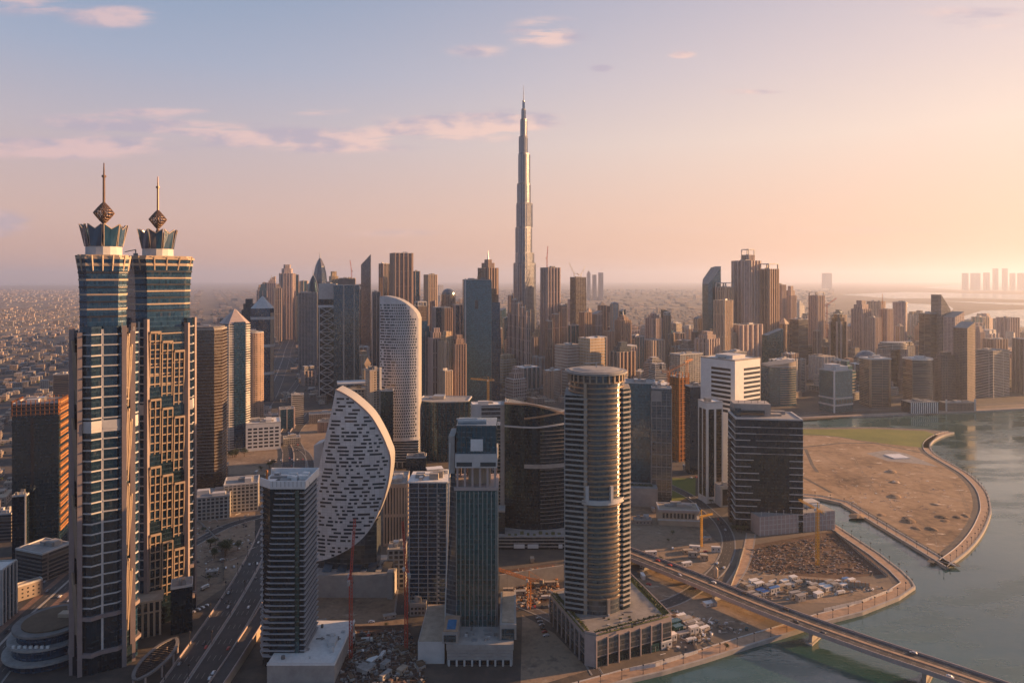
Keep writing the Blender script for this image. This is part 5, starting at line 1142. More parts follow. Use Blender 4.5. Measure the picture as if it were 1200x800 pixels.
# ------------------------------------------------------------------ the middle distance, tower by tower
G0 = None
for a in [
 # left, along the highway
 ('tower', 'small dark block with a white roof and red scaffold left of the crown towers', 62, 84, 438, 490, 10, .8, 'f_stripe_d', 'rect', 'flat'),
 ('office', 'teal glass low rise among warehouses near the highway bend', 327, 345, 478, 503, 12, .8, 'glass_sea', 'rect', 'flat'),
 ('office', 'pale banded low rise right of the teal glass low rise', 341, 356, 462, 498, 12, .8, 'f_stripe', 'rect', 'flat'),
 ('office', 'small pink box office at the curve of the yard road', 362, 388, 484, 497, 8, .5, 'f_house2', 'rect', 'flat'),
 ('office', 'flat grey roofed shed row beside the highway bend', 304, 326, 486, 497, 12, .6, 'f_grey', 'rect', 'flat'),
 ('tower', 'tall pink tower with twin spires at the head of the highway row', 313, 323, 322, 392, 12, 1, 'f_mauve', 'rect', 'spire'),
 ('tower', 'stepped grey pink tower, tallest of the hazy highway row', 328, 345, 310, 398, 15, 1, 'f_mauve', 'cham', 'steps'),
 ('tower', 'slim teal tower right of the tallest stepped tower in the highway row', 343, 350, 322, 396, 10, 1, 'glass_sea', 'rect', 'flat'),
 ('tower', 'short teal tower at the left end of the hazy highway row', 303, 313, 333, 396, 10, 1, 'glass_sea', 'rect', 'steps'),
 ('tower', 'thin sunlit tower between the highway row and the grey slab', 349, 355, 330, 392, 20, 1, 'f_gold', 'rect', 'flat'),
 ('tower', 'black bulbous topped tower behind the plain grey slab', 361, 373, 316, 432, 0, 1, 'glass_black', 'round', 'ogive'),
 ('skyscraper', 'mauve skyscraper with a pointed curving dome and needle', 367, 383, 295, 428, 0, 1, 'glass_mauve', 'oct', 'ogive'),
 ('tower', 'twin peaked sunlit block behind the dark teal slab', 384, 398, 318, 420, 25, 1, 'f_gold', 'rect', 'steps'),
 ('tower', 'sunlit block under a rooftop crane behind the dark teal slab', 398, 416, 326, 420, 25, 1, 'f_gold', 'rect', 'flat'),
 ('skyscraper', 'slate skyscraper whose top sweeps up to a sharp left point', 423, 435, 298, 418, 0, .9, 'glass_mauve', 'rect', 'tip_l'),
 ('tower', 'plain teal slab below the sharp pointed slate skyscraper', 421, 433, 339, 414, 6, .8, 'glass_sea', 'rect', 'flat'),
 ('tower', 'narrow dark slab left of the perforated tower', 436, 446, 342, 430, 6, .8, 'glass_dark', 'rect', 'flat'),
 ('tower', 'slab with a bright mirrored right side beside the fluted brown skyscraper', 444, 457, 309, 420, 35, 1, 'glass_bronze', 'rect', 'flat'),
 ('skyscraper', 'tall fluted brown skyscraper with a crenellated flat top', 458, 483, 297, 425, 16, .8, 'f_vert_b', 'rect', 'flat'),
 ('tower', 'dull teal slab at the right side of the fluted brown skyscraper', 479, 492, 318, 420, 16, .8, 'glass_teal', 'rect', 'flat'),
 ('tower', 'smooth cream slab tower right of the fluted brown skyscraper', 497, 512, 322, 415, 30, .8, 'f_vert', 'rect', 'flat'),
 ('tower', 'dark domed tower with scaffolded dome', 517, 534, 338, 420, 0, 1, 'f_raw', 'round', 'dome'),
 ('tower', 'dark teal cube block left of the scaffold domed tower', 507, 528, 360, 432, 8, .8, 'glass_teal', 'rect', 'flat'),
 ('tower', 'brick red block in front of the scaffold domed tower', 518, 530, 361, 436, 20, .8, 'f_brown2', 'rect', 'flat'),
 ('tower', 'bright blue glass block right of the scaffold domed tower', 531, 545, 357, 432, 8, .8, 'glass_blue', 'rect', 'flat'),
 ('tower', 'brown tower with an orange crown right of the perforated tower', 486, 500, 353, 470, 20, 1, 'f_brown', 'rect', 'frame'),
 ('tower', 'dark blue glass apartment tower right of the perforated tower', 489, 505, 376, 480, 18, .9, 'glass_sea', 'rect', 'steps'),
 ('tower', 'grey ribbed apartment tower with a golden rooftop', 502, 520, 384, 482, 18, .9, 'f_vert_m', 'rect', 'steps'),
 ('tower', 'bright golden apartment tower with white balconies', 514, 534, 388, 484, 32, .9, 'f_gold', 'rect', 'steps'),
 ('tower', 'shaded brown apartment tower between the golden one and the teal tower', 529, 546, 392, 484, 18, .9, 'f_brown2', 'rect', 'steps'),
 ('tower', 'short golden annex tower before the golden apartment tower', 516, 530, 434, 488, 32, .9, 'f_gold', 'rect', 'flat'),
 ('skyscraper', 'stepped brown skyscraper with twin masts behind the teal tower', 561, 583, 294, 440, 20, 1, 'f_vert_b', 'cham', 'spire'),
 ('tower', 'dark tower with a crane beside the supertall, flat topped', 634, 656, 314, 450, 12, .9, 'f_vert_m', 'rect', 'flat'),
 ('tower', 'bronze tower with a ragged unfinished top right of the supertall', 668, 687, 325, 436, 12, .9, 'f_raw', 'rect', 'flat'),
 ('tower', 'dark blue topped tower below the ragged topped bronze tower', 663, 680, 381, 446, 10, .9, 'glass_sea', 'rect', 'flat'),
 ('tower', 'red brown ribbed tower left of the pale gabled twin', 679, 693, 366, 450, 18, .9, 'f_vert_b', 'rect', 'flat'),
 ('tower', 'pale ribbed tower with a dark notch and a slanted top', 692, 706, 364, 448, 18, .9, 'f_vert_m', 'rect', 'slope_l'),
 ('tower', 'green glass tower framed in white just above the round tower', 692, 711, 394, 456, 6, .8, 'glass_sea', 'rect', 'frame'),
 ('tower', 'dull brown tower behind the framed green glass tower', 707, 720, 388, 452, 10, .9, 'f_brown2', 'rect', 'flat'),
 ('tower', 'brown tower with a small spired crown behind the white portal tower', 721, 739, 363, 450, 18, 1, 'f_brown2', 'cham', 'spire'),
 ('tower', 'pale tower crowned by a white portal frame', 726, 746, 404, 465, 12, .8, 'f_vert_m', 'rect', 'frame'),
 ('tower', 'slim teal tower right of the white portal tower', 746, 755, 394, 452, 10, .9, 'glass_sea', 'rect', 'flat'),
 ('tower', 'grey brown tower with a golden spired cupola', 757, 775, 361, 446, 18, 1, 'f_vert_m', 'cham', 'spire'),
 ('tower', 'wide sand coloured shoulder block below the golden cupola tower', 752, 778, 398, 452, 18, .9, 'f_beige', 'rect', 'flat'),
 ('tower', 'white and black striped short tower by the construction cranes', 754, 778, 418, 474, 14, .8, 'f_stripe', 'rect', 'steps'),
 ('tower', 'long grey gridded apartment slab behind the orange scaffolding', 785, 824, 414, 480, 12, .5, 'f_grid', 'rect', 'flat'),
 ('tower', 'beige apartment tower with a bright golden penthouse', 815, 842, 388, 462, 24, .8, 'f_vert_m', 'rect', 'steps'),
 ('skyscraper', 'pale blue skyscraper with a half moon crown and mast', 823, 845, 312, 440, 8, .9, 'glass_sea', 'cham', 'tip_l'),
 ('tower', 'bronze tower with a darker cap right of the half moon skyscraper', 839, 859, 331, 442, 22, .9, 'f_vert', 'rect', 'frame'),
 ('tower', 'golden fluted slab below the bronze capped tower', 837, 858, 352, 448, 24, .8, 'f_vert', 'rect', 'flat'),
 ('tower', 'thin sand tower right of the golden fluted slab', 857, 863, 390, 446, 10, .9, 'f_beige', 'rect', 'flat'),
 ('skyscraper', 'tall mauve skyscraper with a raised central tower and side shoulders', 859, 890, 306, 440, 20, .8, 'f_mauve', 'cham', 'flat'),
 ('skyscraper', 'narrow dark centre shaft rising through the mauve shouldered skyscraper', 869, 884, 292, 436, 20, .9, 'f_vert_m', 'rect', 'frame'),
 ('skyscraper', 'rose brown skyscraper with battlements right of the shouldered one', 888, 912, 309, 440, 20, .8, 'f_vert_b', 'rect', 'frame'),
 ('tower', 'left of two matching rose slabs beside the battlemented skyscraper', 911, 921, 334, 432, 14, .9, 'f_pink', 'rect', 'flat'),
 ('tower', 'right of two matching rose slabs beside the battlemented skyscraper', 920, 933, 335, 430, 14, .9, 'f_pink', 'rect', 'steps'),
 ('tower', 'brown mid rise below the mauve shouldered skyscraper', 850, 892, 380, 446, 18, .6, 'f_mauve', 'rect', 'flat'),
 ('tower', 'grey brown block with a bright pale centre strip', 925, 947, 374, 440, 12, .8, 'f_stripe_d', 'rect', 'flat'),
 ('tower', 'flat headed mauve tower with a projecting roof collar', 948, 966, 342, 432, 14, .9, 'f_mauve', 'rect', 'frame'),
 ('tower', 'small dark bronze tower with a silver centre bay', 972, 992, 368, 440, 14, .9, 'glass_bronze', 'cham', 'steps'),
 ('tower', 'broad mauve tower with a white crowned lantern', 998, 1020, 352, 436, 14, .9, 'f_mauve', 'rect', 'steps'),
 ('tower', 'pale twin slab between the lantern tower and the round pale tower', 1030, 1046, 362, 436, 14, .9, 'f_pink', 'rect', 'flat'),
 ('tower', 'round pale pink tower at the far right cluster', 1046, 1063, 354, 430, 0, 1, 'f_mauve', 'round', 'flat'),
 ('tower', 'low dull slab between the lantern tower and the pale twin slab', 1017, 1032, 372, 440, 14, .8, 'f_pink', 'rect', 'flat'),
 ('tower', 'grey mauve tower with a flat pale head left of the tilted top tower', 1077, 1101, 367, 452, 12, .8, 'f_stripe_d', 'rect', 'flat'),
 ('tower', 'grey tower whose glazed head tilts steeply up to the right', 1091, 1114, 345, 452, 6, .8, 'f_grey', 'rect', 'tip_r'),
 ('tower', 'mauve tower with a sloping right shoulder behind the gabled brown tower', 1105, 1130, 365, 454, 10, .8, 'f_mauve', 'rect', 'slope_l'),
 ('hotel', 'dark brown waterfront hotel wing, left part of the gabled complex', 1094, 1122, 412, 476, 6, .7, 'f_brown', 'cham', 'steps'),
 ('hotel', 'dark brown waterfront tower with a steep gable on its right', 1117, 1143, 377, 477, 16, .8, 'f_brown', 'rect', 'slope_l'),
 ('tower', 'dim slab with a dark cap right of the gabled brown tower', 1140, 1154, 382, 440, 10, .9, 'f_pink', 'rect', 'steps'),
 ('tower', 'pale boxy tower far behind the striped waterfront hotel', 1168, 1194, 372, 424, 6, .8, 'f_mauve', 'rect', 'flat'),
 ('tower', 'second row boxy tower between the pale box and the striped hotel', 1152, 1180, 397, 444, 6, .7, 'f_brown2', 'rect', 'flat'),
 ('hotel', 'white striped stepped waterfront hotel', 1143, 1183, 410, 466, 10, .6, 'f_stripe', 'rect', 'flat'),
 ('tower', 'orange brown tower with white edge cut by the right picture edge', 1187, 1226, 397, 462, -16, .8, 'f_brown2', 'rect', 'flat'),
 ('tower', 'mid rise behind the white striped hotel near the right picture edge', 1176, 1196, 414, 452, 8, .8, 'f_pink', 'rect', 'flat'),
 ('office', 'pale domed hall between the two rounded waterfront offices', 1000, 1030, 410, 452, 0, .8, 'f_stripe', 'round', 'dome'),
]:
    cat, lab, x0, x1, yt, yb, yaw, ratio, wall, fp, crown = a
    yaw += 16 if x0 > 560 else 9
    T = tower(lab.split()[-1] if False else {'tower': 'high_rise', 'skyscraper': 'skyscraper', 'office': 'office_building', 'hotel': 'hotel_building'}[cat], lab, x0, x1, yt, yb, yaw, ratio, wall, fp, crown, cat=cat, nplant=2)
    if wall in ('f_vert', 'f_vert_b', 'f_vert_m', 'f_pink', 'f_mauve', 'f_gold', 'f_brown2', 'f_beige') and fp in ('rect', 'cham') and not crown.startswith(('tip', 'slope')):
        fins(T['root'], T['poly'], 0, T['hb'] + 1, T['w'] / 4.0, T['w'] * .055, T['w'] * .07, {'f_vert_b': 'rib_brown', 'f_brown2': 'rib_brown', 'f_mauve': 'rib_mauve', 'f_pink': 'rib_mauve', 'f_vert_m': 'rib_mauve'}.get(wall, 'rib_sand'), split=False)
    elif wall.startswith('glass') and fp in ('rect', 'cham') and not crown.startswith(('tip', 'slope')):
        fins(T['root'], T['poly'], 0, T['hb'] + .5, T['w'] / 2.0, T['w'] * .05, T['w'] * .05, 'rib_mauve', split=False)
# flights of stepped towers
def stairs(label, items, yaw, wall, edge):
    for i, (x0, x1, yt, yb) in enumerate(items):
        T = tower('stepped_shaft', label[i], x0, x1, yt, yb, yaw, 1.1, wall, cat='tower', nplant=1)
        on_face(T, 1, .05, .95, 0, T['h'] + 5, .8, edge, 'painted_sun_flank'); on_face(T, 0, .86, 1.0, 0, T['h'] + 6, .8, edge, 'pier')  # gold panels paint low sunlight onto the right flank and front edge
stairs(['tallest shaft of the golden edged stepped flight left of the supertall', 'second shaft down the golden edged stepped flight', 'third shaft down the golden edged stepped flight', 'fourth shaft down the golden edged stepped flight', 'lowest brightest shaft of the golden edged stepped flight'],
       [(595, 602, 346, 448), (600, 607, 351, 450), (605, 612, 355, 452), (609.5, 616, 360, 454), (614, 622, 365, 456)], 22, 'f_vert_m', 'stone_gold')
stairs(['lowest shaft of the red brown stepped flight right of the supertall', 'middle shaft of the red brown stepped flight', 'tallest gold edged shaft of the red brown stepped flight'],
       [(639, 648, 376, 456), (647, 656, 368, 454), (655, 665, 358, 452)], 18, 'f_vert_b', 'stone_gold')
# waterfront row on the right
T = tower('rounded_office', 'rounded waterfront office with a sloping cream roof and striped front', 892, 933, 428, 476, 4, .7, 'glass_sea', 'bow', cat='office', roof='roof_white')
m = MB(); pl = T['poly']; n = len(pl); b0 = 0
tops = [T['h'] + 3 + 9 * (x / T['w'] + .5) for x, y in pl]
for x, y in pl: m.v.append((x, y, T['h'] - 3))
for (x, y), z in zip(pl, tops): m.v.append((x, y, z))
for i in range(n): m.face((i, (i + 1) % n, n + (i + 1) % n, n + i))
m.face(tuple(range(n, 2 * n))); m.build('sloping_roof', 'stone_gold', T['root'])
for i in range(16):
    m = MB(); seg = side(pl[4:13], .5)
    for a_, b_ in zip(seg, seg[1:]): m.beam((a_[0], a_[1], 6 + i * 5.0), (b_[0], b_[1], 6 + i * 5.0), .8, 1.3)
    if 6 + i * 5 < T['h'] - 3: m.build('floor_band', 'stone_gold', T['root'])
T = tower('green_office', 'green glass waterfront office with white corner pier and cream rooftop', 960, 999, 433, 484, 24, .8, 'glass_sea', cat='office', roof='roof_white', nplant=0)
h = T['h']; on_face(T, 3, .92, 1.0, 0, h + 2, 1.2, 'white', 'corner_pier'); bands(T['root'], T['poly'], 14, 32, 14, 3, 1.0, 'offwhite', 'belt_band')
m = MB(); m.box(-6, 4, h, h + 12, T['w'] * .5, T['d'] * .5); m.box(4, 2, h, h + 8, T['w'] * .7, T['d'] * .7); m.build('roof_block', 'offwhite', T['root'])
for i in range(6): on_face(T, 0, .08 + i * .15, .18 + i * .15, 18, 26, .15, 'window_dark', 'window')
T = tower('bronze_office', 'red bronze waterfront office with a thin bright roof rim', 1007, 1044, 419, 477, 6, .7, 'f_stripe_b', cat='office', roof='roof_white'); bands(T['root'], T['poly'], T['h'] - 2, T['h'] + 1, 9, 2, 1.0, 'white', 'roof_rim')
on_face(T, 0, 0, .1, 0, T['h'], .8, 'copper', 'pier'); on_face(T, 0, .9, 1, 0, T['h'], .8, 'copper', 'pier')
T = tower('grey_office', 'grey banded waterfront office with a curved white roof on a colonnade', 1058, 1093, 419, 480, 4, .7, 'f_stripe_d', 'bow', cat='office', roof='roof_white'); bands(T['root'], T['poly'], T['h'] - 3, T['h'] + 1, 9, 2.2, 1.0, 'white', 'roof_rim')
q = tower('colonnade_base', 'white columned base block under the grey banded waterfront office', 1056, 1100, 470, 484.5, 4, .5, 'glass_dark', cat='base')
for i in range(14): on_face(q, 0, .01 + i * .071, .04 + i * .071, 0, q['h'], .9, 'white', 'column')
q = tower('gate_wall', 'long dark waterfront terrace with two pale gate piers', 1100, 1144, 471, 482, 4, .3, 'f_brown', cat='terrace')
on_face(q, 0, .0, .05, 0, q['h'] + 8, .8, 'offwhite', 'pier'); on_face(q, 0, .93, .98, 0, q['h'] + 8, .8, 'offwhite', 'pier')
# portal building
p = thing('portal_building', 'pale portal shaped building, two legs bridged by a thick disc top', 'building', (xat(1046, 1680), 1680, 0), R(6)); s = 1680 / 800.0; OCC.append((xat(1046, 1680), 1680, 40)); zt = zat(402, 1680)
for a_ in (-11, 10):
    m = MB(); m.box(a_ * s, 0, 0, zt - 14, 9 * s, 26); m.build('leg', 'f_vert_m', p)
m = MB(); m.box(0, 4, 0, zt - 16, 9 * s, 14); m.build('core', 'f_stripe_d', p)
m = MB(); m.prism(ngon(17 * s, 32, 20), zt - 14, zt - 1); m.prism(ngon(15 * s, 32, 17), zt - 1, zt + 3); m.build('disc_roof', 'f_stripe', p)
T = tower('arch_block', 'dark greenish arch block with an opening below the rose slabs', 893, 918, 385, 458, 12, .5, 'glass_green', cat='block', crown='slope_l')
on_face(T, 0, .35, .7, 0, T['h'] * .5, .3, 'f_gold', 'arch_opening')
# crowns that carry the silhouettes
def mast_on(label_part, x, y, z0, z1, r0): pass
# ------------------------------------------------------------------ bridge over the inlet
bl_ = smooth_line([(52, 752, 1.2), (83, 707, 4.5), (113, 671, 7.0), (160, 611, 8.8), (207, 552, 9.2), (258, 499, 9.2), (311, 450, 9.0), (420, 338, 9.0), (560, 190, 8.5)], 8)
p = thing('road_bridge', 'low concrete road bridge with two carriageways crossing the inlet', 'bridge', (0, 0, 0))
m = MB(); wall_strip(m, bl_, -10.6, 21.2, -1.7, -.05); m.build('deck', 'concrete', p)
m = MB(); ribbon(m, bl_, -9.9, -1.4, 0); ribbon(m, bl_, 1.4, 9.9, 0); rs_ = m.build('carriageway', 'asphalt', p)
m = MB(); wall_strip(m, bl_, -1.4, 2.8, -.04, .35); m.build('median', 'pavers', p)
for o in (-10.9, 10.3):
    m = MB(); wall_strip(m, bl_, o, .6, -2.2, 1.15); m.build('parapet', 'stone_pink', p)
m = MB()
for i in range(0, len(bl_) - 1):
    a, b = Vector(bl_[i]), Vector(bl_[i + 1]); k = max(1, int((b - a).length / 10))
    for j in range(k):
        q, r_ = a.lerp(b, j / k), a.lerp(b, (j + .35) / k)
        for o in (-6.9, -4.2, 4.2, 6.9): ribbon(m, [tuple(q), tuple(r_)], o - .1, o + .1, .012)
for o in (-9.5, -1.8, 1.7, 9.4): ribbon(m, bl_, o, o + .15, .012)
m.build('lane_marking', 'paint_white', rs_)
for i in (19, 27, 36, 45, 53):
    a = Vector(bl_[i]); dv = (Vector(bl_[i + 1]) - a).normalized(); an = math.atan2(dv.y, dv.x)
    m = MB(); m.box(a.x, a.y, -3.8, a.z - 1.6, 2.4, 13, an); m.box(a.x, a.y, -3.9, -1.2 if i > 30 else .2, 5, 19, an); m.build('pier', 'concrete', p)
a = Vector(bl_[10]); dv = (Vector(bl_[11]) - a).normalized(); m = MB(); m.box(a.x, a.y, -.5, a.z - 1.7, 46, 20.2, math.atan2(dv.y, dv.x)); m.build('abutment', 'stone_pink', p)
# flyover beside the highway with its sunlit parapet
fl = [(-212, 395, 4.5), (-211, 450, 5.5), (-212, 500, 6.5), (-216, 560, 6.0), (-224, 620, 4.5), (-234, 680, 2.0), (-246, 730, .6)]
fl = smooth_line([(x + 14, y, z) for x, y, z in fl], 5)
p = thing('flyover_ramp', 'raised ramp with a tall pale side wall beside the highway', 'ramp', (0, 0, 0))
m = MB(); wall_strip(m, fl, -5, 10, -6.5, 0); m.build('side_wall', 'stone_gold', p); m = MB(); ribbon(m, fl, -4.5, 4.5, .05); m.build('carriageway', 'asphalt', p)
for o in (-5.2, 4.7):
    m = MB(); wall_strip(m, fl, o, .5, -.3, 1.3); m.build('parapet', 'stone_pink', p)
for o in (-17.5, -1.2):
    m = MB(); wall_strip(m, side(r_main, o), 0, .6, .1, 1.5); q = m.build('road_barrier', 'stone_pink'); tag(q, 'long concrete barrier along the outer edge of the dark highway' if o < -5 else 'long concrete barrier down the middle of the dark highway', 'barrier')
# lamp posts on the quays ---------------------------------------------------------------------------------
def lamp_proto():
    root = thing('street_lamp', 'x', 'street lamp', (0, 0, 0), 0, 'lamp posts along the quays')
    m = MB(); m.cone(0, 0, 0, 6.2, .2, .11, 6); m.cone(0, 0, 0, .6, .35, .3, 6); m.build('pole', 'metal_dark', root)
    m = MB(); m.box(0, 0, 6.0, 6.8, .9, .9); m.cone(0, 0, 6.8, 7.2, .7, .1, 6); m.build('lamp_head', 'metal_dark', root); return root
LP = lamp_proto(); first = True
for q, nm in ((near_quay[1:], 'dark lamp post on the sandy promenade along the near quay'), (tip_quay, 'dark lamp post on the promenade facing the island across the channel'), (isl_near, 'dark lamp post on the island quay along the narrow channel'), (isl_curve, 'dark lamp post on the curved island promenade')):
    L = 0
    for a, b in zip(q, q[1:]):
        a, b = Vector(a), Vector(b); d_ = (b - a).length; nn = (b - a).normalized(); nn = Vector((nn.y, -nn.x))
        while L < d_:
            c_ = a.lerp(b, L / d_) + nn * -2.2
            if first: LP.location = (c_.x, c_.y, .1); LP['label'] = nm; first = False
            else: copy_thing(LP, (c_.x, c_.y, .1), 0, nm)
            L += 17
        L -= d_
# trees along the quays and roads are set further down
# cars -----------------------------------------------------------------------------------------------------
def car_proto(mat, lab):
    root = thing('parked_car', lab, 'car', (0, 0, 0), 0, 'cars')
    pr = [(-2.2, .35), (2.2, .35), (2.25, .8), (1.3, .95), (.7, 1.45), (-1.3, 1.48), (-2.0, .98), (-2.25, .9)]
    m = MB(); b0 = 0
    for y in (-.88, .88):
        for x, z in pr: m.v.append((x, y * (.82 if z > 1.2 else 1), z))
    n = len(pr); m.face(tuple(range(n))); m.face(tuple(reversed(range(n, 2 * n))))
    for i in range(n): m.face((i, n + i, n + (i + 1) % n, (i + 1) % n))
    bd = m.build('body', mat, root)
    m = MB()
    for sg in (-1, 1): m.quad([(.95, sg * .875, 1.0), (.55, sg * .76, 1.38), (-1.15, sg * .76, 1.4), (-1.6, sg * .875, 1.02)][::-sg])
    m.quad([(1.24, -.74, 1.0), (1.24, .74, 1.0), (.74, .66, 1.41), (.74, -.66, 1.41)]); m.build('window', 'window_dark', bd)
    for x in (-1.4, 1.4):
        for y in (-.86, .86):
            m = MB(); pts = [(x + .34 * math.cos(R(a)), .34 + .34 * math.sin(R(a))) for a in range(0, 360, 45)]; b0 = len(m.v)
            for dy_ in (-.1, .1):
                for (u_, z) in pts: m.v.append((u_, y + dy_, z))
            for i in range(8): m.face((b0 + i, b0 + (i + 1) % 8, b0 + 8 + (i + 1) % 8, b0 + 8 + i))
            m.face(tuple(b0 + i for i in range(8))[::-1]); m.face(tuple(b0 + 8 + i for i in range(8))); m.build('wheel', 'tyre', root)
    return root
CARS = {}
CW = [('car_white', 'white'), ('car_white', 'white'), ('car_silver', 'silver'), ('car_dark', 'black'), ('car_red', 'red')]
rc = random.Random(21)
def put_car(x, y, z, rz, where, name='moving_car'):
    mt, cn = rc.choice(CW); lab = cn + ' car ' + where; sc = rc.choice([1, 1, 1, 1.12])
    if mt not in CARS:
        CARS[mt] = car_proto(mt, lab); o = CARS[mt]; o.location = (x, y, z); o.rotation_euler = (0, 0, rz); o['group'] = where
    else: o = copy_thing(CARS[mt], (x, y, z), rz, lab, where, (sc, sc, sc))
    o.name = name
def cars_on(pts, n, offs, where, z=.14, i0=0, i1=None):
    i1 = i1 or len(pts) - 1
    for k in range(n):
        i = rc.randrange(i0, i1); a, b = Vector(pts[i]), Vector(pts[i + 1]); q = a.lerp(b, rc.random()); dv = (b - a).normalized(); o = rc.choice(offs)
        zz = (q.z if len(q) > 2 else 0) + z; an = math.atan2(dv.y, dv.x) + (math.pi if o < 0 else 0)
        put_car(q.x + dv.y * o, q.y - dv.x * o, zz, an, where)
cars_on(r_main, 52, [-14, -10.5, -6.5, -3, 3, 6.5, 10.5, 14], 'driving on the dark highway beside the crown towers', i0=2)
cars_on(r_left, 56, [-20, -16, -8, -4, 4, 8, 16, 20], 'driving on the wide red laned highway at far left', i0=2, i1=30)
cars_on(bl_, 11, [-8, -5.5, 5.5, 8], 'crossing the concrete road bridge', .02, i0=14, i1=50)
cars_on(r_curve, 7, [-4, 0, 4], 'on the curving road by the sandy lot', .18)
for (px, py, n, an, wh, sp) in [(216, 722, 9, 60, 'parked in the row by the black annex', 4.2), (246, 668, 7, 20, 'parked on the sandy yard under the gridded podium', 7), (236, 640, 8, 10, 'parked on the sandy yard under the gridded podium', 8),
                         (640, 745, 6, 100, 'parked beside the garden podium', 5.5), (800, 742, 8, 30, 'parked among the site cabins below the bridge', 5), (905, 690, 8, 20, 'parked among the site cabins on the point', 6), (760, 652, 9, 150, 'parked on the sandy lot', 6),
                         (810, 560, 9, 20, 'parked by the orange scaffolding', 8), (790, 532, 9, 10, 'parked by the orange scaffolding', 9), (610, 712, 6, 5, 'parked at the edge of the crane pit', 6), (310, 540, 8, 8, 'parked on the yard before the white low block', 8)]:
    x, y = gp(px, py)
    for i in range(n):
        if rc.random() < .85: put_car(x + math.cos(R(an)) * sp * i, y + math.sin(R(an)) * sp * i, .08, R(an + 90) + rc.uniform(-.1, .1), wh, 'parked_car')
for o_, lab in ((-16.6, 'lamp post along the outer barrier of the dark highway'), (-.6, 'lamp post on the middle barrier of the dark highway')):
    for i in range(3, len(r_main) - 6, 2):
        a, b = Vector(r_main[i]), Vector(r_main[i + 1]); dv = (b - a).normalized(); copy_thing(LP, (a.x + dv.y * o_, a.y - dv.x * o_, .2), 0, lab, 'lamp posts along the dark highway', (1.2, 1.2, 1.5))
# housings, ducts and tanks on the podium roofs
def roof_clutter(nm_label, n, x0, x1, y0, y1, z, seed):
    root = next(o for o in C.objects if o.get('label') == nm_label); q = random.Random(seed); rf_ = next(c_ for c_ in root.children if c_.name.split('.')[0] == 'roof')
    for i in range(n):
        m = MB(); kx, ky = q.uniform(x0, x1), q.uniform(y0, y1); w_, d_ = q.uniform(1, 4), q.uniform(1, 3); hh_ = q.uniform(.6, 2.4)
        if q.random() < .25: m.cone(kx, ky, z, z + hh_, w_ * .4, w_ * .4, 10); nm = 'water_tank'
        elif q.random() < .3: m.beam((kx, ky, z + .5), (kx + q.choice([-6, 6]), ky, z + .5), .6, .5); m.box(kx, ky, z - .05, z + .5, .5, .5); nm = 'duct'
        else: m.box(kx, ky, z - .05, z + hh_, w_, d_); m.box(kx, ky, z + hh_ - .01, z + hh_ + .2, w_ * .7, d_ * .7); nm = 'chiller'
        m.build(nm, q.choice(['roof_grey', 'metal', 'offwhite', 'concrete_dark']), rf_)
roof_clutter('broad white parking podium deck behind the white roofed slatted tower', 16, -20, 17, -14, 34, 12.5, 1)
roof_clutter('long plain grey podium wall under the sail shaped tower', 10, -24, 30, -8, 4, zt_sail, 2)
roof_clutter('grey podium with a blue rooftop pool under the green glass office tower', 12, -6, 18, -20, -4, 15.0, 3)
roof_clutter('long pale stone podium with gridded panels and roof lamps before the black office block', 16, -34, 30, -10, 14, zp_stone, 4)
roof_clutter('stone podium with tall glazed bays and a planted roof under the round tower', 12, 4, 40, 22, 50, hp_round, 5)
# tower cranes ---------------------------------------------------------------------------------------------
def crane(label, px, py, ytop, jib, yaw, mat, luff=0.0, z0=0.0, w=2.0, Y=None, cj=12):
    Y = Y or depth(py, z0); x = xat(px, Y); zt = zat(ytop, Y); p = thing('tower_crane', label, 'crane', (x, Y, z0), R(yaw), None); h = zt - z0
    def lattice(m, a, b, w, step, t_):
        a, b = Vector(a), Vector(b); L = (b - a).length; d_ = (b - a) / L; up = Vector((0, 0, 1)) if abs(d_.z) < .9 else Vector((0, 1, 0)); s1 = d_.cross(up).normalized() * w / 2; s2 = s1.cross(d_).normalized() * w / 2
        cs = [s1 + s2, s1 - s2, -s1 - s2, -s1 + s2]
        for c_ in cs: m.beam(a + c_, b + c_, t_)
        n = max(2, int(L / step))
        for k in range(n):
            for q in range(4): m.beam(a + d_ * (L * k / n) + cs[q], a + d_ * (L * (k + 1) / n) + cs[(q + 1) % 4], t_ * .7)
    m = MB(); lattice(m, (0, 0, 0), (0, 0, h), w, w * 1.2, .34); m.build('mast', mat, p)
    jd = (math.cos(R(luff)), 0, math.sin(R(luff))); m = MB(); lattice(m, (0, 0, h + 1), (jib * jd[0], 0, h + 1 + jib * jd[2]), w * .7, w, .28); m.build('jib', mat, p)
    m = MB(); lattice(m, (0, 0, h + 1), (-cj, 0, h + 1), w * .7, w, .28); m.build('counter_jib', mat, p)
    m = MB(); m.box(-cj + 1.5, 0, h - 1, h + 2, 3.2, 1.8); m.build('counterweight', 'concrete', p)
    m = MB(); m.box(1.2, 1.6, h - .6, h + 1.8, 1.8, 1.6); m.build('cab', 'crane_white', p)
    m = MB(); m.beam((0, 0, h + 1), (0, 0, h + 8), .5); m.beam((0, 0, h + 8), (jib * .7 * jd[0], 0, h + 2 + jib * .7 * jd[2]), .18); m.beam((0, 0, h + 8), (-cj + 1, 0, h + 2), .18); m.build('tie_mast', mat, p)
    m = MB(); m.beam((jib * .6 * jd[0], 0, h + 1 + jib * .6 * jd[2]), (jib * .6 * jd[0], 0, h - 9), .12); m.box(jib * .6 * jd[0], 0, h - 10, h - 9, .8, .5); m.build('hook_line', 'metal_dark', p)
crane('tall red tower crane standing in the pit before the sail tower podium', 411, 772, 676, 40, 95, 'crane_red', 58)
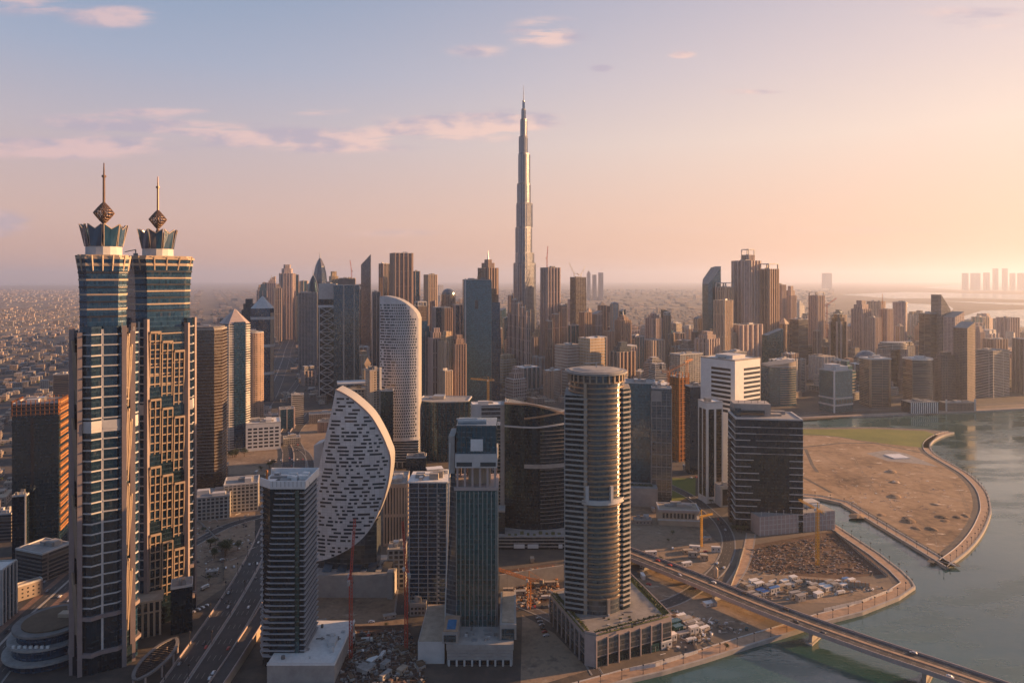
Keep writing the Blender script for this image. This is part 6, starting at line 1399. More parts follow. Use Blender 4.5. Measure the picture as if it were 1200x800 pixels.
crane('red tower crane beside the balconied dark blue apartment tower', 476, 762, 668, 34, 110, 'crane_red', 66)
crane('orange tower crane with a level jib in the pit behind the green office tower', 620, 713, 680, 32, 166, 'crane_orange', 12, w=2.6)
crane('yellow tower crane before the long stone podium near the water', 958, 662, 598, 30, 100, 'crane_yellow', 0, w=2.2)
crane('short yellow crane beside the sandstone office', 822, 640, 606, 16, 30, 'crane_yellow', 0, w=1.6, cj=7)
crane('golden crane with a sloping jib at the foot of the teal tower', 572, 500, 446, 34, 200, 'crane_yellow', 8, w=3.0)
crane('orange crane standing against the orange scaffolded frame', 805, 545, 424, 30, 60, 'crane_orange', 0, w=3.0)
crane('orange crane behind the scaffolding with its jib to the right', 783, 530, 436, 40, 20, 'crane_orange', 20, w=3.0)
crane('thin crane on the roof of the flat topped tower beside the supertall', 641, 314, 303, 34, 75, 'crane_red', 72, z0=zat(314, 1800), Y=1800, w=2.4)
crane('left thin crane on the ragged topped bronze tower', 673, 326, 321, 36, 150, 'crane_white', 62, z0=zat(325, 2030), Y=2035, w=2.4)
crane('right thin crane on the ragged topped bronze tower', 681, 326, 322, 30, 40, 'crane_white', 55, z0=zat(325, 2030), Y=2045, w=2.4)
crane('crane above the sunlit block behind the dark teal slab', 412, 327, 318, 44, 120, 'crane_red', 65, z0=zat(327, 2380), Y=2390, w=2.6)
crane('tall thin crane between the collared mauve tower and the bronze one', 969, 432, 358, 44, 20, 'crane_red', 30, w=3.0)
crane('thin crane over the pale slabs of the far right cluster', 1034, 436, 356, 36, 60, 'crane_orange', 50, w=3.0)
# site cabins, hoardings and rubble --------------------------------------------------------------------------
def cabin_proto(mat, roofm, lab, grp):
    root = thing('site_cabin', lab, 'cabin', (0, 0, 0), 0, grp)
    m = MB(); m.box(0, 0, .15, 2.9, 9, 3); w_ = m.build('wall', mat, root)
    m = MB(); m.box(0, 0, 2.9, 3.15, 9.4, 3.4); m.build('roof', roofm, root)
    for x in (-3, 2.6):
        m = MB(); m.box(x, -1.51, 1.2, 2.2, 1.3, .08); m.build('window', 'window_dark', root)
    m = MB(); m.box(0, -1.51, .2, 2.3, 1, .08); m.build('door', 'metal', root); return root
protos = {}
KS = {'white': ('offwhite', 'roof_white'), 'grey': ('concrete', 'roof_grey'), 'blue': ('offwhite', 'blue_paint'), 'tan': ('roof_sand', 'roof_sand'), 'green': ('glass_green', 'glass_green')}
def cluster(pts, an, n, where, grp, kinds, dens=1):
    k = 0
    for (px, py) in pts:
        x, y = gp(px, py)
        for r_ in range(n[0]):
            for c_ in range(n[1]):
                if rc.random() > .8 * dens: continue
                lx, ly = c_ * 10.4, r_ * 6.0; ca, sa = math.cos(R(an)), math.sin(R(an)); X, Yy = x + lx * ca - ly * sa, y + lx * sa + ly * ca
                kd = rc.choice(kinds); lab = f'{kd} roofed site cabin {where}'; st = rc.choice([1, 1, 1.25, 1.8]); sc = (rc.uniform(.7, 1.15), rc.uniform(.9, 1.5), st)
                if kd not in protos:
                    protos[kd] = cabin_proto(*KS[kd], lab, grp); o = protos[kd]; o.location = (X, Yy, .08); o.rotation_euler = (0, 0, R(an)); o['group'] = grp; o.scale = sc
                else: copy_thing(protos[kd], (X, Yy, .08), R(an + rc.uniform(-4, 4)), lab, grp, sc)
cluster([(766, 762), (784, 742), (800, 745)], 24, (3, 3), 'between the near quay and the garden podium', 'site cabins by the near quay', ['white', 'white', 'grey', 'white', 'green', 'grey', 'grey'])
cluster([(886, 700), (915, 690), (938, 704), (960, 694), (978, 690), (868, 692)], 24, (2, 3), 'on the quay point beside the bridge', 'site cabins on the quay point', ['white', 'tan', 'grey', 'tan', 'white', 'blue', 'grey'])
cluster([(742, 664), (800, 655), (815, 648)], -8, (2, 3), 'on the sandy lot under the sandstone office', 'site cabins on the sandy lot', ['white', 'tan', 'grey'], .8)
cluster([(398, 760), (440, 790), (468, 800)], 60, (3, 2), 'in the crane pit before the sail tower podium', 'site cabins in the crane pit', ['grey', 'tan', 'grey', 'white'], .5)
cluster([(596, 700), (632, 690)], 5, (2, 2), 'in the crane pit behind the green office tower', 'site cabins in the rear crane pit', ['tan', 'grey'], .6)
def rubble(name, quad, n, mats, smin, smax, hmax, label):
    ms = MB(); rr_ = random.Random(len(name) + n)
    for i in range(n):
        a, b = rr_.random(), rr_.random(); px = (quad[0][0] * (1 - a) + quad[1][0] * a) * (1 - b) + (quad[3][0] * (1 - a) + quad[2][0] * a) * b; py = (quad[0][1] * (1 - a) + quad[1][1] * a) * (1 - b) + (quad[3][1] * (1 - a) + quad[2][1] * a) * b
        x, y = gp(px, py); ms.cur = rr_.randrange(len(mats)); s1 = rr_.uniform(smin, smax)
        if rr_.random() < .35: ms.beam((x, y, .3), (x + rr_.uniform(-7, 7), y + rr_.uniform(-7, 7), rr_.uniform(.2, 1.2)), .35)
        else: ms.box(x, y, 0, rr_.uniform(.2, hmax), s1, s1 * rr_.uniform(.3, 1), rr_.uniform(0, 3))
    o = ms.build(name, mats); o['kind'] = 'stuff'; o['label'] = label
rubble('site_rubble', [(880, 644), (975, 626), (1030, 672), (880, 672)], 900, ['concrete_red', 'concrete_dark', 'concrete_red', 'concrete_dark', 'stone_pink', 'bark'], .6, 2.2, 1.4, 'scattered building materials in the red brown pit')
rubble('site_materials', [(398, 742), (480, 738), (500, 800), (400, 806)], 700, ['concrete_red', 'concrete_dark', 'concrete_dark', 'metal_dark', 'bark', 'concrete', 'glass_dark'], .8, 3.0, 2.0, 'scattered formwork and materials in the crane pit')
rubble('pit_materials', [(588, 672), (650, 664), (658, 700), (602, 714)], 350, ['stone_gold', 'concrete', 'crane_orange', 'concrete_dark'], .8, 3, 2, 'scattered formwork in the rear crane pit')
rubble('yard_materials', [(870, 676), (1000, 680), (1040, 690), (900, 706)], 170, ['offwhite', 'stone_gold', 'concrete_dark', 'metal', 'car_white'], .6, 2.6, 2, 'scattered materials on the quay point yard')
rubble('lot_clutter', [(740, 720), (790, 714), (880, 738), (780, 768)], 150, ['offwhite', 'metal', 'concrete_dark', 'roof_white', 'glass_green'], .6, 3, 2, 'scattered materials between the cabins by the near quay')
rubble('yard_clutter', [(230, 610), (300, 585), (296, 640), (236, 690)], 160, ['offwhite', 'concrete', 'metal_dark', 'concrete_red'], .6, 2.6, 1.4, 'scattered clutter on the sandy yard')
q = thing('retaining_wall', 'ochre sheet pile retaining wall along the front of the red brown pit', 'wall', (0, 0, 0)); A, B = gp(938, 682), gp(1018, 688)
m = MB(); wall_strip(m, [A, B], 0, .8, 0, 4.2); m.build('panel', 'stone_gold', q); m = MB()
for i in range(20): m.box(A[0] + (B[0] - A[0]) * i / 19, A[1] + (B[1] - A[1]) * i / 19 - .6, 0, 4.6, .5, .5)
m.build('rib', 'crane_orange', q)
q = thing('crane_pit_wall', 'ribbed concrete retaining wall at the back of the rear crane pit', 'wall', (0, 0, 0)); A, B = gp(585, 690), gp(660, 678)
m = MB(); wall_strip(m, [A, B], 0, 1, 0, 13); m.build('panel', 'concrete', q); m = MB()
for i in range(26): m.box(A[0] + (B[0] - A[0]) * i / 25, A[1] + (B[1] - A[1]) * i / 25 - .4, 0, 12.6, .5, .6)
m.build('rib', 'stone_gold', q)
sx_, sy_ = gp(839, 679); q = thing('cement_silo', 'small pale cement silo beside the bridge parapet', 'silo', (sx_, sy_, 0)); m = MB(); m.cone(0, 0, 3, 10, 2, 2, 14); m.cone(0, 0, 10, 12, 2, .4, 14); m.cone(0, 0, 1, 3, .5, 2, 14); m.build('tank', 'stone_gold', q)
m = MB()
for a in (45, 135, 225, 315): m.beam((1.6 * math.cos(R(a)), 1.6 * math.sin(R(a)), 0), (1.6 * math.cos(R(a)), 1.6 * math.sin(R(a)), 4), .3)
m.build('leg_frame', 'metal_dark', q)
m = MB(); x, y = gp(1051, 535); m.box(0, 0, 0, 1.2, 26, 24, .1); q = m.build('white_tarp', 'white'); q.location = (x, y, .1); tag(q, 'flat square white tarpaulin slab lying on the bare island', 'tarpaulin')
m = MB()
for a in ([(950, 560), (1000, 590), (1060, 615), (1110, 640)], [(960, 530), (1010, 560), (1080, 575), (1140, 590)], [(1000, 535), (1030, 580), (1090, 620), (1100, 650)], [(950, 545), (1030, 548), (1110, 560), (1135, 600)]):
    ln = smooth_line([gp(*q) for q in a], 6)
    for o in (-1.3, 1.3): ribbon(m, ln, o - .35, o + .35, .10)
struct(m.build('path_tracks', 'lot_soil'))
# white debris on the island
rubble('island_rubble', [(965, 540), (1100, 545), (1120, 610), (1000, 590)], 90, ['offwhite', 'roof_sand', 'stone_pink'], .6, 3.0, .5, 'pale rubble scattered over the bare island')
# trucks, stacks, fences and soil heaps on the building sites
def truck_proto(lab, grp):
    root = thing('site_truck', lab, 'truck', (0, 0, 0), 0, grp)
    m = MB(); m.box(0, 0, .9, 1.2, 8.4, 2.3); m.build('chassis', 'metal_dark', root)
    m = MB(); m.loft([rect(2.0, 2.4), rect(1.8, 2.2)], [.8, 3.0], True, True); m.v = [(x + 3.4, y, z) for x, y, z in m.v]; cb_ = m.build('cab', 'crane_white', root)
    m = MB(); m.box(4.36, 0, 1.9, 2.7, .12, 2.0); m.build('window', 'window_dark', cb_)
    m = MB(); m.box(-1.2, 0, 1.2, 3.3, 6.0, 2.4); m.build('cargo_box', 'offwhite', root)
    for x in (-3.2, -2.0, 3.0):
        for y in (-1.05, 1.05):
            m = MB(); pts = [(x + .5 * math.cos(R(a)), .5 + .5 * math.sin(R(a))) for a in range(0, 360, 45)]; b0 = len(m.v)
            for dy_ in (-.15, .15):
                for (u_, z) in pts: m.v.append((u_, y + dy_, z))
            for i in range(8): m.face((b0 + i, b0 + (i + 1) % 8, b0 + 8 + (i + 1) % 8, b0 + 8 + i))
            m.face(tuple(b0 + i for i in range(8))[::-1]); m.face(tuple(b0 + 8 + i for i in range(8))); m.build('wheel', 'tyre', root)
    return root
tk = None
for (px, py, an, wh) in [(905, 684, 30, 'on the quay point yard'), (925, 688, 10, 'on the quay point yard'), (950, 686, 120, 'on the quay point yard'), (985, 696, 24, 'on the quay point yard'), (880, 684, 60, 'on the quay point yard'), (790, 730, 24, 'in the yard by the near quay'), (810, 752, 24, 'in the yard by the near quay'), (756, 748, 24, 'in the yard by the near quay'),
                         (448, 770, 80, 'in the crane pit before the sail tower podium'), (430, 752, 10, 'in the crane pit before the sail tower podium'), (640, 702, 5, 'at the rear crane pit'), (770, 660, -8, 'on the sandy lot'), (790, 668, 20, 'on the sandy lot'), (240, 690, 70, 'on the sandy yard')]:
    x, y = gp(px, py); lab = 'white box truck ' + wh; g_ = 'white box trucks ' + wh
    if tk is None: tk = truck_proto(lab, g_); tk.location = (x, y, .1); tk.rotation_euler = (0, 0, R(an))
    else: copy_thing(tk, (x, y, .1), R(an), lab, g_)
stp = None
for (qd, n, wh) in [([(880, 680), (1000, 682), (1020, 690), (900, 704)], 34, 'on the quay point yard'), ([(745, 722), (800, 722), (860, 738), (780, 762)], 26, 'in the yard by the near quay'), ([(398, 742), (480, 738), (498, 798), (402, 800)], 34, 'in the crane pit before the sail tower podium'), ([(590, 676), (648, 668), (656, 698), (604, 712)], 16, 'at the rear crane pit')]:
    for i in range(n):
        a_, b_ = rc.random(), rc.random(); px = (qd[0][0] * (1 - a_) + qd[1][0] * a_) * (1 - b_) + (qd[3][0] * (1 - a_) + qd[2][0] * a_) * b_; py = (qd[0][1] * (1 - a_) + qd[1][1] * a_) * (1 - b_) + (qd[3][1] * (1 - a_) + qd[2][1] * a_) * b_
        x, y = gp(px, py); lab = 'long stack of building boards ' + wh; g_ = 'material stacks ' + wh; rz_ = R(rc.choice([24, 114, 26, 4]))
        if stp is None:
            stp = thing('material_stack', lab, 'stack', (x, y, .06), rz_, g_)
            for k_ in range(3):
                m = MB(); m.box(.2 * k_, .1 * k_, .1 + k_ * .62, .62 + k_ * .62, 6 - .5 * k_, 2.6 - .3 * k_, .04 * k_); m.build('board_layer', ['stone_gold', 'concrete', 'bark'][k_], stp)
        else: copy_thing(stp, (x, y, .06), rz_, lab, g_, (rc.uniform(.5, 1.5), rc.uniform(.6, 1.4), rc.uniform(.5, 1.8)))
for ln, lab, mt in [([gp(738, 786), gp(768, 781), gp(818, 765)], 'white hoarding between the near quay promenade and the cabin yard', 'offwhite'), ([gp(818, 765), gp(806, 742), gp(776, 716)], 'grey mesh fence at the back of the cabin yard beside the bridge', 'concrete'), ([gp(965, 716), gp(1010, 706), gp(1046, 692)], 'white hoarding along the quay point promenade', 'offwhite'), ([gp(872, 642), gp(866, 664), gp(856, 690)], 'grey fence beside the paved service road', 'concrete'), ([gp(1040, 676), gp(1010, 652), gp(978, 624)], 'long grey fence along the channel side of the pit', 'concrete'), ([gp(395, 738), gp(482, 735)], 'rust brown hoarding along the crane pit before the sail tower podium', 'concrete_red'), ([gp(226, 604), gp(262, 640), gp(262, 680)], 'low fence round the sandy yard beside the highway', 'concrete')]:
    q = thing('site_fence', lab, 'fence', (0, 0, 0)); m = MB(); wall_strip(m, ln, 0, .12, .1, 2.6); m.build('panel', mt, q); m = MB()
    for (xa_, ya_), (xb_, yb__) in zip(ln, ln[1:]):
        k_ = max(1, int(math.hypot(xb_ - xa_, yb__ - ya_) / 4))
        for j_ in range(k_ + 1): m.box(xa_ + (xb_ - xa_) * j_ / k_, ya_ + (yb__ - ya_) * j_ / k_, 0, 2.9, .22, .22)
    m.build('post_frame', 'metal_dark', q)
hp0 = None
for i in range(22):
    px, py = rc.choice([(rc.uniform(1000, 1130), rc.uniform(600, 640)), (rc.uniform(960, 1120), rc.uniform(545, 600)), (rc.uniform(1090, 1140), rc.uniform(590, 630))])
    if px > 1000 + (660 - py) * 2.9 or px < 960 + max(0, (py - 585)) * 1.9: continue
    x, y = gp(px, py)
    if hp0 is None:
        m = MB(); n = 14; rings = []
        for k_, (r_, z_) in enumerate([(5, 0), (3.8, .8), (2.2, 1.5), (.8, 1.8)]): rings.append(([(r_ * rc.uniform(.8, 1.2) * math.cos(6.283 * j / n), r_ * rc.uniform(.8, 1.2) * math.sin(6.283 * j / n)) for j in range(n)], z_))
        m.loft([r_[0] for r_ in rings], [r_[1] for r_ in rings]); hp0 = m.build('soil_heap', 'island_soil'); o = hp0
    else: o = hp0.copy(); C.objects.link(o)
    o.location = (x, y, 0); o.rotation_euler = (0, 0, rc.uniform(0, 6)); s_ = rc.uniform(.5, 1.6); o.scale = (s_ * 1.4, s_, s_ * rc.uniform(.6, 1.1)); tag(o, 'low heap of brown soil on the bare island', 'heap', 'soil heaps on the bare island')
# trees ------------------------------------------------------------------------------------------------------
def tree_proto(seed, lab, grp):
    r_ = random.Random(seed); root = thing('leafy_tree', lab, 'tree', (0, 0, 0), 0, grp); m = MB(); m.cone(0, 0, 0, 3.4, .38, .2, 7); lim = []
    for i in range(5):
        a = r_.uniform(0, 6.3); e = (1.9 * math.cos(a), 1.9 * math.sin(a), r_.uniform(4.2, 5.6)); m.beam((0, 0, 2.6), e, .18); lim.append(e)
    m.build('trunk', 'bark', root); m = MB()
    for i in range(420):
        c_ = r_.choice(lim); v = Vector(c_) + Vector((r_.gauss(0, .95), r_.gauss(0, .95), r_.gauss(.3, .7))); m.quad([v + Vector((r_.gauss(0, .34), r_.gauss(0, .34), r_.gauss(0, .26))) for _ in range(3)])
    m.build('crown', 'leaf', root); return root
tp = [tree_proto(31 + i, 'x', 'trees') for i in range(3)]; used = [False] * 3
def put_tree(x, y, lab, grp, s):
    k = rc.randrange(3)
    if not used[k]: o = tp[k]; o.location = (x, y, 0); o['label'] = lab; o['group'] = grp; o.scale = (s, s, s); used[k] = True
    else: copy_thing(tp[k], (x, y, 0), rc.uniform(0, 6), lab, grp, (s, s, s * rc.uniform(.85, 1.15)))
for (px, py, n, sp, lab, grp, s) in [(262, 644, 7, 5, 'dark bushy tree in the clump on the sandy yard', 'clump of trees on the sandy yard', 1.3), (243, 640, 3, 4, 'dark bushy tree in the small clump on the sandy yard', 'small clump on the sandy yard', 1.0), (250, 652, 3, 4, 'dark bushy tree in the small clump on the sandy yard', 'small clump on the sandy yard', .9),
                               (272, 536, 8, 10, 'dark bushy tree beside the white low block', 'trees beside the white low block', 1.5), (313, 548, 4, 6, 'dark bushy tree beside the white low block', 'trees beside the white low block', 1.1), (70, 668, 6, 12, 'bushy tree by the parking deck', 'trees by the parking deck', 1.0), (848, 590, 5, 9, 'tree on the planted strip by the curving road', 'trees by the curving road', .9),
                               (300, 500, 6, 16, 'tree between the low blocks by the highway bend', 'trees by the highway bend', 1.3), (872, 622, 4, 6, 'tree on the planted strip by the curving road', 'trees by the curving road', .8)]:
    x, y = gp(px, py)
    for i in range(n): put_tree(x + rc.gauss(0, sp), y + rc.gauss(0, sp), lab, grp, s * rc.uniform(.75, 1.25))
def free(x, y, r): return all((x - a) ** 2 + (y - b) ** 2 > (r + c_) ** 2 for a, b, c_ in OCC)
RD = [(p_[0], p_[1], 34) for p_ in smooth_line(r_left, 6)] + [(p_[0], p_[1], 26) for p_ in r_main] + [(p_[0], p_[1], 14) for p_ in r_curve]
def offroad(x, y, r): return all((x - a) ** 2 + (y - b) ** 2 > (r + c_) ** 2 for a, b, c_ in RD)
# low sheds and parking decks on the ground between the near towers
for (cat, lab, x0, x1, yt, yb, yaw, ratio, wall, nm) in [
 ('podium', 'long brown podium with terraces right of the sail tower', 449, 480, 560, 640, 4, 2.0, 'f_podium', 'long_podium'), ('podium', 'low grey terrace block below the long brown podium', 454, 477, 640, 690, 4, 1.2, 'f_grid', 'terrace_block'),
 ('shed', 'brick coloured long shed behind the sail tower', 372, 398, 493, 507, 10, .5, 'f_brown2', 'long_shed'), ('shed', 'grey warehouse on the yard left of the sail tower', 332, 352, 512, 522, 20, .7, 'f_grey', 'warehouse'),
 ('podium', 'dark glass podium between the perforated tower and the curtain block', 476, 500, 534, 556, 4, .8, 'glass_dark', 'glass_podium'), ('podium', 'grey striped podium below the teal tower', 540, 592, 520, 560, 4, .5, 'f_stripe_d', 'striped_podium'),
 ('podium', 'dark podium with planted roof beside the bow fronted tower', 566, 592, 596, 640, 0, .8, 'glass_dark', 'dark_podium'), ('shed', 'tin roofed shed beside the orange scaffolding', 800, 818, 545, 553, 16, .6, 'f_house2', 'long_shed'),
 ('shed', 'low tan shed on the plot behind the round tower', 742, 764, 608, 615, 0, .4, 'f_house', 'long_shed'), ('office', 'two storey grey office at the pit edge by the red crane', 480, 500, 706, 722, 4, .5, 'f_grey', 'site_office'),
 ('building', 'squat concrete block behind the gridded podium', 240, 268, 545, 566, 18, .7, 'f_raw', 'concrete_block'), ('building', 'pale low block before the blue cream crowned tower', 300, 318, 478, 492, 18, .8, 'f_white', 'low_block'), ('building', 'small dark block at the left road edge', -10, 22, 600, 636, 10, .8, 'f_stripe_d', 'low_block'), ('shed', 'flat roofed warehouse between the dark green tower and the highway', 84, 100, 560, 585, 10, .8, 'f_grey', 'warehouse')]:
    tower(nm, lab, x0, x1, yt, yb, yaw, ratio, wall, cat=cat, nplant=5)
cl_ = 0
for i in range(900):
    px, py = rc.uniform(225, 860), rc.uniform(500, 770); x, y = gp(px, py)
    if not free(x, y, 6) or not offroad(x, y, 4) or (x > 60 and y < 480): continue
    q = rc.random()
    if cl_ > 150: break
    if q < .45: put_car(x, y, .08, rc.uniform(0, 3.1), 'standing on the ground between the near towers', 'parked_car')
    elif q < .65: put_tree(x, y, 'small dark tree on the ground between the near towers', 'trees between the near towers', rc.uniform(.5, .9))
    else:
        kd = rc.choice(['white', 'grey', 'tan']); copy_thing(protos[kd], (x, y, .08), R(rc.choice([4, 94, 20])), f'{kd} roofed site cabin on the open ground between the near towers', 'site cabins between the near towers', (rc.uniform(.6, 1.3), rc.uniform(.8, 1.6), rc.choice([1, 1.3])))
    cl_ += 1
# ------------------------------------------------------------------ the rest of the city
rg = random.Random(77)
# mid rises between the towers
STY = [('f_beige', 'sand coloured'), ('f_brown2', 'brown'), ('f_vert_m', 'mauve ribbed'), ('f_grey', 'grey'), ('f_stripe', 'pale striped'), ('f_pink', 'pink stone'), ('f_gold', 'golden'), ('f_grid', 'gridded'), ('glass_grey', 'grey glass'), ('glass_sea', 'teal glass'), ('f_white', 'white')]
ZON = [(300, 430, 408, 470, 12, 30, 90, 'by the highway bend'), (480, 600, 402, 470, 24, 30, 120, 'behind the perforated tower'), (600, 760, 396, 470, 60, 30, 135, 'at the foot of the supertall'), (720, 860, 400, 490, 46, 30, 120, 'above the round tower'), (850, 1000, 396, 470, 52, 30, 120, 'below the mauve skyscrapers'),
       (990, 1200, 392, 462, 60, 25, 110, 'behind the waterfront offices'), (225, 345, 390, 430, 14, 20, 60, 'left of the highway row'), (310, 360, 352, 392, 34, 80, 230, 'in the hazy highway row'), (360, 500, 356, 396, 26, 80, 220, 'far behind the lattice tower'), (820, 1010, 385, 408, 14, 60, 150, 'far behind the mauve skyscrapers'),
       (505, 560, 340, 380, 12, 60, 150, 'on the far horizon behind the teal tower'), (960, 1080, 388, 412, 16, 60, 170, 'in the far right cluster'), (1060, 1190, 388, 420, 12, 40, 120, 'in the far right cluster')]
for (xa, xb, ya, yb, n, h0, h1, where) in ZON:
    done = 0; tries = 0
    while done < n and tries < n * 25:
        tries += 1; px, py = rg.uniform(xa, xb), rg.uniform(ya, yb); x, y = gp(px, py); w = rg.uniform(22, 44) * (1 + y / 9000)
        if not free(x, y, w * .55) or not offroad(x, y, w * .3): continue
        mt, cn = rg.choice(STY); h = rg.uniform(h0, h1) * rg.uniform(.6, 1.1); dd = w * rg.uniform(.6, 1.1); rz = R(rg.choice([20, 28, 34, 42]))
        kind = rg.choice(['flat roofed', 'flat roofed', 'stepped', 'twin headed']) ; OCC.append((x, y, w * .55))
        p = thing('mid_rise', f'{kind} {cn} mid rise {where}', 'mid rise', (x, y, 0), rz, f'{cn} {kind} mid rises {where}'); pl = rect(w, dd) if rg.random() < .7 else chamfer(w, dd, w * .15)
        m = MB(); m.prism(pl, 0, h); m.build('wall', mt, p)
        if rg.random() < .6: fins(p, pl, 0, h + .8, w / rg.choice([2, 3, 4]), w * .06, w * .07, rg.choice(['rib_sand', 'rib_mauve', 'rib_brown', 'offwhite']), split=False)
        else: bands(p, pl, 6, h, 7.2, 1.2, .9, rg.choice(['rib_sand', 'offwhite', 'rib_mauve']), split=False)
        m = MB(); m = MB(); m.prism(scl(pl, .96), h, h + .5)
        rf = m.build('roof', rg.choice(['roof_grey', 'roof_sand', 'roof_white']), p)
        if kind == 'stepped':
            m = MB(); m.prism(scl(pl, .7), h + .5, h + 12); m.prism(scl(pl, .4), h + 12, h + 22); m.build('stepped_crown', mt, p)
        elif kind == 'twin headed':
            for s_ in (-1, 1):
                m = MB(); m.box(s_ * w * .27, 0, h + .5, h + 12, w * .34, dd * .8); m.build('head_block', mt, p)
        else:
            for q in range(3):
                m = MB(); m.box(rg.uniform(-.3, .3) * w, rg.uniform(-.3, .3) * dd, h + .45, h + rg.uniform(2, 5), w * rg.uniform(.1, .3), dd * rg.uniform(.1, .3)); m.build('roof_housing', rg.choice(['offwhite', 'concrete']), rf)
        if rg.random() < .5 and y < 1800:
            m = MB(); m.box(0, 0, 0, rg.uniform(10, 20), w * 1.5, dd * 1.4); m.build('podium', rg.choice(['f_grid', 'f_podium']), p)
        done += 1
# slender towers packed behind the front rows
SL = [('f_vert', 'sand ribbed'), ('f_vert_b', 'brown ribbed'), ('f_vert_m', 'mauve ribbed'), ('f_mauve', 'mauve'), ('f_pink', 'pink stone'), ('f_gold', 'golden'), ('glass_grey', 'grey glass'), ('glass_dark', 'dark glass'), ('glass_blue', 'blue glass'), ('glass_sea', 'teal glass'), ('f_beige', 'beige'), ('glass_sea', 'teal glass'), ('f_white', 'white'), ('glass_teal', 'dark teal glass'), ('glass_mauve', 'mauve glass')]
for (xa, xb, ba, bb_, ta, tb, wa, wb, n, where) in [(304, 362, 384, 402, 322, 358, 5, 9, 18, 'in the hazy highway row'), (360, 462, 394, 414, 328, 368, 6, 10, 22, 'behind the lattice tower'), (455, 600, 398, 424, 340, 382, 7, 12, 30, 'behind the teal tower'), (600, 722, 412, 442, 350, 398, 8, 12, 32, 'around the supertall'),
        (722, 862, 416, 448, 362, 410, 8, 13, 34, 'above the round tower'), (860, 1000, 410, 440, 372, 404, 8, 13, 20, 'around the mauve skyscrapers'), (985, 1085, 404, 432, 364, 396, 7, 12, 22, 'in the far right cluster'), (1060, 1190, 406, 434, 376, 404, 9, 15, 14, 'behind the waterfront hotels'), (225, 300, 372, 410, 356, 392, 6, 10, 9, 'left of the highway row')]:
    done = tries = 0
    while done < n and tries < 40 * n:
        tries += 1; px = rg.uniform(xa, xb); yb_ = rg.uniform(ba, bb_); w = rg.uniform(wa, wb); Yk = depth(yb_)
        if not free(xat(px, Yk), Yk + .5 * w / F * Yk, .5 * w / F * Yk) or not offroad(xat(px, Yk), Yk, .4 * w / F * Yk): continue
        mt, cn = rg.choice(SL); cr = rg.choice(['flat', 'flat', 'flat', 'steps', 'steps', 'spire', 'frame', 'pyramid', 'slope_l', 'slope_r', 'dome'])
        cw = {'flat': 'flat topped', 'steps': 'step topped', 'spire': 'spired', 'frame': 'frame topped', 'pyramid': 'pyramid topped', 'slope_l': 'slant topped', 'slope_r': 'slant topped', 'dome': 'dome topped'}[cr]
        T = tower('slender_tower', f'slender {cw} {cn} tower {where}', px - w / 2, px + w / 2, rg.uniform(ta, tb), yb_, rg.choice([15, 25, 32, 40]), rg.uniform(.7, 1.1), mt, rg.choice(['rect', 'rect', 'cham']), cr, f'{cw} {cn} slender towers {where}', nplant=1)
        if cr[:5] != 'slope': fins(T['root'], T['poly'], 0, T['hb'] + .6, T['w'] / rg.choice([2, 3]), T['w'] * .07, T['w'] * .08, rg.choice(['rib_sand', 'rib_mauve', 'rib_brown']), split=False)
        done += 1
# skyline on the far shore, right, and three ghosts in the haze
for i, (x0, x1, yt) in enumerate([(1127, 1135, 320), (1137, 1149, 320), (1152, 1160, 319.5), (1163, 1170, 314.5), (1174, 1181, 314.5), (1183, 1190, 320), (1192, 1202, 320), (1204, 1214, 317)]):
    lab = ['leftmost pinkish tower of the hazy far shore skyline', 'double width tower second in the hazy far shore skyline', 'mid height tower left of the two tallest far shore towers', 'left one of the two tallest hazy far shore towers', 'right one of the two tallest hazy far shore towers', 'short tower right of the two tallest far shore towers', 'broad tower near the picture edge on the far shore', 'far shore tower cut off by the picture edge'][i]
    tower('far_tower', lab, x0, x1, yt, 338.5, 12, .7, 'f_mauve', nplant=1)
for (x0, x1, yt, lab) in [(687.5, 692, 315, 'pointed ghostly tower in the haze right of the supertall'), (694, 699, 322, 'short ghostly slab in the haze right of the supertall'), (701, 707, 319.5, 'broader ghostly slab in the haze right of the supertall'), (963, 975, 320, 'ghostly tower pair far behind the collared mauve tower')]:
    tower('far_tower', lab, x0, x1, yt, 352 if x0 < 900 else 338, 10, .8, 'f_mauve', crown='spire' if 'pointed' in lab else 'flat', nplant=1)
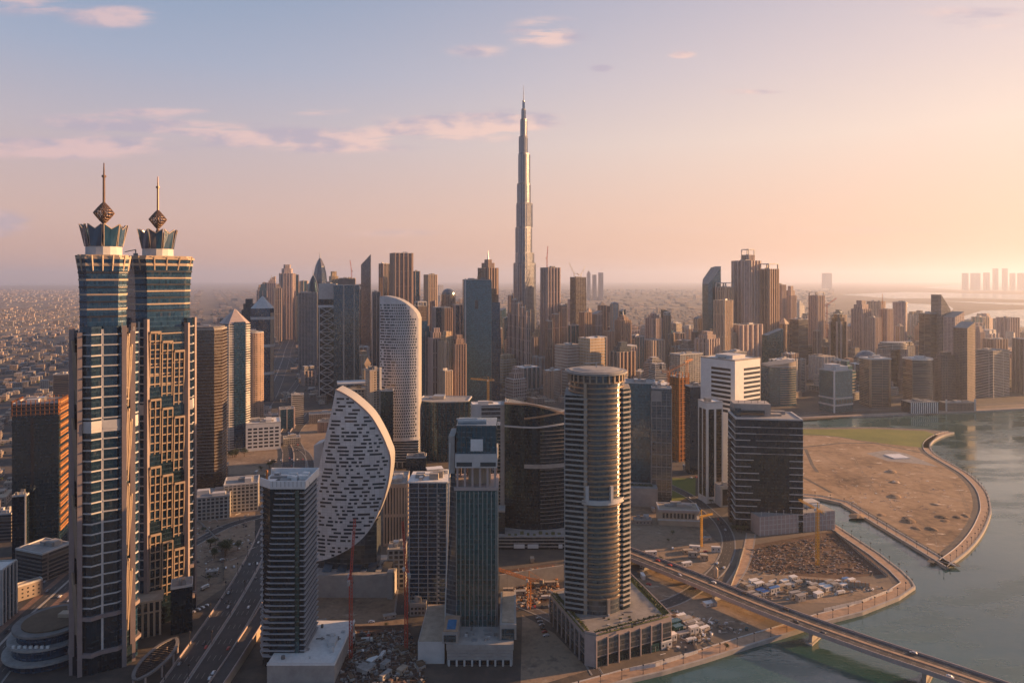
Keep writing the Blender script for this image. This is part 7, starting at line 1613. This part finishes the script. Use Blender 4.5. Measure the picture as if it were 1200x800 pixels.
# houses and sheds: the nearest one by one, the rest of the low city as one mass
hp_ = []
for mt, w, dd, h in (('f_house', 17, 14, 8.5), ('f_house2', 15, 15, 10), ('f_house3', 20, 13, 7.5)):
    m = MB(); m.box(0, 0, 0, h, w, dd); m.box(w * .2, dd * .1, h - .01, h + 3, w * .4, dd * .45); m.cur = 1; m.prism(place(rect(w * .94, dd * .94), 0, 0), h + .02, h + .3)
    hp_.append(m.build('flat_house', [mt, 'roof_sand']))
for h in hp_: C.objects.unlink(h)
city = MB(); green = MB(); CM = ['f_house', 'f_house2', 'f_house3', 'f_grey', 'f_beige']
nh = 0; cand = []
def lagoon(px, py): return px > 975 and 336 < py < 388 and not (366 < py < 372 and px < 1120)
ang = R(24); ca, sa = math.cos(ang), math.sin(ang)
for (lo, hi, st) in ((700, 3000, 33), (3000, 6000, 52), (6000, 17000, 150)):
    N = int(hi * 1.35 / st)
    for i in range(-N, N):
        for j in range(-N, N):
            gx_, gy_ = i * st, j * st
            if i % 6 == 0 or j % 9 == 0: continue
            x, y = gx_ * ca - gy_ * sa, gx_ * sa + gy_ * ca
            x += rg.uniform(-.16, .16) * st; y += rg.uniform(-.16, .16) * st
            if not (lo <= y < hi): continue
            px, py = 600 + F * x / y, HY + H * F / y
            if px < -60 or px > 1260 or lagoon(px, py): continue
            left = x < -480 - .12 * (y - 700)
            if not left:
                if px < 330 and y < 1500: continue
                if 330 <= px < 900 and y < 1500: continue
                if px >= 900 and y < 1800: continue
                if px > 640 and 4200 < y and rg.random() < .55: continue
            elif rg.random() < .2: continue
            cand.append((y, x, st))
cand.sort()
for y, x, st in cand:
    if y < 3200 and (not free(x, y, 12) or not offroad(x, y, 9)):
        continue
    s = st / 33.0; k = rg.randrange(3); px = 600 + F * x / y
    if nh < 270:
        big = rg.random() < .22; sc = (rg.uniform(.8, 1.3) * (1.6 if big else 1), rg.uniform(.8, 1.3) * (1.3 if big else 1), rg.uniform(.6, 1.5)); o = hp_[k].copy(); C.objects.link(o); o.location = (x, y, 0); o.rotation_euler = (0, 0, ang + R(rg.choice([0, 90]))); o.scale = sc
        wh = 'left of the red laned highway' if px < 300 and x < -480 else 'among the towers in the middle distance'; cn = ['cream', 'tan', 'pale stone'][k]
        tag(o, f'low {cn} flat roofed house {wh}', 'house', f'{cn} houses {wh}'); nh += 1
    else:
        city.cur = rg.randrange(5); h = rg.uniform(4, 13) * (1 if rg.random() < .93 else 2.6) * (1 if st < 100 else 1.5); w, dd = st * rg.uniform(.3, .62), st * rg.uniform(.3, .6)
        city.box(x, y, 0, h, w, dd, ang, False)
    if y < 6000 and rg.random() < .55:
        for q in range(2):
            c_ = Vector((x + rg.uniform(-.5, .5) * st, y + rg.uniform(-.5, .5) * st, 2.5)); sz_ = 1.6 * (1 + y / 4000)
            for tt in range(5): green.quad([c_ + Vector((rg.gauss(0, sz_), rg.gauss(0, sz_), rg.gauss(0, sz_ * .7))) for _ in range(3)])
o = city.build('low_rise_city', CM); o['kind'] = 'stuff'; o['label'] = 'far low rise houses of the city reading as one mass'
o = green.build('garden_foliage', 'leaf'); o['kind'] = 'stuff'; o['label'] = 'dark garden trees scattered between the far houses'
